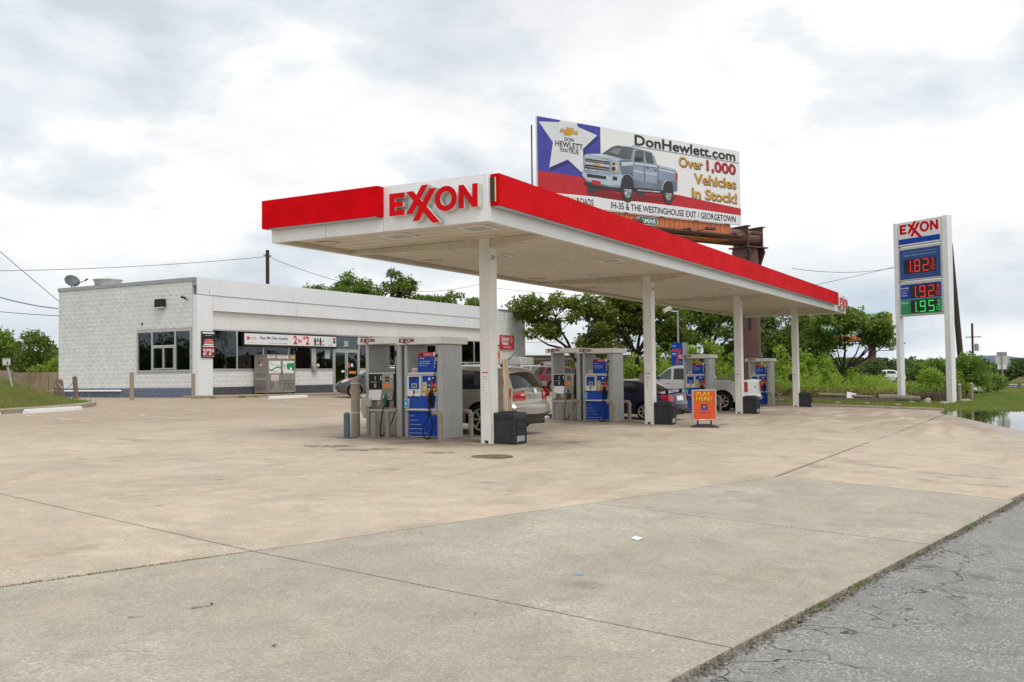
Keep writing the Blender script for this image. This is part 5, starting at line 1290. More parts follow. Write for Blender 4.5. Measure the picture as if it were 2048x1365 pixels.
pt('slogan', [('Over', 9.6, 2.88, 11.45, 3.44), ('Vehicles', 10.75, 2.06, 14.12, 2.63), ('In Stock!', 10.56, 1.23, 14.15, 1.81)], C_gold, 5, .016)
pt('slogan', [('1,000', 11.75, 2.79, 14.1, 3.5)], C_bred, 5, .016)
pt('directions', [('IH-35 & THE WESTINGHOUSE EXIT / GEORGETOWN', 4.68, .12, 14.04, .47)], C_blk, 5, .012)
pt('directions', [('ROADS', 2.42, .14, 3.5, .47)], C_blk, 5, .01); pt('directions', [('NEW', 1.45, .16, 2.32, .47)], C_gold, 5, .01)
# the printed pickup
TR = [('shadow', [(3.07, .69), (4.1, 1.07), (5.37, .91), (9.42, 1.2), (8.99, .77), (7.78, .75), (5.59, .58), (4.09, .61)]),
 ('body', [(2.9, 2.65), (3.01, 2.75), (4.14, 2.92), (4.82, 3.37), (5.12, 3.48), (6.11, 3.56), (7.01, 3.48), (7.6, 3.42), (7.83, 3.17), (7.98, 2.77), (9.33, 2.68), (9.45, 2.51), (9.47, 1.79), (9.42, 1.48), (9.13, 1.45), (8.98, 2.04), (8.65, 2.04), (8.36, 1.74), (8.27, 1.44), (6.26, 1.33), (6.19, 1.87), (5.85, 2.01), (5.54, 1.77), (5.45, 1.24), (4.55, 1.2), (3.09, 1.34), (2.77, 1.67), (2.77, 1.84), (2.92, 1.89)]),
 ('bodylight', [(3.01, 2.73), (4.14, 2.91), (5.64, 2.77), (5.48, 2.61), (4.58, 2.65), (2.93, 2.6)]), ('bodylight', [(6.28, 2.32), (8.05, 2.3), (8.05, 2.18), (6.28, 2.2)]), ('bodylight', [(8.1, 2.62), (9.3, 2.55), (9.3, 2.42), (8.1, 2.48)]),
 ('glass', [(4.14, 2.94), (4.85, 3.34), (5.16, 3.45), (6.3, 3.48), (6.1, 2.85), (5.67, 2.8)]), ('glass', [(6.42, 3.33), (6.73, 3.41), (7.02, 3.38), (7.02, 2.78), (6.33, 2.76)]), ('glass', [(7.10, 3.39), (7.58, 3.36), (7.76, 2.80), (7.2, 2.78)]),
 ('dark', [(3.0, 2.55), (4.65, 2.57), (4.6, 2.01), (2.96, 2.0)]), ('chrome', [(3.0, 2.38), (4.61, 2.39), (4.61, 2.25), (3.0, 2.24)]), ('chrome', [(2.89, 2.59), (4.69, 2.63), (4.69, 2.56), (3.0, 2.54)]), ('chrome', [(2.96, 2.02), (4.62, 2.05), (4.62, 1.98), (2.95, 1.95)]), ('chrome', [(3.0, 2.46), (4.62, 2.47), (4.62, 2.45), (3.0, 2.44)]), ('chrome', [(3.0, 2.14), (4.62, 2.15), (4.62, 2.12), (3.0, 2.11)]),
 ('gold', [(3.66, 2.27), (3.76, 2.27), (3.78, 2.24), (3.90, 2.24), (3.92, 2.27), (4.0, 2.28), (4.0, 2.36), (3.90, 2.36), (3.90, 2.40), (3.78, 2.40), (3.76, 2.36), (3.66, 2.35)]),
 ('lamp', [(4.76, 2.58), (5.25, 2.59), (5.2, 2.05), (4.71, 2.04)]), ('amber', [(5.04, 2.54), (5.24, 2.54), (5.22, 2.41), (5.02, 2.41)]), ('amber', [(5.02, 2.23), (5.21, 2.24), (5.19, 2.08), (5.0, 2.08)]), ('lamp', [(2.93, 2.5), (3.0, 2.51), (2.99, 2.2), (2.93, 2.2)]),
 ('bodylight', [(2.81, 1.85), (3.09, 1.79), (4.56, 1.81), (5.5, 1.97), (5.49, 1.39), (4.55, 1.29), (3.09, 1.42), (2.77, 1.62)]), ('dark', [(3.09, 1.77), (4.37, 1.76), (4.37, 1.59), (3.09, 1.58)]), ('dark', [(4.81, 1.81), (5.12, 1.81), (5.12, 1.61), (4.8, 1.6)]),
 ('dark', [(2.91, 1.35), (4.55, 1.23), (5.45, 1.25), (5.37, 1.05), (3.37, 1.09), (2.98, 1.19)]), ('red', [(3.41, 1.48), (4.0, 1.46), (3.99, 1.23), (3.41, 1.25)]),
 ('dark', [(6.37, 3.0), (6.88, 3.01), (6.91, 2.86), (6.4, 2.76)]), ('dark', [(6.29, 1.34), (8.35, 1.41), (8.35, 1.25), (6.29, 1.17)]), ('chrome', [(6.53, 1.28), (8.15, 1.34), (8.15, 1.28), (6.52, 1.21)]), ('red', [(9.35, 2.47), (9.48, 2.46), (9.47, 2.03), (9.37, 2.05)]), ('dark', [(8.02, 2.78), (8.05, 2.77), (8.03, 1.43), (8.0, 1.45)]), ('dark', [(7.03, 2.76), (7.06, 2.76), (7.06, 1.36), (7.03, 1.36)]), ('dark', [(7.2, 2.56), (7.36, 2.55), (7.36, 2.50), (7.2, 2.51)]), ('dark', [(7.78, 2.5), (7.92, 2.49), (7.92, 2.44), (7.78, 2.45)])]
TR += [('shade', [(6.28, 1.78), (8.03, 1.72), (8.03, 1.44), (6.28, 1.35)]), ('shade', [(8.08, 1.95), (8.36, 1.92), (8.30, 1.46), (8.08, 1.44)]), ('shade', [(9.02, 2.02), (9.46, 1.95), (9.44, 1.5), (9.14, 1.46)]), ('shade', [(5.30, 2.72), (5.66, 2.76), (6.12, 2.82), (6.26, 2.4), (6.24, 1.95), (5.98, 2.10), (5.62, 2.05), (5.50, 1.95)]),
 ('sheen', [(5.40, 2.62), (6.2, 2.72), (6.24, 2.55), (5.45, 2.42)]), ('sheen', [(3.05, 2.76), (4.05, 2.90), (4.9, 2.80), (4.4, 2.70)]), ('sheen', [(6.32, 2.70), (7.98, 2.72), (7.98, 2.62), (6.32, 2.60)]), ('sheen', [(8.1, 2.72), (9.32, 2.64), (9.32, 2.58), (8.1, 2.65)]), ('sheen', [(5.15, 3.45), (6.11, 3.54), (7.0, 3.47), (7.55, 3.40), (7.0, 3.43), (6.2, 3.48)]),
 ('glint', [(4.6, 3.05), (5.0, 3.30), (5.5, 3.36), (5.15, 2.95)]), ('arch', [(5.32, 1.2), (5.42, 1.72), (5.66, 1.98), (5.95, 2.0), (6.2, 1.82), (6.3, 1.25)]), ('arch', [(8.33, 1.3), (8.42, 1.75), (8.64, 1.97), (8.9, 1.98), (9.08, 1.8), (9.14, 1.3)]), ('dark', [(4.80, 2.52), (4.98, 2.53), (4.97, 2.42), (4.79, 2.41)]), ('dark', [(4.78, 2.30), (5.0, 2.31), (4.98, 2.12), (4.76, 2.11)])]
CM = dict(shade=C_slvd, sheen=pm('poster_sheen', (.58, .64, .70), None, 1, .5), glint=pm('poster_glint', (.22, .24, .25), None, 1, .5), arch=C_dk, shadow=C_shad, body=C_slv, bodylight=C_slvl, glass=C_gls, dark=C_dk, chrome=C_chr, gold=C_gold, lamp=C_chr, amber=C_amb, red=C_bred)
for k, (u, v, ru, rv) in enumerate(((3.55, 1.0, .47, .38), (6.72, 1.06, .35, .32))):
    a = MB(); bd.disc(a, u, v, ru, rv, 3.5); a.build('printed_tyre', C_tyre, bb)
for k, (nm, pts) in enumerate(TR): pp('printed_'+nm, pts, CM[nm], 3.6+k*.12)
for u, v, ru, rv in ((5.83, 1.18, .42, .66), (8.76, 1.27, .37, .58)):
    a = MB(); bd.disc(a, u, v, ru, rv, 8.0); a.build('printed_tyre', C_tyre, bb)
    a = MB(); bd.disc(a, u, v+.03, ru*.62, rv*.66, 8.3); a.build('printed_rim', C_chr, bb)
    a = MB()
    for i in range(6): 
        q = i*math.pi/3+.3; bd.poly(a, [(u+.1*ru*math.cos(q), v+.03+.1*rv*math.sin(q)), (u+.58*ru*math.cos(q-.16), v+.03+.6*rv*math.sin(q-.16)), (u+.58*ru*math.cos(q+.16), v+.03+.6*rv*math.sin(q+.16))], 8.6)
    a.build('printed_spoke', C_dk, bb)
# orange apron boards under the panel
x = .3
while x < 13.7:
    w = min(.36, 13.75-x); lbox('apron_board', x+.012, x+w-.012, .10, .14, -.56, -.02, M_browno); x += .36
lbox('apron_backing', .3, 13.75, .142, .17, -.58, -.01, M_dark); lbox('apron_rail', .3, 13.75, .08, .20, -.62, -.565, M_brown)
bdl = Board(BO-BN*.09, BU, BN, step=.006)
a = MB(); bdl.poly(a, arc(6.78, -.31, .26, .215, 90, 270, 8)+arc(7.80, -.31, .26, .215, 270, 450, 8), 1); a.build('maker_rim', M_whitep, bb)
a = MB(); bdl.poly(a, arc(6.78, -.31, .23, .185, 90, 270, 8)+arc(7.80, -.31, .23, .185, 270, 450, 8), 2); a.build('maker_plate', pm('plate_green', (.02, .16, .10), None, 4, .5), bb)
a = MB(); bdl.text(a, 'LAMAR', 6.66, -.43, 7.92, -.19, 3, .02); a.build('maker_name', M_whitep, bb)
# catwalk, lamps on arms, frame, torsion tube and column
lbox('catwalk', .3, 13.9, -.95, -.25, -.86, -.80, M_brown); lbox('catwalk', .2, 13.8, .35, 1.2, -.90, -.84, M_browno)
for x in (1.2, 4.2, 9.4, 13.0):
    lbox('outrigger', x, x+.12, -1.0, 2.4, -.80, -.66, M_brown)
    MB().box(x+.3, x+.9, -2.05, -1.75, -.86, -.72, MBB, .02).build('flood_lamp', M_brown, bb, 40)
    o = MB(); o.box(x+.34, x+.86, -2.051, -1.80, -.715, -.71, MBB); o.build('lamp_glass', M_chrome, bb)
    MB().box(x+.57, x+.62, -1.8, -.9, -.80, -.76, MBB).build('lamp_arm', M_brown, bb)
for x in (.8, 3.4, 6.0, 8.6, 11.2, 13.7): lbox('upright', x-.07, x+.07, .22, .42, -.8, 4.25, M_brown)
for z in (.3, 1.7, 3.1): lbox('stringer', .2, 14.3, .14, .22, z, z+.10, M_brown)
def lp(x, y, z): return MBB @ Vector((x, y, z))
MB().cyl(lp(1.0, 1.55, -.45), lp(17.5, 1.55, -.45), .50, n=24).build('torsion_tube', M_brown, bb, 40)
pc = lp(16.85, 1.55, 0)
MB().cyl((pc.x, pc.y, -.6), (pc.x, pc.y, 8.9), .60, .57, 32).build('column', M_brown, bb, 40)
for x in (16.15, 17.42):
    # flange plates with flared saddles that clasp the tube
    MB().prism([(-.62+1.55, -.98), (.62+1.55, -.98), (.72+1.55, -1.3), (.35+1.55, -2.1), (-.35+1.55, -2.1), (-.72+1.55, -1.3)], x, x+.10, 'x', MBB).build('saddle_plate', M_brown, bb)
    MB().prism([(-.58+1.55, -.98), (.58+1.55, -.98), (.58+1.55, .20), (-.58+1.55, .20)], x, x+.08, 'x', MBB).build('saddle_plate', M_brown, bb)
    lbox('saddle_cap', x-.12, x+.22, .90, 2.2, .20, .26, M_brown)
lbox('saddle_shelf', 15.9, 17.75, .8, 2.3, -1.06, -.98, M_brown)
MB().tube([lp(-.12, .3, 3.9), lp(-.14, .3, -2.5)], .035, 6).build('conduit', M_black, bb)
# second face of the V, seen from below and edge on
lbox('rear_stringer', .6, 13.6, 2.5, 2.62, -.62, -.5, M_browno)
MB().tube([lp(15.95, .9, -1.0), lp(16.0, .9, -6)], .04, 6).tube([lp(16.1, .9, -1.0), lp(16.15, .9, -6)], .04, 6).build('power_conduit', M_black, bb)

# ------------------------------------------------------------------ price sign
PU = Vector((-.5314, -.8471, 0)); PN = Vector((-.8471, .5314, 0)); PO = Vector((42.50, -1.57, 0))
MPS = Matrix(((PU.x, -PN.x, 0, PO.x), (PU.y, -PN.y, 0, PO.y), (0, 0, 1, PO.z), (0, 0, 0, 1)))
ps = empty('price_sign'); tag(ps, 'tall twin pole fuel price sign with red and green digits', 'sign')
def sb(name, x0, x1, y0, y1, z0, z1, m, parent=None, c=0): return MB().box(x0, x1, y0, y1, z0, z1, MPS, c).build(name, m, parent or ps, 40 if c else None)
sb('pole', -.15, .11, -.16, .20, -.75, 9.62, M_white, c=.012); sb('pole', 2.98, 3.33, -.16, .20, -.8, 9.62, M_white, c=.012)
pb2 = Board(PO-PN*.0, PU, PN, step=.004)
def cab(name, z0, z1):
    o = sb(name, .112, 2.978, -.12, .16, z0, z1, M_greyl, c=.02)
    return o
def bp(off): return Board(PO+PN*(.12+off), PU, PN, step=.004)
c1 = cab('name_cabinet', 8.26, 9.60); b_ = bp(.0)
a = MB(); b_.rect(a, .16, 8.31, 2.92, 9.56, 1); a.build('panel_face', M_whitep, c1)
a = MB(); exxon_print(b_, a, .26, 8.93, 2.50/1.98*.995 if False else 1.255); a.build('word_mark', M_redl, c1)
a = MB(); b_.rect(a, .18, 8.37, 2.84, 8.67, 2); a.build('blue_bar', M_blue, c1)
c2 = cab('price_cabinet', 6.33, 8.20)
a = MB(); b_.rect(a, .21, 6.41, 2.83, 8.06, 1); a.build('panel_face', M_blued2 if False else pm('sign_blue', (.018, .075, .30), (.015, .06, .25), 2, .4), c2)
a = MB(); b_.rect(a, .46, 7.88, 2.54, 7.895, 2); b_.text(a, 'Regular w/Exxon Personal Card', .46, 7.66, 2.50, 7.78, 2, .01); a.build('panel_text', pm('pale_sign_text', (.35, .5, .68), None, 4, .5), c2)
M_ledbg = pm('led_board', (.012, .012, .014), None, 6, .5)
a = MB(); b_.rect(a, .49, 6.71, 2.53, 7.50, 2); a.build('digit_board', M_ledbg, c2)
SEG = {'0': 'abcdef', '1': 'bc', '2': 'abged', '5': 'afgcd', '8': 'abcdefg', '9': 'abcdfg'}
def digit(bd_, mb, ch, u0, v0, w, hh, t=.05, layer=3, sl=.0):
    g_ = .012; m_ = v0+hh/2
    S = {'a': (u0+g_, v0+hh-t, u0+w-g_, v0+hh), 'd': (u0+g_, v0, u0+w-g_, v0+t), 'g': (u0+g_, m_-t/2, u0+w-g_, m_+t/2), 'f': (u0, m_+g_, u0+t, v0+hh-g_), 'e': (u0, v0+g_, u0+t, m_-g_), 'b': (u0+w-t, m_+g_, u0+w, v0+hh-g_), 'c': (u0+w-t, v0+g_, u0+w, m_-g_)}
    for s_ in SEG[ch]: bd_.rect(mb, *S[s_], layer)
def price(bd_, parent, txt, u0, v0, hh, m):
    u = u0; w = .35; t = .045
    def one(f): a = MB(); f(a); a.build('price_digit', m, parent)
    one(lambda a: digit(bd_, a, txt[0], u-.28, v0, w, hh, t)); one(lambda a: bd_.rect(a, u+.14, v0-.01, u+.19, v0+.05, 3))
    one(lambda a: digit(bd_, a, txt[1], u+.31, v0, w, hh, t)); one(lambda a: digit(bd_, a, txt[2], u+.86, v0, w, hh, t))
    one(lambda a: digit(bd_, a, '9', u+1.41, v0+hh*.62, .13, hh*.38, .02)); one(lambda a: bd_.rect(a, u+1.37, v0+hh*.53, u+1.58, v0+hh*.55, 3))
    one(lambda a: digit(bd_, a, '1', u+1.31, v0+hh*.05, .06, hh*.38, .02)); one(lambda a: digit(bd_, a, '0', u+1.44, v0+hh*.05, .13, hh*.38, .02))
price(b_, c2, '182', .87, 6.78, .66, M_ledr)
c3 = cab('price_cabinet', 4.37, 6.28)
a = MB(); b_.rect(a, .21, 5.31, 2.83, 6.12, 1); a.build('panel_face', M_blue, c3)
a = MB(); b_.rect(a, .21, 4.46, 2.83, 5.28, 1); a.build('panel_face', M_greenp, c3)
a = MB(); b_.rect(a, .21, 5.28, 2.83, 5.31, 1); a.build('divider', M_cyan, c3)
a = MB(); b_.rect(a, .87, 5.33, 2.72, 6.05, 2); b_.rect(a, .87, 4.52, 2.72, 5.24, 2); a.build('digit_board', M_ledbg, c3)
a = MB(); b_.text(a, 'Regular', .26, 5.86, .80, 5.98, 2, .02); b_.rect(a, .26, 5.80, .76, 5.81, 2); b_.text(a, 'Cash/', .28, 5.64, .62, 5.74, 2, .0); b_.text(a, 'Credit', .28, 5.48, .66, 5.58, 2, .0); b_.text(a, 'Diesel', .25, 5.06, .69, 5.17, 2, .02); a.build('panel_text', M_whitep, c3)
price(b_, c3, '192', 1.16, 5.36, .62, M_ledr); price(b_, c3, '195', 1.16, 4.56, .60, M_ledg)

# ------------------------------------------------------------------ lamp post with the hanging seven poster
lx, ly = 31.28, 7.46; lz = h(lx, ly)
lm = empty('lamp_post', (lx, ly, lz)); tag(lm, 'slim grey lamp post with a boxy floodlight beneath the canopy', 'lamp post')
MB().cyl((0, 0, -.1), (0, 0, 4.62), .055, .045).build('pole', M_galv, lm, 40)
MB().tube([(0, 0, 4.55), (-.12, .20, 4.56), (-.2, .33, 4.60)], .03, 8).build('arm', M_galv, lm)
MB().box(-.20, .20, -.22, .22, -.10, .10, Matrix.Translation((-.28, .46, 4.66)) @ Matrix.Rotation(R(-61), 4, 'Z') @ Matrix.Rotation(R(-28), 4, 'Y'), .02).build('floodlight', M_greyl, lm, 40)
sv = empty('hanging_poster', (lx, ly, lz)); tag(sv, 'blue poster with a big red seven hanging on the lamp post', 'poster')
ux = Vector((.30, -.954, 0)); nx2 = Vector((-.954, -.30, 0))
MSV = Matrix(((ux.x, -nx2.x, 0, -.06), (ux.y, -nx2.y, 0, .36), (0, 0, 1, 0), (0, 0, 0, 1)))
MB().box(0, .55, -.10, -.07, 1.86, 2.98, MSV, .004).build('panel', M_blue, sv)
MB().box(.56, .80, -.085, .20, 1.88, 2.98, MSV, .004).build('side_panel', M_galv, sv)
b7 = Board(MSV @ Vector((0, -.10, 0)), ux, nx2, step=.004)
a = MB(); b7.poly(a, [(.06, 2.66), (.47, 2.66), (.47, 2.54), (.30, 1.90), (.19, 1.90), (.35, 2.54), (.06, 2.54)], 1); a.build('numeral', pm('poster_scarlet', (.62, .03, .05), None, 4, .45), sv)
a = MB(); b7.text(a, 'Synergy', .07, 2.78, .25, 2.85, 1, .02); b7.rect(a, .06, 2.42, .26, 2.45, 2); b7.rect(a, .06, 2.36, .22, 2.375, 2); b7.rect(a, .40, 1.97, .5, 1.99, 2); a.build('lettering', M_whitep, sv)

# ------------------------------------------------------------------ far off: second billboard, leaning pole, poles, wires
t = empty('far_billboard', (132.9, 13.7, -.8)); tag(t, 'distant colourful billboard on brown pole half hidden by trees', 'billboard')
MB().cyl((0, 0, 0), (0, 0, 7.2), .55, n=16).build('column', M_brown, t, 40)
ub = Vector((.40, -.917, 0)); nb = Vector((-.917, -.40, 0)); M2 = Matrix(((ub.x, -nb.x, 0, 0), (ub.y, -nb.y, 0, 0), (0, 0, 1, 0), (0, 0, 0, 1)))
MB().box(-8, 2.9, -.3, 0, 7.2, 10.4, M2).build('panel', pm('teal_poster', (.10, .42, .36), (.35, .42, .20), .6, .5), t)
MB().box(1.5, 2.91, -.31, -.3, 7.4, 10.3, M2).build('poster_orange', pm('warm_poster', (.60, .26, .03), (.5, .35, .05), 1.2, .5), t)
MB().box(-8, 2.6, -.4, -.1, 6.3, 7.15, M2).build('apron_panel', M_browno, t)
MB().box(-7, 4.4, -1.2, -.3, 5.9, 6.05, M2).box(.5, 2.8, -.8, -.7, 4.9, 5.0, M2).box(2.7, 2.8, -.8, -.7, 4.9, 5.9, M2).build('catwalk', M_dark, t)
t = empty('utility_pole', (67.75, -2.95, -.7)); tag(t, 'leaning dark wooden utility pole behind the price sign', 'utility pole')
MB().tube([(0, 0, -.3), (-.7, .62, 11.9)], [.26, .17], 12).build('shaft', M_pole, t, 40); MB().box(-.9, -.5, .4, .8, 11.2, 11.28).build('bracket', M_black, t)
t = empty('utility_pole', (33.48, 37.22, .8)); tag(t, 'dark utility pole rising behind the shop roof', 'utility pole')
MB().tube([(0, 0, -.3), (0, 0, 9.25)], [.15, .125], 10).build('shaft', M_pole, t, 40); MB().box(-.35, .35, -.03, .03, 8.85, 8.92).build('crossarm', M_pole, t)
t = empty('utility_pole', (150, 1.5, -.8)); tag(t, 'small distant utility pole with transformer right of leaning pole', 'utility pole')
MB().tube([(0, 0, 0), (0, 0, 9.2)], .16, 8).build('shaft', M_pole, t, 40); MB().cyl((0, -.55, 4.9), (0, -.55, 6.0), .32).build('transformer', M_galv, t, 40); MB().box(-.05, .05, -1.2, 1.0, 7.0, 7.12).build('crossarm', M_pole, t)
def wire(a, b2, sag, label, r=.016):
    a, b2 = Vector(a), Vector(b2); pts = []
    for i in range(25):
        s_ = i/24; p = a.lerp(b2, s_); p.z -= sag*4*s_*(1-s_); pts.append(p)
    o = MB().tube(pts, r, 5).build('overhead_wire', M_wire); tag(o, label, 'wire', 'overhead wires'); return o
wire((8.0, 49.5, 7.4), (33.46, 37.25, 9.62), .55, 'wire sagging from the left edge to pole behind shop')
wire((33.5, 37.2, 9.62), (57.5, 34.0, 9.6), 1.55, 'wire running right from the pole behind shop')
wire((58, 34, 9.1), (80, 14, 9.0), .7, 'wire crossing behind the shade trees')
wire((9.6, 33.5, 9.3), (15.45, 33.95, 5.35), .05, 'steep straight wire down to the shop rear corner')
wire((9.0, 36.0, 7.2), (15.45, 33.98, 4.98), .45, 'thick sagging cable to the shop rear corner', .022)
wire((15.0, 52.0, 6.9), (15.6, 33.99, 4.62), .25, 'lowest thin cable to the shop rear wall')
wire((46.5, 5.2, 7.9), (66.9, -2.2, 10.6), .8, 'upper wire from leaning pole towards the billboard')
wire((58.0, 7.4, 7.6), (66.9, -2.25, 10.55), .15, 'lower wire from leaning pole behind the canopy end')
wire((60, 40, 4.6), (72, 26, 4.5), .15, 'low wire far behind the right shop corner')
# road sign seen from behind, guard rail, side road
t = empty('road_sign', (69.2, -5.6, -.78)); tag(t, 'back of three road sign plates on thin grey post at right', 'road sign')
us = Vector((.05, -1, 0)); M3 = Matrix(((us.x, 1, 0, 0), (us.y, .05, 0, 0), (0, 0, 1, 0), (0, 0, 0, 1)))
MB().cyl((0, 0, 0), (0, 0, 3.45), .045).build('post', M_galv, t, 40)
for x0, x1, z0, z1, m in ((-.36, .36, 3.15, 3.46, M_galv), (-.46, .46, 2.52, 3.14, M_letside), (-.33, .33, 2.10, 2.50, M_white)): MB().box(x0, x1, .05, .07, z0, z1, M3).build('plate', m, t)
gr = empty('guard_rail', (71.3, -6, -.4)); tag(gr, 'steel guard rail on dark timber posts by the side road', 'guard rail')
for k in range(12):
    y = 1.05-k*1.75; MB().box(-.10, .10, y-.10, y+.10, -.5, .62, c=.01).build('post', M_wood, gr)
for k in range(11):
    y = .95-k*1.75; pr_ = [(-.03, .28), (-.09, .33), (-.03, .40), (-.09, .47), (-.03, .53), (-.02, .53), (-.075, .47), (-.02, .40), (-.075, .33), (-.02, .28)]
    MB().prism(pr_, y-1.55, y-.1, 'y').box(-.02, 0, y-1.5, y-.15, .28, .53).build('rail', M_galv, gr)
mb = MB()
mb.add([(74, -300, -.36), (84, -300, -.36), (84, 14, -.36), (74, 2, -.36)], [(0, 1, 2, 3)])
o = mb.build('side_road', pm('pale_road', (.42, .41, .39), (.36, .35, .33), 1.0, .85, world=True)); tag(o, 'pale crossing road beyond the guard rail', kind='structure')
# ------------------------------------------------------------------ vehicles
def cat_rom(P_, per=6, k=.42):
    out_ = []; tt = []
    n_ = len(P_)
    for i in range(n_-1):
        p0, p1, p2, p3 = P_[max(i-1, 0)], P_[i], P_[i+1], P_[min(i+2, n_-1)]
        d = math.dist(p1, p2)
        def tang(a, b_, c):
            l1, l2 = math.dist(a, b_), math.dist(b_, c); m_ = min(l1, l2) if min(l1, l2) > 1e-6 else max(l1, l2)
            L = math.dist(a, c) or 1; return ((c[0]-a[0])/L*m_, (c[1]-a[1])/L*m_)
        t1 = tang(p0, p1, p2); t2 = tang(p1, p2, p3)
        for j in range(per):
            s = j/per; h0, h1, h2, h3 = 2*s**3-3*s*s+1, s**3-2*s*s+s, -2*s**3+3*s*s, s**3-s*s
            out_.append((h0*p1[0]+h1*t1[0]*k*2+h2*p2[0]+h3*t2[0]*k*2, h0*p1[1]+h1*t1[1]*k*2+h2*p2[1]+h3*t2[1]*k*2)); tt.append(i+s)
    out_.append(P_[-1]); tt.append(n_-1.0)
    return out_, tt
class Car:
    """body made of one strip over the centre line and two side skins that share a width law y(x, z); x forward, ground z = 0"""
    def __init__(s, name, prof, L, W, wheels, rw, belt, roof, sill=.24, roofw=.74, taper=(.16, .12), bow=.05, r=.05, bumper_bow=.10, paintm=None, arch=1.16, tw=.20):
        s.L, s.W, s.belt, s.roof, s.sill, s.roofw, s.taper, s.r = L, W, belt, roof, sill, roofw, taper, r
        s.t = empty(name); s.pm_ = paintm; s.wheels, s.rw, s.arch = wheels, rw, arch
        s.pr, s.tt = cat_rom(prof); s.n = len(prof); s.bow = bow; s.bb = bumper_bow
        s.x0, s.x1 = min(p[0] for p in prof), max(p[0] for p in prof)
        s.tw = tw
        s.body()
    def yw(s, x, z):
        m_ = (s.x0+s.x1)/2; q = (x-m_)/((s.x1-s.x0)/2); q = max(-1, min(1, q))
        tp = s.taper[0] if q > 0 else s.taper[1]; a = abs(q)
        plan = 1-tp*(max(0, a-.55)/.45)**2.2
        if z < .52: sec = 1-.07*((.52-z)/.52)**1.6
        elif z < s.belt: sec = 1-.035*(z-.52)/(s.belt-.52)
        else: sec = .965-(.965-s.roofw)*min(1.1, (z-s.belt)/(s.roof-s.belt))**1.05
        return s.W/2*plan*sec
    def nrm(s, i):
        a, b_ = s.pr[max(i-1, 0)], s.pr[min(i+1, len(s.pr)-1)]; d = (b_[0]-a[0], b_[1]-a[1]); l = math.hypot(*d) or 1
        return (-d[1]/l*-1*-1, d[0]/l) if False else (d[1]/l*-1, d[0]/l)
    def out(s, i):
        """outward normal of the profile, which runs from the front bumper over the roof to the rear bumper"""
        n_ = s.nrm(i); return (-n_[0], -n_[1])
    def spoint(s, i, v, e=0):
        p = s.pr[i]; o = s.out(i); bow = s.bow+(s.bb-s.bow)*abs(o[0])**2
        k = v*v*bow; x, z = p[0]-o[0]*k+o[0]*e, p[1]-o[1]*k+o[1]*e
        ex, ez = p[0]-o[0]*bow, p[1]-o[1]*bow
        return (x, v*(s.yw(ex, ez)-s.r), z)
    def body(s):
        mb = MB(); V = [-1, -.92, -.75, -.45, -.15, .15, .45, .75, .92, 1]; nv = len(V); N_ = len(s.pr)
        for i in range(N_):
            for v in V: mb.v.append(s.spoint(i, v))
        for i in range(N_-1):
            for j in range(nv-1): mb.f.append((i*nv+j, i*nv+j+1, (i+1)*nv+j+1, (i+1)*nv+j))
        side = []
        for i in range(N_):
            p = s.pr[i]; o = s.out(i); bow = s.bow+(s.bb-s.bow)*abs(o[0])**2
            side.append((p[0]-o[0]*(bow+s.r), p[1]-o[1]*(bow+s.r)))
        s.sidepts = side
        for sg in (-1, 1):
            b0 = len(mb.v); rows = []
            for q, (k1, k2) in enumerate(((.33, .70), (.70, .33), (1.0, 0))):
                for i in range(N_):
                    p = s.pr[i]; o = s.out(i); bow = s.bow+(s.bb-s.bow)*abs(o[0])**2
                    x, z = p[0]-o[0]*(bow+s.r*k1), p[1]-o[1]*(bow+s.r*k1)
                    mb.v.append((x, sg*(s.yw(x, z)-s.r*k2), z))
            j0 = 0 if sg < 0 else nv-1
            def idx(q, i): return (i*nv+j0) if q == 0 else b0+(q-1)*N_+i
            for q in range(3):
                for i in range(N_-1):
                    f = (idx(q, i), idx(q, i+1), idx(q+1, i+1), idx(q+1, i)); mb.f.append(f if sg > 0 else f[::-1])
            # side skin with wheel arches
            poly = list(side)
            bot = []; ra = s.rw*s.arch; zs = s.sill
            for wx in sorted(s.wheels):
                a0 = math.asin(max(-1, min(1, (zs-s.rw)/ra)))
                for k in range(13):
                    a = math.pi-a0-(math.pi-2*a0)*k/12
                    bot.append((wx+ra*math.cos(a), s.rw+ra*math.sin(a)))
            lo, hi = side[-1][0], side[0][0]
            bot = [q_ for q_ in bot if lo+.02 < q_[0] < hi-.02]
            poly = poly+[(side[-1][0]+.02, zs)]+bot+[(side[0][0]-.02, zs)]
            tri, pts = tess(poly, .14)
            b1 = len(mb.v)
            for x, z in pts: mb.v.append((x, sg*s.yw(x, z), z))
            for f in tri: mb.f.append(tuple(b1+k for k in (f if sg > 0 else f[::-1])))
        o_ = mb.build('body', s.pm_, s.t); 
        bm = bmesh.new(); bm.from_mesh(o_.data); bmesh.ops.remove_doubles(bm, verts=bm.verts, dist=.0015); bmesh.ops.recalc_face_normals(bm, faces=bm.faces); bm.to_mesh(o_.data); bm.free()
        o_.data.shade_smooth(); o_.data.set_sharp_from_angle(angle=R(38)); s.bodyo = o_
        # dark inner shell: floor and wheel wells
        ch = MB(); ch.box(s.x0+.25, s.x1-.25, -s.W/2*.82, s.W/2*.82, s.sill-.02, s.sill+.10)
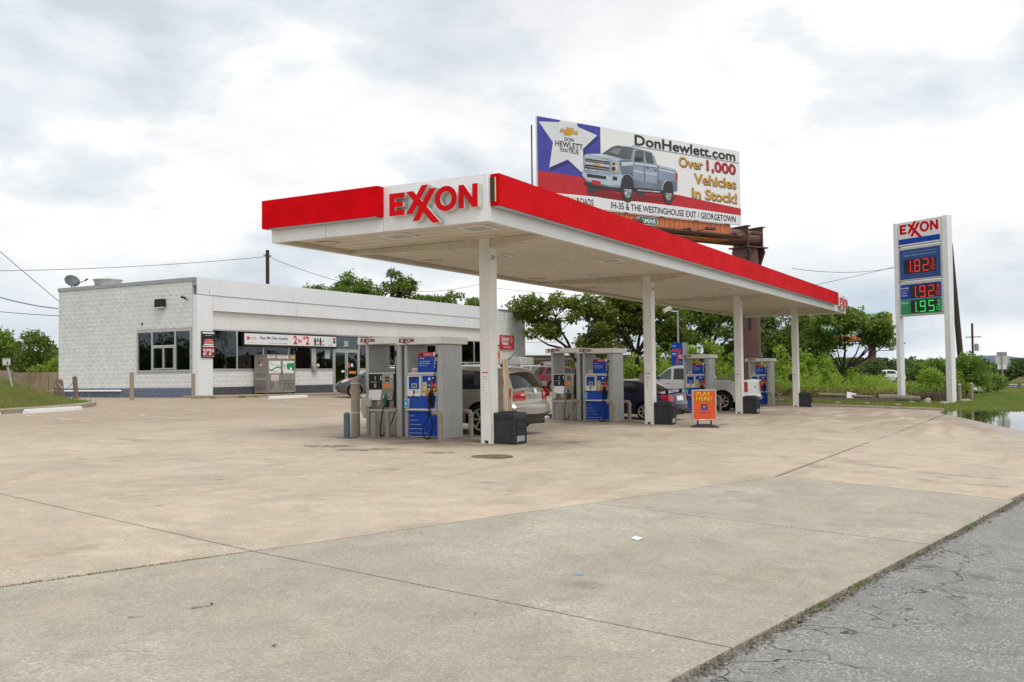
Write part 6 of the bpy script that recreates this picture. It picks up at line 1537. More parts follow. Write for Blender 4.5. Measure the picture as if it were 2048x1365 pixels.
        for wx in s.wheels:
            for sg in (-1, 1):
                ra = s.rw*s.arch*.99; pts = []
                for k in range(11):
                    a = math.pi*k/10; pts.append((wx+ra*math.cos(a), s.rw+ra*math.sin(a)))
                y1, y0 = sg*s.yw(wx, s.rw+ra*.7)*.985, sg*(s.W/2-.42)
                b0 = len(ch.v)
                for x, z in pts: ch.v += [(x, sg*s.yw(x, z)*.99, z), (x, y0, z)]
                ch.f += [(b0+2*k, b0+2*k+1, b0+2*k+3, b0+2*k+2) for k in range(10)]
                ch.f.append(tuple(b0+2*k+1 for k in range(11)))
        ch.build('underbody', M_dark, s.t)
    def patch(s, name, poly, m, e=.006, parent=None, sides=(-1, 1)):
        tri, pts = tess(poly, .12); r_ = []
        for sg in sides:
            mb = MB(); mb.v = [(x, sg*(s.yw(x, z)+e), z) for x, z in pts]; mb.f = [f if sg > 0 else f[::-1] for f in tri]
            o_ = mb.build(name, m, parent or s.t); o_.data.shade_smooth(); r_.append(o_)
        return r_
    def strip(s, name, t0, t1, v0, v1, m, e=.006, parent=None, shrink=None):
        idx = [i for i, q in enumerate(s.tt) if t0-1e-6 <= q <= t1+1e-6]; mb = MB(); k = 9
        for a, i in enumerate(idx):
            f = 1.0 if not shrink else shrink[0]+(shrink[1]-shrink[0])*a/max(1, len(idx)-1)
            for j in range(k): mb.v.append(s.spoint(i, (v0+(v1-v0)*j/(k-1))*f, e))
        for a in range(len(idx)-1):
            for j in range(k-1): mb.f.append((a*k+j, a*k+j+1, (a+1)*k+j+1, (a+1)*k+j))
        o_ = mb.build(name, m, parent or s.t); recalc(o_); o_.data.shade_smooth(); return o_
    def line(s, pts, w=.010, m=None, name='panel_gap', e=.004):
        for sg in (-1, 1):
            mb = MB(); P2 = []
            for a, b_ in zip(pts[:-1], pts[1:]):
                n_ = max(1, int(math.dist(a, b_)/.12))
                P2 += [(a[0]+(b_[0]-a[0])*k/n_, a[1]+(b_[1]-a[1])*k/n_) for k in range(n_)]
            P2.append(pts[-1])
            mb.tube([(x, sg*(s.yw(x, z)-w*.5+e), z) for x, z in P2], w*.7, 4); mb.build(name, m or M_gap, s.t)
    def wheels_(s, spokes=7, style=0, rim=.72, rimm=None):
        rimm = rimm or M_rim; rw, tw = s.rw, s.tw
        for wx in s.wheels:
            for sg in (-1, 1):
                yc = sg*(s.W/2-.035)
                w = empty('wheel', (wx, yc, rw)); w.parent = s.t
                MT = Matrix.Rotation(R(-90*sg), 4, 'X')     # lathe axis z -> outward
                tyre = MB().lathe([(rw*rim, -.02), (rw*rim*1.03, .012), (rw*.90, .014), (rw*.975, -.015), (rw, -.05), (rw, -tw+.05), (rw*.97, -tw+.01), (rw*.72, -tw)], 36, MT, cap=False).build('tyre', M_rubber, w, 45)
                MB().lathe([(0, -.10), (rw*rim, -.09), (rw*rim*1.0, -.01)], 28, MT, cap=False).build('rim_well', M_black, w, 40)
                sp = MB()
                for k in range(spokes):
                    a = 2*math.pi*k/spokes; aw = .5*math.pi/spokes*(.95 if style == 0 else .55)
                    r0, r1 = rw*.10, rw*rim*.93
                    pts = [(r0*math.cos(a-aw*1.8), r0*math.sin(a-aw*1.8), -.005), (r1*math.cos(a-aw*.7), r1*math.sin(a-aw*.7), -.022), (r1*math.cos(a+aw*.7), r1*math.sin(a+aw*.7), -.022), (r0*math.cos(a+aw*1.8), r0*math.sin(a+aw*1.8), -.005)]
                    lo_ = [(p[0], p[1], p[2]-.03) for p in pts]
                    sp.add(pts+lo_, [(0, 1, 2, 3), (0, 4, 5, 1), (1, 5, 6, 2), (2, 6, 7, 3)], MT)
                sp.lathe([(rw*rim*.88, -.03), (rw*rim*.91, -.006), (rw*rim, .006)], 32, MT, cap=False)
                sp.lathe([(rw*.17, -.02), (rw*.16, .0), (rw*.09, .006), (0, .006)], 16, MT, cap=False)
                sp.build('rim', rimm, w)
    def mirror(s, x, z, m, out_=.10):
        for sg in (-1, 1):
            y = s.yw(x, z); M_ = Matrix.Translation((x, sg*(y+out_), z))
            o_ = MB().box(-.06, .07, -.11, .11, -.065, .075, M_, .035).build('mirror', m, s.t, 60)
            MB().box(-.064, -.060, -.085, .085, -.045, .055, M_).build('mirror_glass', M_chrome, o_)
            MB().tube([(x+.02, sg*(y-.02), z-.04), (x, sg*(y+out_*.6), z-.03)], .02, 6).build('mirror_arm', M_black, o_)
    def handle(s, x, z, m):
        for sg in (-1, 1):
            y = s.yw(x, z); MB().tube([(x-.10, sg*(y+.004), z), (x-.07, sg*(y+.03), z+.005), (x+.06, sg*(y+.03), z+.008), (x+.10, sg*(y+.004), z+.006)], .016, 6).build('door_handle', m, s.t, 60)
    def place(s, x, y, rz, label, cat, dx_=0):
        """x, y: ground point under the rear axle"""
        c_, s_ = math.cos(rz), math.sin(rz); ax = s.wheels[0]
        px, py = x-ax*c_, y-ax*s_
        fx, fy = px+s.wheels[1]*c_, py+s.wheels[1]*s_
        z0, z1 = h(x, y), h(fx, fy); pitch_ = math.atan2(z1-z0, s.wheels[1]-s.wheels[0])
        s.t.location = (px, py, z0-(ax)*math.tan(pitch_)+.008); s.t.rotation_mode = 'XYZ'; s.t.rotation_euler = (0, -pitch_, rz); tag(s.t, label, cat, 'parked cars')
def tess(poly, step):
    """constrained triangulation of a simple polygon with inner points for curvature"""
    xs_ = [p[0] for p in poly]; zs_ = [p[1] for p in poly]; n_ = len(poly)
    def inside(x, z, mg):
        c_ = False
        for i in range(n_):
            a, b_ = poly[i], poly[(i+1) % n_]
            if (a[1] > z) != (b_[1] > z) and x < (b_[0]-a[0])*(z-a[1])/(b_[1]-a[1])+a[0]: c_ = not c_
            L2 = (b_[0]-a[0])**2+(b_[1]-a[1])**2
            if L2 > 0:
                t_ = max(0, min(1, ((x-a[0])*(b_[0]-a[0])+(z-a[1])*(b_[1]-a[1]))/L2)); 
                if math.hypot(x-a[0]-t_*(b_[0]-a[0]), z-a[1]-t_*(b_[1]-a[1])) < mg: return False
        return c_
    pts = [Vector(p) for p in poly]
    x = min(xs_)+step/2
    while x < max(xs_):
        z = min(zs_)+step/2
        while z < max(zs_):
            if inside(x, z, step*.35): pts.append(Vector((x, z)))
            z += step
        x += step
    r_ = geometry.delaunay_2d_cdt(pts, [], [list(range(n_))], 1, 1e-5)
    vs_, fs_ = [(q.x, q.y) for q in r_[0]], [tuple(f) for f in r_[2]]
    def ar(f): a, b_, c_ = (vs_[k] for k in f[:3]); return (b_[0]-a[0])*(c_[1]-a[1])-(b_[1]-a[1])*(c_[0]-a[0])
    return [f if ar(f) < 0 else f[::-1] for f in fs_], vs_

# ---- champagne crossover at the nearest pumps (seen from behind)
PF = [(2.30, .26), (2.42, .45), (2.38, .72), (2.22, .88), (1.35, 1.02), (1.10, 1.06), (.30, 1.52), (-.1, 1.62), (-1.0, 1.66), (-1.75, 1.62), (-2.00, 1.54), (-2.28, 1.10), (-2.36, 1.00), (-2.38, .82), (-2.46, .70), (-2.47, .52), (-2.40, .44), (-2.30, .28)]
c = Car('parked_suv', PF, 4.9, 1.92, (-1.42, 1.40), .37, 1.02, 1.66, sill=.27, roofw=.72, taper=(.20, .10), paintm=M_tan, bumper_bow=.14, r=.06)
c.wheels_(7, 0, .70)
c.patch('side_window', [(.92, 1.06), (.25, 1.44), (.20, 1.04)], M_cglass); c.patch('side_window', [(.14, 1.04), (.16, 1.47), (-.55, 1.53), (-.62, 1.05)], M_cglass); c.patch('side_window', [(-.70, 1.06), (-.66, 1.53), (-1.30, 1.50), (-1.62, 1.42), (-1.72, 1.28), (-1.60, 1.14), (-1.3, 1.07)], M_cglass)
c.strip('windscreen', 5.1, 6.2, -.93, .93, M_cglass); c.strip('rear_window', 10.12, 10.92, -.92, .92, M_cglass, shrink=(.90, 1.0))
c.line([(1.0, 1.0), (.2, 1.005), (-.6, 1.02), (-1.3, 1.035)], .016, M_chrome, 'chrome_strip', .008)
c.line([(.18, 1.0), (.16, .6), (.18, .34)]); c.line([(-.66, 1.02), (-.70, .75), (-.98, .55), (-1.02, .45)]); c.line([(1.02, 1.0), (1.05, .6), (1.0, .36)])
c.handle(-.42, .86, M_chrome); c.handle(.42, .84, M_chrome); c.mirror(.82, 1.06, M_tan)
# wheel arch lips
for wx in c.wheels:
    c.line([(wx+.435*math.cos(a), .37+.435*math.sin(a)) for a in [math.pi*(k/14)*1.04-.06 for k in range(15)]], .03, M_tan, 'arch_lip', .006)
c.patch('tail_lamp', [(-1.98, .93), (-2.10, 1.10), (-2.22, 1.13), (-2.30, 1.0), (-2.30, .90), (-2.1, .89)], M_tail, .012)
for v0, v1 in ((-1.0, -.52), (.52, 1.0)):
    o_ = c.strip('tail_lamp', 11.2, 12.85, v0, v1, M_tail, .014)
for v0, v1 in ((-.74, -.56), (.56, .74)): c.strip('reverse_lamp', 11.9, 12.35, v0, v1, M_lampw, .02)
c.strip('plate_recess', 12.1, 12.8, -.30, .30, M_tan, .004); c.strip('number_bar', 11.95, 12.2, -.36, .36, M_tan, .03)
c.strip('bumper_step', 13.55, 13.8, -.96, .96, M_cladg, .008); c.strip('lower_bumper', 15.1, 17, -.97, .97, M_clad, .012)
c.patch('lower_cladding', [(-1.9, .30), (-2.36, .36), (-2.36, .46), (-1.9, .40)], M_clad, .012)
for v0, v1 in ((-.78, -.55), (.55, .78)): c.strip('reflector', 15.5, 15.8, v0, v1, M_tail, .02)
for sg in (-1, 1): MB().box(-2.40, -2.2, sg*.60-.12, sg*.60+.12, .36, .44, c=.02).build('exhaust_tip', M_chrome, c.t, 40)
MB().lathe([(0, .006), (.045, .006), (.05, 0), (.065, 0), (.07, .012), (.065, .014), (.05, .014)], 24, Matrix.Translation((-2.365, 0, 1.04)) @ Matrix.Rotation(R(-75), 4, 'Y')).build('emblem', M_chrome, c.t, 40)
for sg in (-1, 1): MB().tube([(.0, sg*.58, 1.655), (-.2, sg*.58, 1.69), (-1.3, sg*.57, 1.70), (-1.5, sg*.56, 1.655)], .02, 6).build('roof_rail', M_alu, c.t, 60)
MB().tube([(-1.55, .25, 1.64), (-1.68, .25, 1.70), (-1.98, .25, 1.98)], [.03, .012, .006], 6).build('antenna', M_black, c.t)
c.strip('spoiler_lamp', 9.88, 9.98, -.16, .16, M_tail, .01)
MB().tube([(-2.28, .1, 1.13), (-2.20, -.3, 1.22), (-2.19, -.45, 1.23)], .012, 5).build('rear_wiper', M_black, c.t)
c.strip('tailgate_gap', 13.45, 13.52, -.93, .93, M_gap, .003)
c.place(5.28, 2.86, R(89.5), 'champagne tan SUV at the nearest pump seen from behind', 'SUV')

# ---- graphite hatchback outside the shop door
PF = [(2.06, .22), (2.20, .38), (2.20, .58), (2.05, .76), (1.55, .92), (1.30, .98), (.35, 1.44), (0, 1.54), (-.6, 1.58), (-1.4, 1.52), (-1.75, 1.42), (-2.02, 1.02), (-2.10, .80), (-2.16, .60), (-2.14, .40), (-2.02, .24)]
c = Car('parked_hatchback', PF, 4.36, 1.82, (-1.30, 1.34), .32, .97, 1.58, sill=.22, roofw=.72, taper=(.22, .14), paintm=M_gry)
c.wheels_(15, 1, .78)
c.patch('side_window', [(1.02, 1.00), (.42, 1.34), (.30, 1.36), (.30, 1.00)], M_cglassg); c.patch('side_window', [(.22, 1.0), (.22, 1.38), (-.5, 1.44), (-.58, 1.02)], M_cglassg); c.patch('side_window', [(-.66, 1.03), (-.58, 1.44), (-1.2, 1.42), (-1.55, 1.26), (-1.3, 1.10)], M_cglassg)
c.patch('side_window', [(1.28, .98), (1.06, 1.10), (1.06, .99)], M_cglassg)
c.strip('windscreen', 5.08, 6.6, -.93, .93, M_cglassg); c.strip('rear_window', 10.1, 10.9, -.9, .9, M_cglass)
c.patch('head_lamp', [(2.02, .74), (1.78, .86), (1.50, .92), (1.62, .80), (1.9, .70)], M_lampw, .010); c.patch('head_lamp', [(1.72, .80), (1.62, .885), (1.50, .92), (1.56, .84)], M_lampa, .014)
c.line([(1.15, .96), (1.1, .6), (1.02, .28)]); c.line([(.26, .98), (.24, .6), (.26, .26)]); c.line([(-.62, 1.0), (-.66, .75), (-.92, .55)])
c.handle(-.40, .86, M_gry); c.handle(.46, .84, M_gry); c.mirror(.98, 1.04, M_gry)
c.patch('rocker_trim', [(.95, .23), (.95, .31), (-.9, .31), (-.9, .23)], M_clad, .01); c.strip('grille', 1.1, 2.1, -.6, .6, M_black, .008)
c.patch('tail_lamp', [(-1.78, .86), (-1.72, 1.3), (-1.84, 1.26), (-2.0, .98), (-2.02, .86)], M_tail, .010); c.strip('lower_bumper', 0, .9, -.9, .9, M_clad, .008)
c.place(23.3, 18.4, R(132), 'dark grey hatchback parked outside the shop door', 'hatchback')

# ---- maroon SUV by the back wall
PF = [(2.05, .30), (2.14, .50), (2.10, .82), (1.92, .95), (1.05, 1.06), (.85, 1.10), (.30, 1.60), (.05, 1.68), (-.9, 1.72), (-1.75, 1.68), (-1.93, 1.58), (-2.10, 1.10), (-2.13, .95), (-2.15, .70), (-2.18, .52), (-2.05, .34)]
c = Car('parked_suv', PF, 4.35, 1.80, (-1.28, 1.30), .35, 1.06, 1.72, sill=.32, roofw=.78, taper=(.12, .08), paintm=M_mar, arch=1.2)
c.wheels_(6, 0, .66)
c.patch('side_window', [(.72, 1.10), (.30, 1.48), (.14, 1.52), (.10, 1.09)], M_cglass); c.patch('side_window', [(.02, 1.09), (.05, 1.54), (-.72, 1.57), (-.76, 1.10)], M_cglass); c.patch('side_window', [(-.86, 1.10), (-.83, 1.57), (-1.62, 1.55), (-1.86, 1.14)], M_cglass)
c.strip('windscreen', 5.1, 6.1, -.93, .93, M_cglass); c.strip('rear_window', 10.12, 10.95, -.92, .92, M_cglass)
for q in ([(2.0, .33), (2.05, .62), (1.76, .66), (1.72, .36)], [(.85, .33), (.86, .58), (-.84, .58), (-.83, .33)], [(-1.72, .36), (-1.76, .70), (-2.1, .70), (-2.08, .36)]): c.patch('lower_cladding', q, M_cladg, .012)
c.strip('lower_bumper', 13.0, 15, -1, 1, M_cladg, .012); c.strip('lower_bumper', 0, 1.2, -1, 1, M_cladg, .012)
c.patch('tail_lamp', [(-2.04, .86), (-2.0, 1.16), (-2.08, 1.16), (-2.12, .88)], M_tail, .012)
for v0, v1 in ((-.99, -.80), (.80, .99)): c.strip('tail_lamp', 11.1, 12.4, v0, v1, M_tail, .014)
c.line([(.06, 1.06), (.05, .7), (.06, .4)]); c.line([(-.80, 1.08), (-.84, .8), (-.9, .7)]); c.handle(-.58, .95, M_mar); c.handle(.26, .94, M_mar); c.mirror(.66, 1.12, M_black)
for sg in (-1, 1): MB().tube([(.0, sg*.60, 1.71), (-.2, sg*.6, 1.76), (-1.4, sg*.6, 1.76), (-1.6, sg*.6, 1.70)], .02, 6).build('roof_rail', M_black, c.t, 60)
c.place(42.55, 20.65, R(-40), 'maroon SUV parked by the back wall beyond second island', 'SUV')

# ---- navy sedan at the second island
PF = [(2.12, .20), (2.26, .36), (2.24, .56), (2.08, .70), (1.35, .86), (1.05, .92), (.35, 1.32), (.05, 1.39), (-.6, 1.41), (-1.05, 1.34), (-1.62, 1.04), (-1.75, 1.00), (-2.10, .98), (-2.17, .92), (-2.22, .70), (-2.27, .56), (-2.25, .38), (-2.12, .24)]
c = Car('parked_sedan', PF, 4.5, 1.72, (-1.28, 1.30), .30, .92, 1.41, sill=.20, roofw=.72, taper=(.18, .13), paintm=M_navy)
c.wheels_(6, 0, .72)
c.patch('side_window', [(.85, .95), (.34, 1.23), (.10, 1.29), (.06, .94)], M_cglass); c.patch('side_window', [(-.02, .94), (.0, 1.30), (-.72, 1.30), (-.98, 1.20), (-1.0, .97)], M_cglass)
c.strip('windscreen', 5.1, 6.15, -.93, .93, M_cglass); c.strip('rear_window', 9.1, 9.95, -.9, .9, M_cglass)
c.patch('tail_lamp', [(-1.86, .86), (-1.98, .93), (-2.12, .88), (-2.16, .70), (-2.05, .66), (-1.92, .74)], M_tail, .012)
for v0, v1 in ((-.99, -.66), (.66, .99)): c.strip('tail_lamp', 13.1, 14.0, v0, v1, M_tail, .012)
c.strip('plate_panel', 13.2, 14.0, -.34, .34, M_lampw, .010); c.strip('lower_bumper', 16.0, 17, -.9, .9, M_clad, .008)
c.line([(.02, .92), (.0, .6), (.02, .24)]); c.line([(-.9, .93), (-.92, .7), (-1.0, .56)]); c.line([(.92, .9), (.95, .6), (.9, .26)]); c.handle(-.62, .82, M_navy); c.handle(.28, .80, M_navy); c.mirror(.78, .98, M_navy)
sp_ = MB(); 
for sg in (-1, 1): sp_.box(-2.02, -1.92, sg*.52-.02, sg*.52+.02, .96, 1.08)
sp_.prism([(-2.20, 1.09), (-1.90, 1.065), (-1.86, 1.075), (-1.90, 1.095), (-2.20, 1.115)], -.74, .74, 'y'); sp_.build('spoiler', M_navy, c.t)
MB().box(-2.5, -2.22, -.25, -.12, .26, .32, c=.01).build('tow_bar', M_black, c.t)
c.t.scale = (.95, .95, .91); c.place(14.55, 2.34, R(84), 'navy blue sedan with rear spoiler at the second island', 'sedan')

# ---- silver white crew cab pickup at the third island
PF = [(2.78, .36), (2.92, .55), (2.90, .98), (2.76, 1.12), (1.55, 1.20), (1.32, 1.24), (.62, 1.80), (.35, 1.87), (-.55, 1.89), (-.78, 1.84), (-.92, 1.38), (-.98, 1.34), (-1.8, 1.34), (-2.72, 1.34), (-2.80, 1.30), (-2.82, 1.0), (-2.84, .68), (-2.90, .64), (-2.90, .50), (-2.76, .44)]
c = Car('parked_pickup', PF, 5.8, 1.98, (-1.82, 1.82), .41, 1.24, 1.89, sill=.40, roofw=.80, taper=(.08, .03), bumper_bow=.06, paintm=M_slv, arch=1.17, tw=.27)
c.wheels_(6, 0, .62, M_alu)
c.patch('side_window', [(1.16, 1.26), (.62, 1.68), (.46, 1.72), (.42, 1.26)], M_cglassg); c.patch('side_window', [(.32, 1.26), (.34, 1.73), (-.40, 1.75), (-.62, 1.68), (-.64, 1.27)], M_cglass)
c.strip('windscreen', 5.1, 6.1, -.93, .93, M_cglassg); c.strip('rear_window', 9.15, 9.85, -.85, .85, M_cglass)
c.strip('bed_cover', 11.05, 12.95, -.93, .93, M_black, .006)
c.line([(-.84, 1.80), (-.90, 1.3), (-.90, .45)], .014); c.line([(.36, 1.22), (.36, .8), (.36, .46)]); c.line([(1.26, 1.2), (1.3, .8), (1.25, .5)]); c.line([(-.70, 1.22), (-.72, .8), (-.74, .46)])
c.handle(-.48, 1.10, M_chrome); c.handle(.58, 1.09, M_chrome); c.mirror(1.05, 1.32, M_black, .14)
for wx in c.wheels: c.line([(wx+.50*math.cos(a), .41+.50*math.sin(a)) for a in [math.pi*(k/14)*1.02-.03 for k in range(15)]], .05, M_slv, 'arch_lip', .01)
c.patch('tail_lamp', [(-2.64, .82), (-2.64, 1.24), (-2.78, 1.24), (-2.79, .82)], M_tail, .012)
for v0, v1 in ((-1.0, -.84), (.84, 1.0)): c.strip('tail_lamp', 14.25, 15.55, v0, v1, M_tail, .012)
c.strip('rear_bumper', 16.2, 18.6, -.98, .98, M_chrome, .012); c.strip('tailgate_emblem', 14.8, 15.05, -.09, .09, M_blued, .012); c.strip('tailgate_handle', 14.3, 14.45, -.16, .16, M_black, .01)
c.strip('tailgate_gap', 14.15, 14.18, -.83, .83, M_gap, .004)
bq = [(-1.50, 1.10), (-1.50, 1.16), (-1.18, 1.16), (-1.18, 1.10)]; c.patch('side_badge', bq, M_black, .010); c.patch('rocker_trim', [(1.2, .41), (1.2, .47), (-1.2, .47), (-1.2, .41)], M_clad, .01)
c.t.scale = (1, .97, .965); c.place(23.75, 2.62, R(86), 'silver white crew cab pickup at the third island', 'pickup')

# ---- white car on the far road
PF = [(2.12, .20), (2.26, .36), (2.24, .56), (2.08, .70), (1.35, .86), (1.05, .92), (.35, 1.34), (.05, 1.42), (-.6, 1.44), (-1.05, 1.38), (-1.62, 1.06), (-1.75, 1.02), (-2.10, 1.0), (-2.17, .92), (-2.22, .70), (-2.27, .56), (-2.25, .38), (-2.12, .24)]
c = Car('parked_sedan', PF, 4.5, 1.76, (-1.28, 1.30), .31, .94, 1.44, sill=.20, paintm=M_wht); c.wheels_(6)
c.patch('side_window', [(.85, .97), (.34, 1.25), (.10, 1.31), (.06, .96)], M_cglass); c.patch('side_window', [(-.02, .96), (.0, 1.32), (-.72, 1.32), (-.98, 1.22), (-1.0, .99)], M_cglass); c.strip('windscreen', 5.1, 6.15, -.93, .93, M_cglass)
c.place(102.5, 6.6, R(118), 'distant white car half hidden behind weeds at right', 'sedan')
c.t.location.z = -.05
# ------------------------------------------------------------------ vegetation
RT = Vector((.489, -.872, 0)); FWD = Vector((.872, .489, 0))
def leaf_mat(name, a, b_, c_, trans=.35, dead=0.0):
    m, T, bs = newmat(name)
    pos = T.new('ShaderNodeNewGeometry').outputs['Position']
    n1_ = T.noise(pos, .9, 4, .6); n2_ = T.noise(pos, 7.0, 3, .6)
    col = T.mix(T.ramp(n1_, (.36, 0.0), (.62, 1.0)), a, b_); col = T.mix(T.ramp(n2_, (.42, 0.0), (.68, 1.0)), col, c_)
    T.t.links.new(col, bs.inputs['Base Color']); bs.inputs['Roughness'].default_value = .6; bs.inputs['Specular IOR Level'].default_value = .25
    tl_ = T.new('ShaderNodeBsdfTranslucent', {'Color': T.mix(.5, col, tuple(min(1, x*1.6) for x in b_))})
    mx_ = T.new('ShaderNodeMixShader', {0: trans, 1: bs.outputs[0], 2: tl_.outputs[0]}); T.t.links.new(mx_.outputs[0], T.n['Material Output'].inputs[0])
    return m
L_elm = leaf_mat('elm_leaf', (0.061, 0.108, 0.021), (0.149, 0.210, 0.035), (0.228, 0.263, 0.038))
L_dark = leaf_mat('cedar_leaf', (0.038, 0.074, 0.021), (0.074, 0.119, 0.030), (0.105, 0.149, 0.035), .25)
L_live = leaf_mat('oak_leaf', (0.070, 0.131, 0.025), (0.158, 0.236, 0.042), (0.210, 0.280, 0.049))
L_lime = leaf_mat('weed_leaf', (0.131, 0.228, 0.032), (0.263, 0.385, 0.049), (0.385, 0.455, 0.061), .45)
L_shrub = leaf_mat('shrub_leaf', (0.079, 0.149, 0.028), (0.175, 0.280, 0.049), (0.263, 0.350, 0.056), .4)
L_dry = leaf_mat('dry_grass', (.20, .15, .06), (.26, .21, .085), (.15, .15, .035), .3)
L_grass = leaf_mat('grass_blade', (0.096, 0.193, 0.025), (0.175, 0.298, 0.038), (0.298, 0.333, 0.052), .4)
L_rust = leaf_mat('dead_leaf', (.10, .045, .02), (.15, .07, .03), (.08, .035, .018), .2)
M_bark = pm('bark', (.045, .034, .026), (.028, .021, .016), 6, .9, bump=.6, bscale=18)
M_twig = pm('dry_twig', (.17, .115, .085), (.11, .075, .055), 6, .9)
def leaves(centres, size, rg, updown=.35, aspect=1.7):
    """diamond leaf faces with random turn at the given points"""
    N_ = len(centres); C_ = np.asarray(centres, float)
    n_ = rg.normal(size=(N_, 3)); n_[:, 2] = np.abs(n_[:, 2])+updown; n_ /= np.linalg.norm(n_, axis=1)[:, None]
    a = rg.normal(size=(N_, 3)); a -= n_*(a*n_).sum(1)[:, None]; a /= np.linalg.norm(a, axis=1)[:, None]; b_ = np.cross(n_, a)
    s_ = (size*rg.uniform(.6, 1.35, N_))[:, None]
    V_ = np.stack([C_-a*s_*.5*aspect, C_+b_*s_*.42-a*s_*.08, C_+a*s_*.5*aspect, C_-b_*s_*.42-a*s_*.08], 1).reshape(-1, 3)
    return V_
def quad_mesh(name, V_):
    n_ = len(V_)//4; me = bpy.data.meshes.new(name)
    me.vertices.add(len(V_)); me.vertices.foreach_set('co', V_.astype(np.float32).ravel())
    me.loops.add(4*n_); me.loops.foreach_set('vertex_index', np.arange(4*n_, dtype=np.int32))
    me.polygons.add(n_); me.polygons.foreach_set('loop_start', np.arange(0, 4*n_, 4, dtype=np.int32)); me.polygons.foreach_set('loop_total', np.full(n_, 4, dtype=np.int32))
    me.update(); me.validate(); return me
def scatter(clumps, per, rg, hollow=.35):
    out_ = []
    for (x, y, z, r_) in clumps:
        k = max(6, int(per*(r_**2))); d = rg.normal(size=(k, 3)); d /= np.linalg.norm(d, axis=1)[:, None]
        rad = r_*(rg.uniform(hollow, 1.0, k)**.6)*(1+.22*rg.normal(size=k))
        d[:, 2] *= .72
        out_.append(np.array([x, y, z])+d*rad[:, None])
    return np.concatenate(out_)
def tree(name, label, base, crown, n_cl, leafm, seed, cat='tree', group=None, leaf=.17, per=420, trunk_r=.16, fork=1.6, lean=0.0, rcl=(.55, .95), limbs=7, extra=None, barkm=None, dens=1.0):
    """crown: list of ellipsoids (right, depth, height above base, r_right, r_depth, r_up) that hold the leaf clumps"""
    rg = np.random.default_rng(seed); t = empty(name, base, 0, label, cat, group)
    cl = []
    wts = np.array([c_[3]*c_[5] for c_ in crown]); wts = wts/wts.sum()
    for k in range(n_cl):
        c_ = crown[rg.choice(len(crown), p=wts)]
        d = rg.normal(size=3); d /= np.linalg.norm(d); q = rg.uniform(.25, 1.0)**.5
        o_ = RT*(c_[0]+d[0]*q*c_[3])+FWD*(c_[1]+d[1]*q*c_[4])
        cl.append((o_.x, o_.y, c_[2]+d[2]*q*c_[5], rg.uniform(*rcl)))
    pts = scatter(cl, per*dens, rg)
    me = quad_mesh('crown', leaves(pts, leaf, rg)); me.materials.append(leafm)
    o_ = bpy.data.objects.new('crown', me); COL.objects.link(o_); o_.parent = t
    if extra:
        px_ = [cl[i] for i in rg.choice(len(cl), min(extra[1], len(cl)), replace=False)]
        me = quad_mesh('dead_foliage', leaves(scatter([(a[0], a[1], a[2]+.2, a[3]*.6) for a in px_], per*.8, rg), leaf, rg)); me.materials.append(extra[0]); o2 = bpy.data.objects.new('dead_foliage', me); COL.objects.link(o2); o2.parent = t
    # trunk, limbs and twigs
    mb = MB(); f0 = Vector((0, 0, -.3)); f1 = RT*lean*.5+Vector((0, 0, fork))
    mb.tube([f0, f1*.45+Vector((rg.normal()*.05, 0, .05)), f1], [trunk_r*1.25, trunk_r, trunk_r*.85], 8)
    order = sorted(range(len(cl)), key=lambda i: -cl[i][3]); main = [cl[i] for i in rg.choice(len(cl), min(limbs, len(cl)), replace=False)]
    ends = []
    for a in main:
        e_ = Vector(a[:3]); mid = f1.lerp(e_, .5)+Vector((rg.normal()*.18, rg.normal()*.18, -.12+rg.normal()*.15)); q1 = f1.lerp(mid, .5)+Vector((0, 0, .1)); q2 = mid.lerp(e_, .55)
        rr = trunk_r*rg.uniform(.5, .7); mb.tube([f1-Vector((0, 0, .1)), q1, mid, q2, e_], [rr, rr*.85, rr*.62, rr*.42, rr*.18], 6); ends += [mid, q2]
    for a in cl:
        e_ = Vector(a[:3]); s0 = min(ends, key=lambda q: (q-e_).length) if ends else f1
        m_ = s0.lerp(e_, .5)+Vector((rg.normal()*.1, rg.normal()*.1, .05)); mb.tube([s0, m_, e_], [trunk_r*.20, trunk_r*.13, trunk_r*.05], 4, cap=False)
    mb.build('trunk', barkm or M_bark, t, 60)
    return t
def gz(x, y): return turf(x, y) if not in_lot(x, y) else h(x, y)
# shade trees behind the islands
GT = 'shade trees behind the canopy'
tree('shade_tree', 'loose leaning tree with drooping leaves at right shop corner', (46.9, 19.9, .2), [(-3.9, 0, 6.0, 1.5, 1.4, 1.0), (-2.2, 0, 5.4, 1.6, 1.6, 1.4), (-.4, .3, 6.0, 1.4, 1.6, 1.2), (-3.0, -.2, 4.4, 1.1, .9, .7), (.8, 0, 5.2, 1.4, 1.2, 1.5), (1.0, 0, 3.4, 1.6, 1, .8)], 72, L_elm, 1, group=GT, leaf=.16, per=430, trunk_r=.17, fork=2.6, lean=-1.6, rcl=(.40, .75), limbs=9)
tree('shade_tree', 'shade tree with a forked dark trunk behind second island', (50.2, 17.2, .1), [(-1.6, 0, 5.6, 2.0, 2, 1.7), (1.2, 0, 5.4, 2.2, 2, 1.8), (0, .5, 6.4, 1.8, 1.6, .9), (-2.2, 0, 3.6, 1.4, 1.2, 1.0), (2.4, 0, 3.6, 1.4, 1.2, 1.0)], 78, L_elm, 2, group=GT, leaf=.17, per=430, trunk_r=.20, fork=2.7, lean=-.2, rcl=(.5, .85), limbs=9)
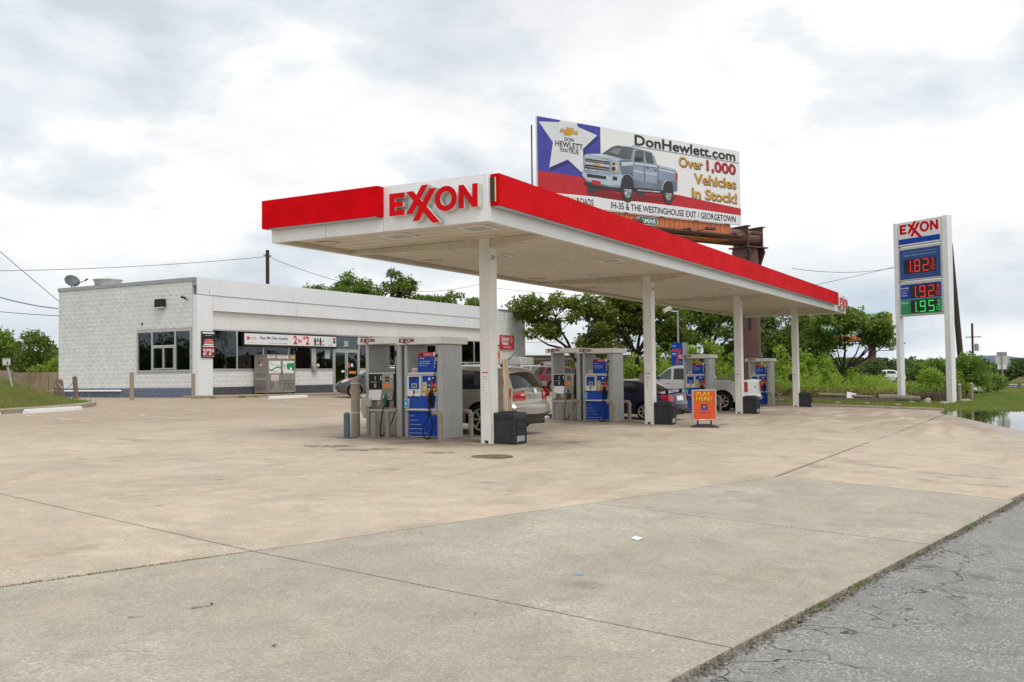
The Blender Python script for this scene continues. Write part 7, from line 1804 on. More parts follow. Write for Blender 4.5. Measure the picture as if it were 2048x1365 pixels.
tree('shade_tree', 'dense dark tree behind the lamp post and seven poster', (54.8, 13.6, -.05), [(-1.4, 0, 5.0, 2.0, 2, 1.7), (1.6, 0, 4.8, 2.2, 2, 1.9), (0, .5, 6.1, 2.0, 1.6, 1.1), (2.6, 0, 3.2, 1.3, 1.2, 1.0), (-2.3, 0, 3.4, 1.0, 1.2, .9)], 74, L_live, 3, group=GT, leaf=.18, per=360, trunk_r=.21, fork=2.2, rcl=(.5, .9), limbs=10)
tree('shade_tree', 'thin airy tree beside the brown billboard pole', (55.6, 8.2, -.2), [(-.6, 0, 4.9, 1.5, 1.3, 1.3), (1.1, 0, 4.6, 1.4, 1.3, 1.5), (.2, 0, 3.2, 1.5, 1, .9)], 24, L_elm, 4, group=GT, leaf=.16, per=190, trunk_r=.12, fork=1.9, rcl=(.45, .75), limbs=9)
tree('shade_tree', 'spreading green tree right of the last canopy column', (60.4, 4.9, -.35), [(-.9, 0, 5.0, 2.0, 2, 1.6), (1.6, 0, 5.0, 2.0, 2, 1.5), (.4, .4, 6.0, 1.7, 1.6, .9), (3.0, 0, 4.4, 1.3, 1, .9), (-1.8, 0, 3.4, 1.2, 1, .9)], 80, L_live, 5, group=GT, leaf=.17, per=360, trunk_r=.17, fork=1.5, lean=.3, rcl=(.45, .85), limbs=10)
tree('shade_tree', 'darker tree between the last two canopy columns', (66.0, 10.5, -.4), [(-1.8, 0, 4.6, 2.2, 2, 1.8), (1.6, 0, 4.4, 2.2, 2, 1.8)], 52, L_dark, 6, group=GT, leaf=.2, per=300, trunk_r=.2, fork=1.8, rcl=(.6, 1.0), limbs=8)
tree('cedar_tree', 'low round dark cedar below the distant billboard', (88, 7.9, -.6), [(0, 0, 1.7, 1.6, 1.6, 1.5), (-.5, 0, 1.2, 1.7, 1.5, .9), (.9, 0, 1.0, 1.6, 1.4, .8)], 46, L_dark, 7, leaf=.15, per=420, trunk_r=.14, fork=.7, rcl=(.5, .85))
# trees over the shop roof
GR = 'trees rising behind the shop roof'
tree('roof_line_tree', 'bushy green tree over the middle of shop roof', (57.5, 50.2, -.2), [(-2.2, 0, 9.3, 2.2, 2, 1.1), (.4, 0, 9.6, 2.0, 2, 1.6), (2.2, 0, 9.2, 1.8, 2, 1.3)], 50, L_live, 8, group=GR, leaf=.20, per=300, trunk_r=.3, fork=5, rcl=(.5, .95))
tree('roof_line_tree', 'half dead tree with rusty leaf clumps over shop roof', (60.2, 46.0, .2), [(-.6, 0, 10.2, 1.6, 1.2, 1.1), (.6, 0, 9.4, 1.8, 1.5, .9)], 22, L_elm, 9, group=GR, leaf=.18, per=260, trunk_r=.24, fork=6, rcl=(.4, .8), extra=(L_rust, 6), limbs=12)
tree('roof_line_tree', 'low green tree row end over the shop roof by column', (65.2, 43.3, -.1), [(-2.0, 0, 8.4, 1.8, 1.5, 1.3), (.6, 0, 8.6, 1.8, 1.5, 1.0), (2.6, 0, 8.0, 1.5, 1.2, .9)], 42, L_live, 10, group=GR, leaf=.2, per=280, trunk_r=.25, fork=4.6, rcl=(.5, .9))
# bushes over the wall at far left
GL = 'bushes over the left retaining wall'
tree('tall_bush', 'big dark green bush above retaining wall at left edge', (18.9, 45.2, .6), [(-.9, 0, 2.9, 1.5, 1.4, 1.3), (.4, 0, 2.5, 1.4, 1.3, 1.2), (-.4, 0, 1.6, 2.0, 1.4, .9)], 52, L_shrub, 11, 'bush', GL, .13, 420, .09, .9, rcl=(.45, .8))
tree('tall_bush', 'looser lighter bush between retaining wall and shop corner', (19.6, 41.6, .6), [(-.2, 0, 2.6, 1.0, 1.1, 1.0), (.5, 0, 1.8, 1.2, 1.0, .9), (-.9, 0, 1.5, .9, 1, .7)], 38, L_elm, 12, 'bush', GL, .12, 400, .08, .9, rcl=(.35, .65))
tree('tall_bush', 'yellow green low bush spilling over the wall end', (18.9, 39.0, .6), [(.3, 0, 1.6, .8, .6, .55), (-.6, 0, 1.4, .6, .6, .45)], 18, L_lime, 13, 'bush', GL, .10, 420, .05, .6, rcl=(.3, .5))
# shrubs by the price sign
tree('shrub', 'open branched shrub between the price sign poles', (53.6, -1.6, -.35), [(-.2, 0, 1.9, .9, .8, .8), (.9, 0, 2.0, .8, .7, .7), (.2, 0, 1.2, 1.0, .8, .5)], 26, L_shrub, 14, 'shrub', None, .13, 240, .05, .7, rcl=(.25, .5), limbs=10)
tree('shrub', 'leafy shrub right of the price sign poles', (52.6, -4.2, -.35), [(.0, 0, 1.8, .9, .8, 1.0), (.6, 0, 1.4, .9, .8, .9), (-.4, 0, 2.1, .6, .6, .7)], 40, L_shrub, 15, 'shrub', None, .13, 300, .06, .8, rcl=(.3, .55), limbs=10)
tree('shrub', 'arching lime green bush behind the right sign pole', (50.3, -3.0, -.35), [(-.6, 0, 1.15, 1.0, .7, .6), (.6, 0, 1.1, .8, .7, .5), (1.3, 0, .7, .5, .5, .3)], 34, L_lime, 16, 'shrub', None, .11, 380, .04, .4, rcl=(.3, .5))
tree('shrub', 'low olive bush at the right of the leafy shrub', (57.5, -5.2, -.4), [(.3, 0, .9, 1.0, .8, .5)], 16, L_shrub, 17, 'shrub', None, .11, 380, .04, .4, rcl=(.3, .5))
# saplings and weed thickets beyond the kerb
rgS = np.random.default_rng(21); GS = 'young saplings in the weed field'
protos = []
for k in range(4):
    t = tree('sapling', 'bright green young sapling growing in the weeds behind the islands', (0, 0, -50), [(0, 0, 1.2, .5, .5, .8), (0, 0, 1.9, .3, .3, .6)], 18, L_lime, 30+k, 'sapling', GS, .12, 420, .03, .5, rcl=(.22, .40), limbs=6)
    protos.append(t)
spots = [(46, 7.8, 1.15), (48.5, 6.6, 1.30), (50, 5.0, 1.0), (52, 5.9, 1.3), (47, 5.0, .85), (54, 4.6, 1.0), (49.5, 3.9, .7), (56, 7.0, 1.2), (45.2, 11.5, 1.3), (48.2, 13.5, 1.4), (51, 12.0, 1.5), (53, 10.3, 1.25), (49.8, 15.6, 1.35), (46.6, 16.2, 1.1), (58, 5.6, 1.15), (60, 4.2, .8), (61.5, 9.5, 1.4), (63, 5.0, .8), (57.3, 12.6, 1.5), (55, 15.8, 1.35), (49, 9.6, 1.2), (66, 6.5, .9)]
for i, (x, y, s_) in enumerate(spots):
    o_ = protos[i] if i < 4 else copy_tree(protos[i % 4]); o_.location = (x, y, gz(x, y)); o_.scale = (s_, s_, s_); o_.rotation_euler = (0, 0, i*1.3)
    o_['label'] = 'bright green young sapling in weeds %s' % ('right of the furthest pump' if y < 9 else 'under the shade trees behind the parked cars'); o_['group'] = 'young saplings right of furthest pump' if y < 9 else 'young saplings under the shade trees'
def thicket(name, label, region, n_, hmin, hmax, leafm, seed, leaf=.10, per_m=16, spread=.16, stalk=True):
    rg = np.random.default_rng(seed); P_ = []
    while len(P_) < n_:
        x, y = region(rg)
        P_.append((x, y, gz(x, y), rg.uniform(hmin, hmax)*(0.7+.6*rg.random())))
    C_ = []
    for x, y, z, hh in P_:
        k = max(3, int(per_m*hh)); t_ = rg.uniform(.08, 1, k)
        lx_, ly_ = rg.normal()*.12*hh, rg.normal()*.12*hh
        w_ = spread*(1.1-t_*.7)*(1+.6*hh)
        C_.append(np.stack([x+lx_*t_+rg.normal(size=k)*w_, y+ly_*t_+rg.normal(size=k)*w_, z+t_*hh], 1))
    V_ = leaves(np.concatenate(C_), leaf, rg, .1, 2.2)
    me = quad_mesh(name, V_); me.materials.append(leafm); o_ = bpy.data.objects.new(name, me); COL.objects.link(o_); tag(o_, label, 'weeds', kind='stuff'); return o_
def blades(name, label, pts, hmin, hmax, w, m, seed, cat='grass'):
    rg = np.random.default_rng(seed); P_ = np.asarray(pts, float); N_ = len(P_); a = rg.uniform(0, 2*math.pi, N_); hh = rg.uniform(hmin, hmax, N_); ln = rg.normal(size=(N_, 2))*.35*hh[:, None]
    dx_, dy_ = np.cos(a)*w, np.sin(a)*w
    b0 = P_+np.stack([dx_, dy_, np.zeros(N_)-.01], 1); b1 = P_-np.stack([dx_, dy_, np.zeros(N_)+.01], 1)
    mid = np.stack([ln[:, 0]*.4, ln[:, 1]*.4, hh*.6], 1); tip = P_+np.stack([ln[:, 0], ln[:, 1], hh], 1)
    V_ = np.stack([b0, b1, P_+mid-np.stack([dx_, dy_, 0*hh], 1)*.6, tip], 1).reshape(-1, 3)
    me = quad_mesh(name, V_); me.materials.append(m); o_ = bpy.data.objects.new(name, me); COL.objects.link(o_); tag(o_, label, cat, kind='stuff'); return o_
thicket('weed_field', 'tall yellow green weeds filling the field behind the canopy', lambda r_: (r_.uniform(43.5, 78), r_.uniform(3.2, 8.8)), 1700, .5, 1.3, L_lime, 41)
thicket('weed_field', 'low lime green grass and weeds before the white car', lambda r_: (r_.uniform(43.5, 90), r_.uniform(-2.0, 4.0)), 2000, .18, .50, L_lime, 40)
thicket('weed_field', 'tall green weeds behind the second and third islands', lambda r_: (r_.uniform(46, 70), r_.uniform(9.2, 26)) if r_.random() < .0 else (r_.uniform(58.5, 76), r_.uniform(6, 27)), 1900, 1.0, 2.3, L_lime, 42)
thicket('weed_field', 'weeds along the concrete behind parked cars', lambda r_: (r_.uniform(44, 57), r_.uniform(7.2, 9.0)), 260, .8, 1.9, L_lime, 43)
thicket('weed_field', 'rank weeds right of the shop under the trees', lambda r_: (r_.uniform(47.5, 56), r_.uniform(17.0, 22.5)), 420, .9, 2.2, L_shrub, 44)
thicket('dry_weeds', 'straw coloured dry weeds at the front of field', lambda r_: (r_.uniform(43.0, 50), r_.uniform(-1.2, 8.0)), 1300, .18, .55, L_dry, 45, .09, 26, .10)
thicket('weed_field', 'olive weeds around the price sign poles', lambda r_: (r_.uniform(48, 60), r_.uniform(-3.9, -.8)), 600, .4, 1.0, L_shrub, 46)
thicket('far_wood', 'dark distant tree line along the horizon at right', lambda r_: (r_.uniform(140, 175), r_.uniform(-80, -1)), 1500, 1.3, 2.3, L_dark, 47, .42, 22, .35)
thicket('far_wood', 'dark distant tree line behind the price sign', lambda r_: (r_.uniform(140, 190), r_.uniform(-1, 30)), 900, 1.5, 2.9, L_dark, 48, .42, 20, .35)
thicket('far_wood', 'distant tree line behind the far trees and shop', lambda r_: (r_.uniform(120, 190), r_.uniform(30, 140)), 1300, 2, 3.4, L_dark, 49, .5, 14, .5)
thicket('far_wood', 'distant tree line beyond the left wall', lambda r_: (r_.uniform(10, 70), r_.uniform(95, 130)), 700, 3, 4.6, L_dark, 50, .45, 14, .5)
thicket('far_wood', 'unseen tree line across the road, added for window reflections', lambda r_: (r_.uniform(-80, 190), r_.uniform(-125, -95)), 1500, 4, 7.5, L_dark, 51, .8, 9, .8)  # out of view, added so the shop glass has a dark band to reflect
thicket('far_wood', 'unseen tree line left of the camera, added for window reflections', lambda r_: (r_.uniform(-125, -95), r_.uniform(-95, 260)), 1900, 4, 7.5, L_dark, 52, .8, 9, .8)  # also out of view, added for the reflection in the side window
# brown brush pile under the price sign
rg = np.random.default_rng(60); mb = MB()
for k in range(900):
    a = rg.uniform(0, 2*math.pi); r_ = 2.0*math.sqrt(rg.random()); x, y = 45.6+r_*.45*math.cos(a), -2.9+r_*.95*math.sin(a); z = gz(x, y); hh = rg.uniform(.15, .8)*(1.15-r_/2.6)
    d = rg.normal(size=2)*.4; mb.tube([(x, y, z), (x+d[0]*.5, y+d[1]*.5, z+hh*.65), (x+d[0], y+d[1], z+hh)], [.018, .012, .005], 3, cap=False)
o_ = mb.build('brush_pile', M_twig); tag(o_, 'heap of dry brown brush beneath the price sign', 'brush', kind='stuff')
# verge grass
rg = np.random.default_rng(61); pts = []
while len(pts) < 26000:
    x = 32.7+(rg.random()**1.4)*40; y = rg.uniform(-11, 8.6)
    if x > 44 and y > -3: continue
    if -5.2 < y < -1 and rg.random() < .35 and x < 36: continue
    pts.append((x, y, turf(x, y)))
blades('verge_grass', 'patchy short grass on the verge beyond the kerb', pts, .025, .10, .012, L_grass, 62)
pts = [(p[0], p[1], p[2]) for p in pts[::5]]
pts = [(p[0]+rg.normal()*.3, p[1]+rg.normal()*.3, p[2]) for p in pts if p[1] > -4.5]
blades('dry_verge_grass', 'dry straw tufts scattered in the verge', pts, .04, .12, .011, L_dry, 63)
# the grass bank at left
bank_poly = list(tipx)+[(-9, 38)]
def bank_d(x, y):
    b_ = 1e9
    for (ax, ay), (cx, cy) in zip(tipx[:-1], tipx[1:]):
        L2 = (cx-ax)**2+(cy-ay)**2; t_ = max(0, min(1, ((x-ax)*(cx-ax)+(y-ay)*(cy-ay))/L2)); b_ = min(b_, math.hypot(x-ax-t_*(cx-ax), y-ay-t_*(cy-ay)))
    return b_
def bank_z(x, y):
    d = bank_d(x, y); q = min(1, d/4.3); f = max(0, 1-max(0, y-26)/7.0); return h(x, y)+.12+1.02*q*q*(3-2*q)*(.12+.88*f)+.03*math.sin(x*2.1)*math.sin(y*1.7)*min(1, d)
tri, pv = tess(bank_poly, .62)
mb = MB(); mb.v = [(x, y, bank_z(x, y)) for x, y in pv]; mb.f = [f[::-1] for f in tri]
o_ = mb.build('grass_bank', M_soil); recalc(o_); o_.data.shade_smooth(); tag(o_, 'grass bank rising at the left edge behind the kerb', kind='structure')
rg = np.random.default_rng(64); pts = []; pd = []
while len(pts) < 24000:
    x, y = rg.uniform(-4, 13), rg.uniform(15, 36); 
    if bank_d(x, y) < .12: continue
    # inside test by side of the kerb line
    c_ = False
    for (ax, ay), (cx, cy) in zip(bank_poly, bank_poly[1:]+bank_poly[:1]):
        if (ay > y) != (cy > y) and x < (cx-ax)*(y-ay)/(cy-ay)+ax: c_ = not c_
    if not c_: continue
    nz = math.sin(x*1.1+.5)*math.sin(y*.9)+.4*math.sin(x*2.7+y*1.9)
    if nz > .75 and bank_d(x, y) < 3.2: 
        if rg.random() < .5: pd.append((x, y, bank_z(x, y)))
        continue
    pts.append((x, y, bank_z(x, y)))
blades('bank_grass', 'fresh green grass covering the left bank', pts, .03, .11, .010, L_grass, 65)
if pd: blades('bank_dry_grass', 'brown dry patches in the left bank grass', pd, .04, .12, .012, L_dry, 66)
# weeds in the joints of the concrete
rg = np.random.default_rng(67); pts = []
for k in range(1500):
    u = rg.beta(2.2, 2.0); x = -11.6+u*2.9; w_ = rg.normal()*.020*math.sin(math.pi*u)+.012; pts.append((x, yl(x)+w_, h(x, yl(x))-.005))
for k in range(120): x = rg.uniform(-8, .0); pts.append((x, yl(x)+rg.normal()*.006, h(x, yl(x))-.01))
blades('joint_grass', 'mossy grass growing along the slab joint at left', pts, .004, .017, .004, leaf_mat('moss', (.17, .15, .035), (.24, .18, .06), (.12, .12, .03), .2), 68)
pts = []
for k in range(190):
    x = rg.choice([-7.15, -8.05, -3.5])+rg.normal()*.10; pts.append((x, ya(x)-.03+rg.normal()*.015, h(x, ya(x))-.03))
blades('joint_grass', 'sparse green tufts in the broken road edge', pts, .01, .05, .004, L_grass, 69)
pts = []
for bx_, n_ in ((16.7, 50), (17.5, 22), (14.9, 16), (14.2, 10)):
    for k in range(n_): pts.append((bx_+rg.normal()*.10, 22.78+rg.normal()*.05, h(bx_, 22.8)))
blades('joint_grass', 'small weeds at the foot of the sidewalk', pts, .03, .14, .02, L_grass, 70)
# gravel swept into the road edge, loose grit on the concrete
rg = np.random.default_rng(71); mb = MB()
def pebble(x, y, z, s_):
    q = rg.uniform(.6, 1.3, 6)*s_; mb.add([(x+q[0], y, z), (x, y+q[1], z), (x-q[2], y, z), (x, y-q[3], z), (x+rg.normal()*.2*s_, y, z+q[4]*.8), (x, y, z-.3*s_)], [(0, 1, 4), (1, 2, 4), (2, 3, 4), (3, 0, 4), (1, 0, 5), (2, 1, 5), (3, 2, 5), (0, 3, 5)])
for k in range(5200):
    x = rg.uniform(-12.5, 2); y = ya(x)-.045+rg.normal()*.04; pebble(x, y, h(x, y)-.018+.012*rg.random(), rg.uniform(.003, .011)*(1+1.2*(rg.random() < .06)))
o_ = mb.build('gravel', pm('edge_gravel', (.07, .06, .048), (.26, .225, .17), 25, .95, world=True)); tag(o_, 'dark gravel and dirt filling the broken road edge', 'gravel', kind='stuff')
mb = MB()
for k in range(420):
    x, y = rg.uniform(-13, 4), rg.uniform(-8, 3)
    if y < ya(x)+.1: continue
    pebble(x, y, h(x, y)+.002, rg.uniform(.003, .008))
o_ = mb.build('loose_grit', pm('grit', (.09, .075, .06), (.30, .27, .22), 30, .95, world=True)); tag(o_, 'scattered dark grit on the concrete', 'gravel', kind='stuff')
# ------------------------------------------------------------------ small things round the lot
# wheel stops
def wheel_stop(a, b_, label):
    a, b_ = Vector((*a, h(*a))), Vector((*b_, h(*b_))); L = (b_-a).length; t = empty('wheel_stop', a); t.rotation_euler = (0, -math.asin((b_.z-a.z)/L), math.atan2(b_.y-a.y, b_.x-a.x)); tag(t, label, 'wheel stop', 'white concrete wheel stops')
    pr_ = [(-.10, 0), (.10, 0), (.095, .07), (.06, .14), (-.06, .14), (-.095, .07)]
    v = []
    for x, s_ in ((0, .82), (.08, 1), (L*.33, 1), (L*.66, 1), (L-.08, 1), (L, .82)): v += [(x, p[0]*s_, p[1]*(s_ if s_ < 1 else 1)) for p in pr_]
    n_ = 6; f = [(k*n_+i, k*n_+(i+1) % n_, (k+1)*n_+(i+1) % n_, (k+1)*n_+i) for k in range(5) for i in range(n_)]+[tuple(range(5, -1, -1)), tuple(range(30, 36))]
    o_ = MB().add(v, f).build('block', M_wpaintc, t, 30); recalc(o_)
    for x in (L*.2, L*.8): MB().cyl((x, 0, .13), (x, 0, .146), .018).build('anchor_pin', M_galv, t)
wheel_stop((2.25, 16.85), (4.72, 17.75), 'white wheel stop in front of the grass bank kerb')
wheel_stop((-.9, 15.85), (1.35, 16.70), 'white wheel stop cut off by the left picture edge')
wheel_stop((16.4, 20.9), (19.2, 21.25), 'white wheel stop by the sidewalk before the propane cage')
# posts with chains left of the shop
def guard_post(x, y, hh, r, label, lean=(0, 0), z=None, m=None):
    t = empty('guard_post', (x, y, h(x, y) if z is None else z)); tag(t, label, 'post', 'weathered posts left of the shop')
    MB().tube([(0, 0, -.3), (lean[0], lean[1], hh)], r, 10).build('shaft', m or M_wood, t, 40); MB().lathe([(r, 0), (r*.7, .03), (0, .04)], 10, Matrix.Translation((lean[0], lean[1], hh-.003))).build('cap', m or M_wood, t, 60); return t
guard_post(11.03, 23.14, 1.10, .085, 'brown pipe post before the left end of side window', m=M_bollard)
guard_post(14.1, 23.05, 1.06, .085, 'brown pipe post before the white corner pilaster', m=M_bollard)
guard_post(11.1, 28.2, .84, .12, 'thick leaning timber post at the shop rear corner', (.12, -.28))
guard_post(9.85, 25.7, .80, .085, 'middle timber post of the chained row by bank', (-.08, .10))
guard_post(8.75, 23.4, .92, .085, 'nearest timber post of the chained row by bank', (-.05, .07))
def chain(a, b_, sag, label, r=.014):
    a, b_ = Vector(a), Vector(b_); pts = [a.lerp(b_, i/14)-Vector((0, 0, sag*4*(i/14)*(1-i/14))) for i in range(15)]
    o_ = MB().tube(pts, r, 5).build('chain', M_galv); tag(o_, label, 'chain', 'sagging chains between posts')
za, zb_, zc_ = h(8.7, 23.5), h(9.7, 25.7), h(11.1, 28)
chain((8.7, 23.5, za+.80), (9.67, 25.8, zb_+.70), .26, 'sagging chain between the two nearest timber posts'); chain((9.67, 25.8, zb_+.68), (11.15, 28.1, zc_+.62), .12, 'chain from middle timber post to thick leaning post')
guard_post(9.3, 30.2, .62, .07, 'short pale capped post in the grass by retaining wall', z=.75)
guard_post(10.6, 31.6, 1.05, .035, 'thin metal post in the grass before retaining wall', z=.72, m=M_galv)
chain((9.3, 30.2, 1.25), (11.1, 28.0, 1.05), .28, 'long loose chain in front of the retaining wall'); chain((6.4, 28.5, 1.75), (9.3, 30.2, 1.25), .08, 'straight chain up the bank to pale post')
chain((6.0, 23.2, 1.50), (11.05, 28.0, 1.0), .42, 'low slack chain across the bank to leaning post')
# meter box on a leaning pipe
mz = bank_z(4.55, 20.9); t = empty('meter_box', (4.55, 20.9, mz)); tag(t, 'pale grey meter box on a leaning pipe in bank', 'meter box')
MB().tube([(0, 0, -.25), (-.10, .20, .74)], .040, 10).build('pipe', M_galv, t, 40)
MB().box(-.11, .11, -.09, .09, 0, .22, Matrix.Translation((-.11, .21, .70)) @ Matrix.Rotation(R(-40), 4, 'Z'), .012).build('case', M_greyl, t, 40); MB().box(-.12, .12, -.10, .10, .222, .24, Matrix.Translation((-.11, .21, .70)) @ Matrix.Rotation(R(-40), 4, 'Z')).build('lid', M_galv, t)
MB().box(.02, .05, -.094, -.0905, .03, .13, Matrix.Translation((-.11, .21, .70)) @ Matrix.Rotation(R(-40), 4, 'Z')).build('label_plate', M_black, t)
# retaining wall far left
rw = empty('retaining_wall', (0, 0, 0)); tag(rw, 'stained concrete retaining wall behind the grass at left', 'wall')
A_, B_ = Vector((13.6, 41.0, 0)), Vector((19.3, 37.2, 0)); n_ = 4
for k in range(n_+1):
    a, b_ = A_.lerp(B_, (k-1)/n_), A_.lerp(B_, k/n_); d = (b_-a).normalized(); s_ = Vector((d.y, -d.x, 0))*.2; zt = 1.98-(.12 if k > 2 else 0)
    q = [a+d*.01, b_-d*.01, b_-d*.01-s_, a+d*.01-s_]
    MB().add([(p.x, p.y, .3) for p in q]+[(p.x, p.y, zt) for p in q], [(0, 1, 5, 4), (1, 2, 6, 5), (2, 3, 7, 6), (3, 0, 4, 7), (4, 5, 6, 7)]).build('wall_panel', pm('stained_wall_%d' % k, (.36, .285, .205), (.25, .185, .125), 1.2, .9, dirt=.65, dirtc=(.075, .05, .035)), rw)
# things round the right rear corner of the shop
t = empty('equipment_enclosure', (42.6, 22.7, .34)); tag(t, 'white framed equipment pen at the right shop wall', 'enclosure')
for k in range(4):
    MB().box(k*1.3-.05, k*1.3+.05, -.05, .05, 0, 1.75).build('post', M_white, t)
    if k < 3: MB().box(k*1.3+.05, k*1.3+1.25, -.015, .015, .1, 1.60).build('mesh_panel', M_galv, t); MB().box(k*1.3+.05, k*1.3+1.25, -.03, .03, 1.60, 1.72).build('rail', M_white, t)
MB().box(.2, 2.2, .2, 1.2, 1.75, 2.25, c=.03).build('cabinet', M_greyl, t, 40)
t = empty('metal_lean_to', (47.8, 23.2, .3)); tag(t, 'dark corrugated lean to roof right of the shop', 'shed')
rf = MB(); 
for k in range(7): rf.box(k*.26, k*.26+.16, -.6, 1.2, 0, .03, Matrix.Translation((0, 0, 1.75)) @ Matrix.Rotation(R(14), 4, 'Y'))
rf.build('roof_rib', M_galv, t); MB().box(-.02, 1.85, -.58, 1.18, -.02, -.001, Matrix.Translation((0, 0, 1.75)) @ Matrix.Rotation(R(14), 4, 'Y')).build('roof_sheet', M_dark, t); MB().box(.1, 1.7, -.5, 1.0, 0, 1.3).build('bin_body', M_bin, t)
rw = empty('stone_wall', (48.5, 26.5, .3)); tag(rw, 'brown mottled masonry wall behind the maroon SUV', 'wall')
M_stone = pm('brown_masonry', (.19, .125, .075), (.10, .07, .045), 2.4, .9, bump=.6, bscale=6, rand=.5)
me = MB().box(0, .58, -.1, .1, 0, .27, c=.02).mesh('masonry_block'); me.materials.append(M_stone)
for j in range(9):
    for i in range(20):
        o_ = bpy.data.objects.new('masonry_block', me); COL.objects.link(o_); o_.parent = rw; q = (i-3)*.6+(.3 if j % 2 else 0); o_.location = (q*.78, -q*.62, j*.285); o_.rotation_euler = (0, 0, R(-38.5))
t = empty('ice_chest', (46.1, 22.2, .28)); tag(t, 'white chest cabinet just behind the maroon SUV', 'cabinet')
MB().box(0, .75, 0, .6, 0, 2.02, c=.03).build('case', M_white, t, 40); MB().box(.05, .70, -.03, -.001, .15, 1.8, c=.01).build('door', M_white, t, 40)
# right hand verge: timber edging, logs, poster, rocks, pipe posts, litter
t = empty('timber_edging', (0, 0, 0)); tag(t, 'weathered timber edging lying in the verge behind last column', 'timber')
pts = [(37.5, 4.6), (38.8, 2.2), (39.6, 0.2), (39.9, -1.6)]
for a, b_ in zip(pts[:-1], pts[1:]):
    a, b_ = Vector((*a, turf(*a))), Vector((*b_, turf(*b_))); d = (b_-a).normalized(); s_ = Vector((-d.y, d.x, 0))*.09
    v = [a+s_-Vector((0, 0, .1)), a-s_-Vector((0, 0, .1)), b_-s_-Vector((0, 0, .1)), b_+s_-Vector((0, 0, .1)), a+s_+Vector((0, 0, .17)), a-s_+Vector((0, 0, .17)), b_-s_+Vector((0, 0, .15)), b_+s_+Vector((0, 0, .15))]
    MB().add(v, [(0, 1, 2, 3), (4, 7, 6, 5), (0, 4, 5, 1), (1, 5, 6, 2), (2, 6, 7, 3), (3, 7, 4, 0)]).build('beam', M_wood, t)
def log(a, b_, r, label, m):
    t = empty('log', a); tag(t, label, 'log'); d = Vector(b_)-Vector(a); MB().tube([(0, 0, 0), d*.35+Vector((0, 0, .02)), d*.7, d], [r, r*1.04, r*.97, r*.9], 12).build('trunk', m, t, 50); MB().cyl(d*-.001, d*-.004, r*.7, n=12).build('cut_end', M_dark, t); return t
M_gwood = pm('grey_wood', (.27, .24, .20), (.19, .165, .13), 7, .9, bump=.6, bscale=25)
log((42.6, 2.9, turf(42.6, 2.9)+.22), (41.9, -.2, turf(41.9, -.2)+.18), .10, 'long straight pale pole lying in the weeds', M_gwood)
log((41.6, -.5, turf(41.6, -.5)+.18), (41.9, -2.6, turf(41.9, -2.6)+.16), .18, 'thick grey log beside the left sign pole', M_gwood)
px_, py_ = 42.0, 1.05; t = empty('fallen_sign', (px_, py_, turf(px_, py_))); tag(t, 'crooked white hand written sign propped in the verge', 'sign')
Mf = Matrix.Rotation(R(-60), 4, 'Z') @ Matrix.Rotation(R(12), 4, 'Y') @ Matrix.Rotation(R(-18), 4, 'X')
MB().box(-.26, .26, -.01, .01, .02, .42, Mf).build('panel', M_whitep, t); a = MB()
for k in range(4): a.box(-.20, .12+.08*math.sin(k*2), -.0125, -.0105, .09+k*.075, .105+k*.075, Mf)
a.build('writing', M_galv, t)
def rock(x, y, s_, label, z=None):
    bm = bmesh.new(); bmesh.ops.create_icosphere(bm, subdivisions=2, radius=1); rr = random.Random(int(x*97+y*31)); nz_ = [Vector((rr.uniform(-1, 1), rr.uniform(-1, 1), rr.uniform(-1, 1))) for _ in range(5)]
    for v in bm.verts:
        k = 1+.22*sum(math.sin(2.2*v.co.dot(q)+i) for i, q in enumerate(nz_))/2.2; v.co = Vector((v.co.x*s_[0]*k, v.co.y*s_[1]*k, v.co.z*s_[2]*k))
    me = bpy.data.meshes.new('rock'); bm.to_mesh(me); bm.free(); me.materials.append(M_rock); me.shade_smooth(); me.set_sharp_from_angle(angle=R(35))
    o_ = bpy.data.objects.new('rock', me); COL.objects.link(o_); o_.location = (x, y, (turf(x, y) if z is None else z)+s_[2]*.35); o_.rotation_euler = (0, 0, x); tag(o_, label, 'rock', 'pale rocks along the verge')
for k, (x, y, s_, lb) in enumerate([(34.9, 2.2, (.16, .25, .13), 'pale limestone rock behind the furthest column bin'), (34.2, 3.9, (.14, .22, .10), 'pale rock beside the furthest pump bollard'), (34.0, 3.2, (.15, .30, .12), 'flat pale rock behind the furthest pump bollard'), (33.9, .3, (.12, .2, .07), 'flat pale rock right of the last bin in verge'), (34.2, -1.0, (.10, .16, .07), 'small pale rock midway along the verge'), (39.2, -3.2, (.18, .30, .22), 'upright grey rock left of the right sign pole'), (39.6, -3.95, (.2, .34, .10), 'flat white rock at the foot of right sign pole'), (41.6, -4.9, (.18, .34, .10), 'flat white rock beside the twin pipe posts'), (40.3, -2.3, (.12, .2, .07), 'small flat rock between the sign poles'), (34.5, -2.4, (.11, .16, .06), 'small brown rock before the left sign pole')]): rock(x, y, s_, lb)
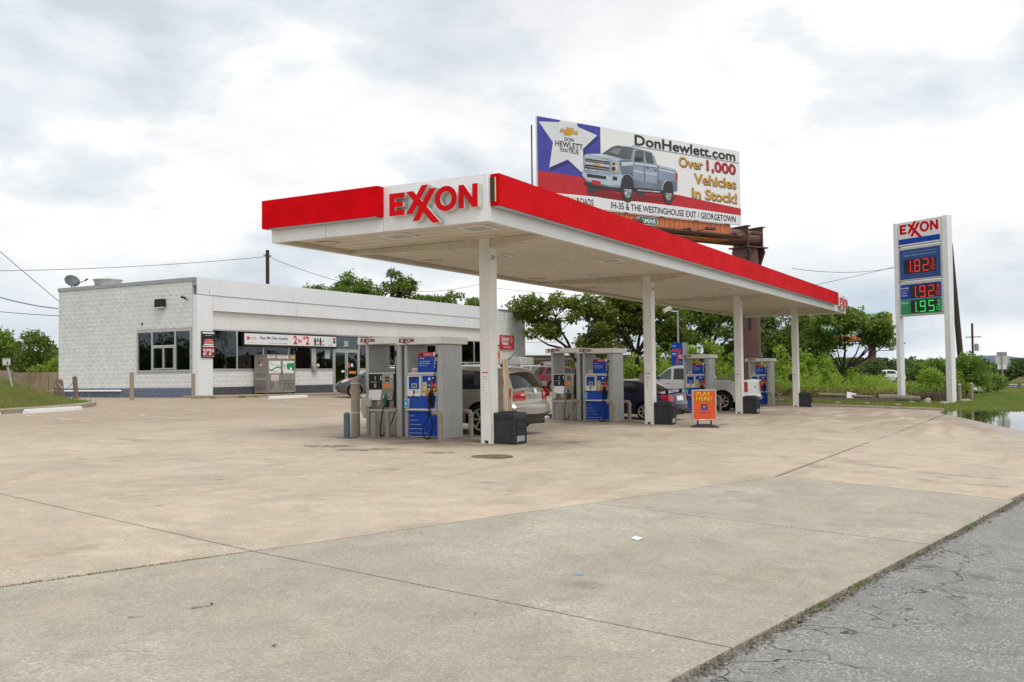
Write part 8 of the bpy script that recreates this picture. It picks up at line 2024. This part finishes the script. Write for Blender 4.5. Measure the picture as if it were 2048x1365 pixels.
for x, y, lb in ((42.27, -4.55, 'front pipe post beside the right sign pole'), (45.2, -4.95, 'rear pipe post beside the right sign pole')):
    t = empty('pipe_post', (x, y, turf(x, y))); tag(t, lb, 'post'); MB().cyl((0, 0, -.2), (0, 0, .86), .085, n=14).build('pipe', M_bollard, t, 40); MB().lathe([(.085, 0), (.06, .03), (0, .04)], 14, Matrix.Translation((0, 0, .858))).build('cap', M_greyl, t, 60)
# litter
x, y = -6.33, -5.34
o_ = MB().add([(-.07, -.04, .004), (.02, -.055, .012), (.10, -.01, .004), (.06, .05, .022), (-.03, .045, .010), (0, 0, .02)], [(0, 1, 5), (1, 2, 5), (2, 3, 5), (3, 4, 5), (4, 0, 5)]).build('paper_scrap', M_whitep); o_.location = (x, y, h(x, y)); tag(o_, 'crumpled white paper scrap on the apron slab', 'litter')
x, y = -8.09, -5.55
o_ = MB().box(-.04, .04, -.004, .004, 0, .004).build('blue_straw', M_cyan); o_.location = (x, y, h(x, y)+.001); o_.rotation_euler = (0, 0, R(-62)); tag(o_, 'pale blue straw lying on the apron slab', 'litter')
for k, (x, y) in enumerate(((-10.78, -4.91), (-10.3, -3.9))):
    o_ = MB().add([(-.025, 0, .004), (0, .012, .010), (.03, 0, .004), (0, -.012, .012)], [(0, 1, 3), (1, 2, 3)]).build('fallen_leaf', L_rust); o_.location = (x, y, h(x, y)+.002); o_.rotation_euler = (0, 0, k); tag(o_, ['curled brown leaf near the lower left corner', 'tiny brown leaf on the apron at left'][k], 'leaf')
# far hills
mb = MB(); n_ = 40
for i in range(n_+1):
    a = R(-12+70*i/n_); r_ = 3200; zz = 30+12*math.sin(i*.9)+8*math.sin(i*2.3+1); mb.v += [(r_*math.cos(a), r_*math.sin(a), -30), ((r_+500)*math.cos(a), (r_+500)*math.sin(a), zz)]
for i in range(n_): mb.f.append((2*i, 2*i+2, 2*i+3, 2*i+1))
o_ = mb.build('hills', pm('hill_blue', (.10, .14, .17), (.08, .12, .14), .01, .95, world=True)); tag(o_, 'low bluish hills on the horizon', kind='structure')
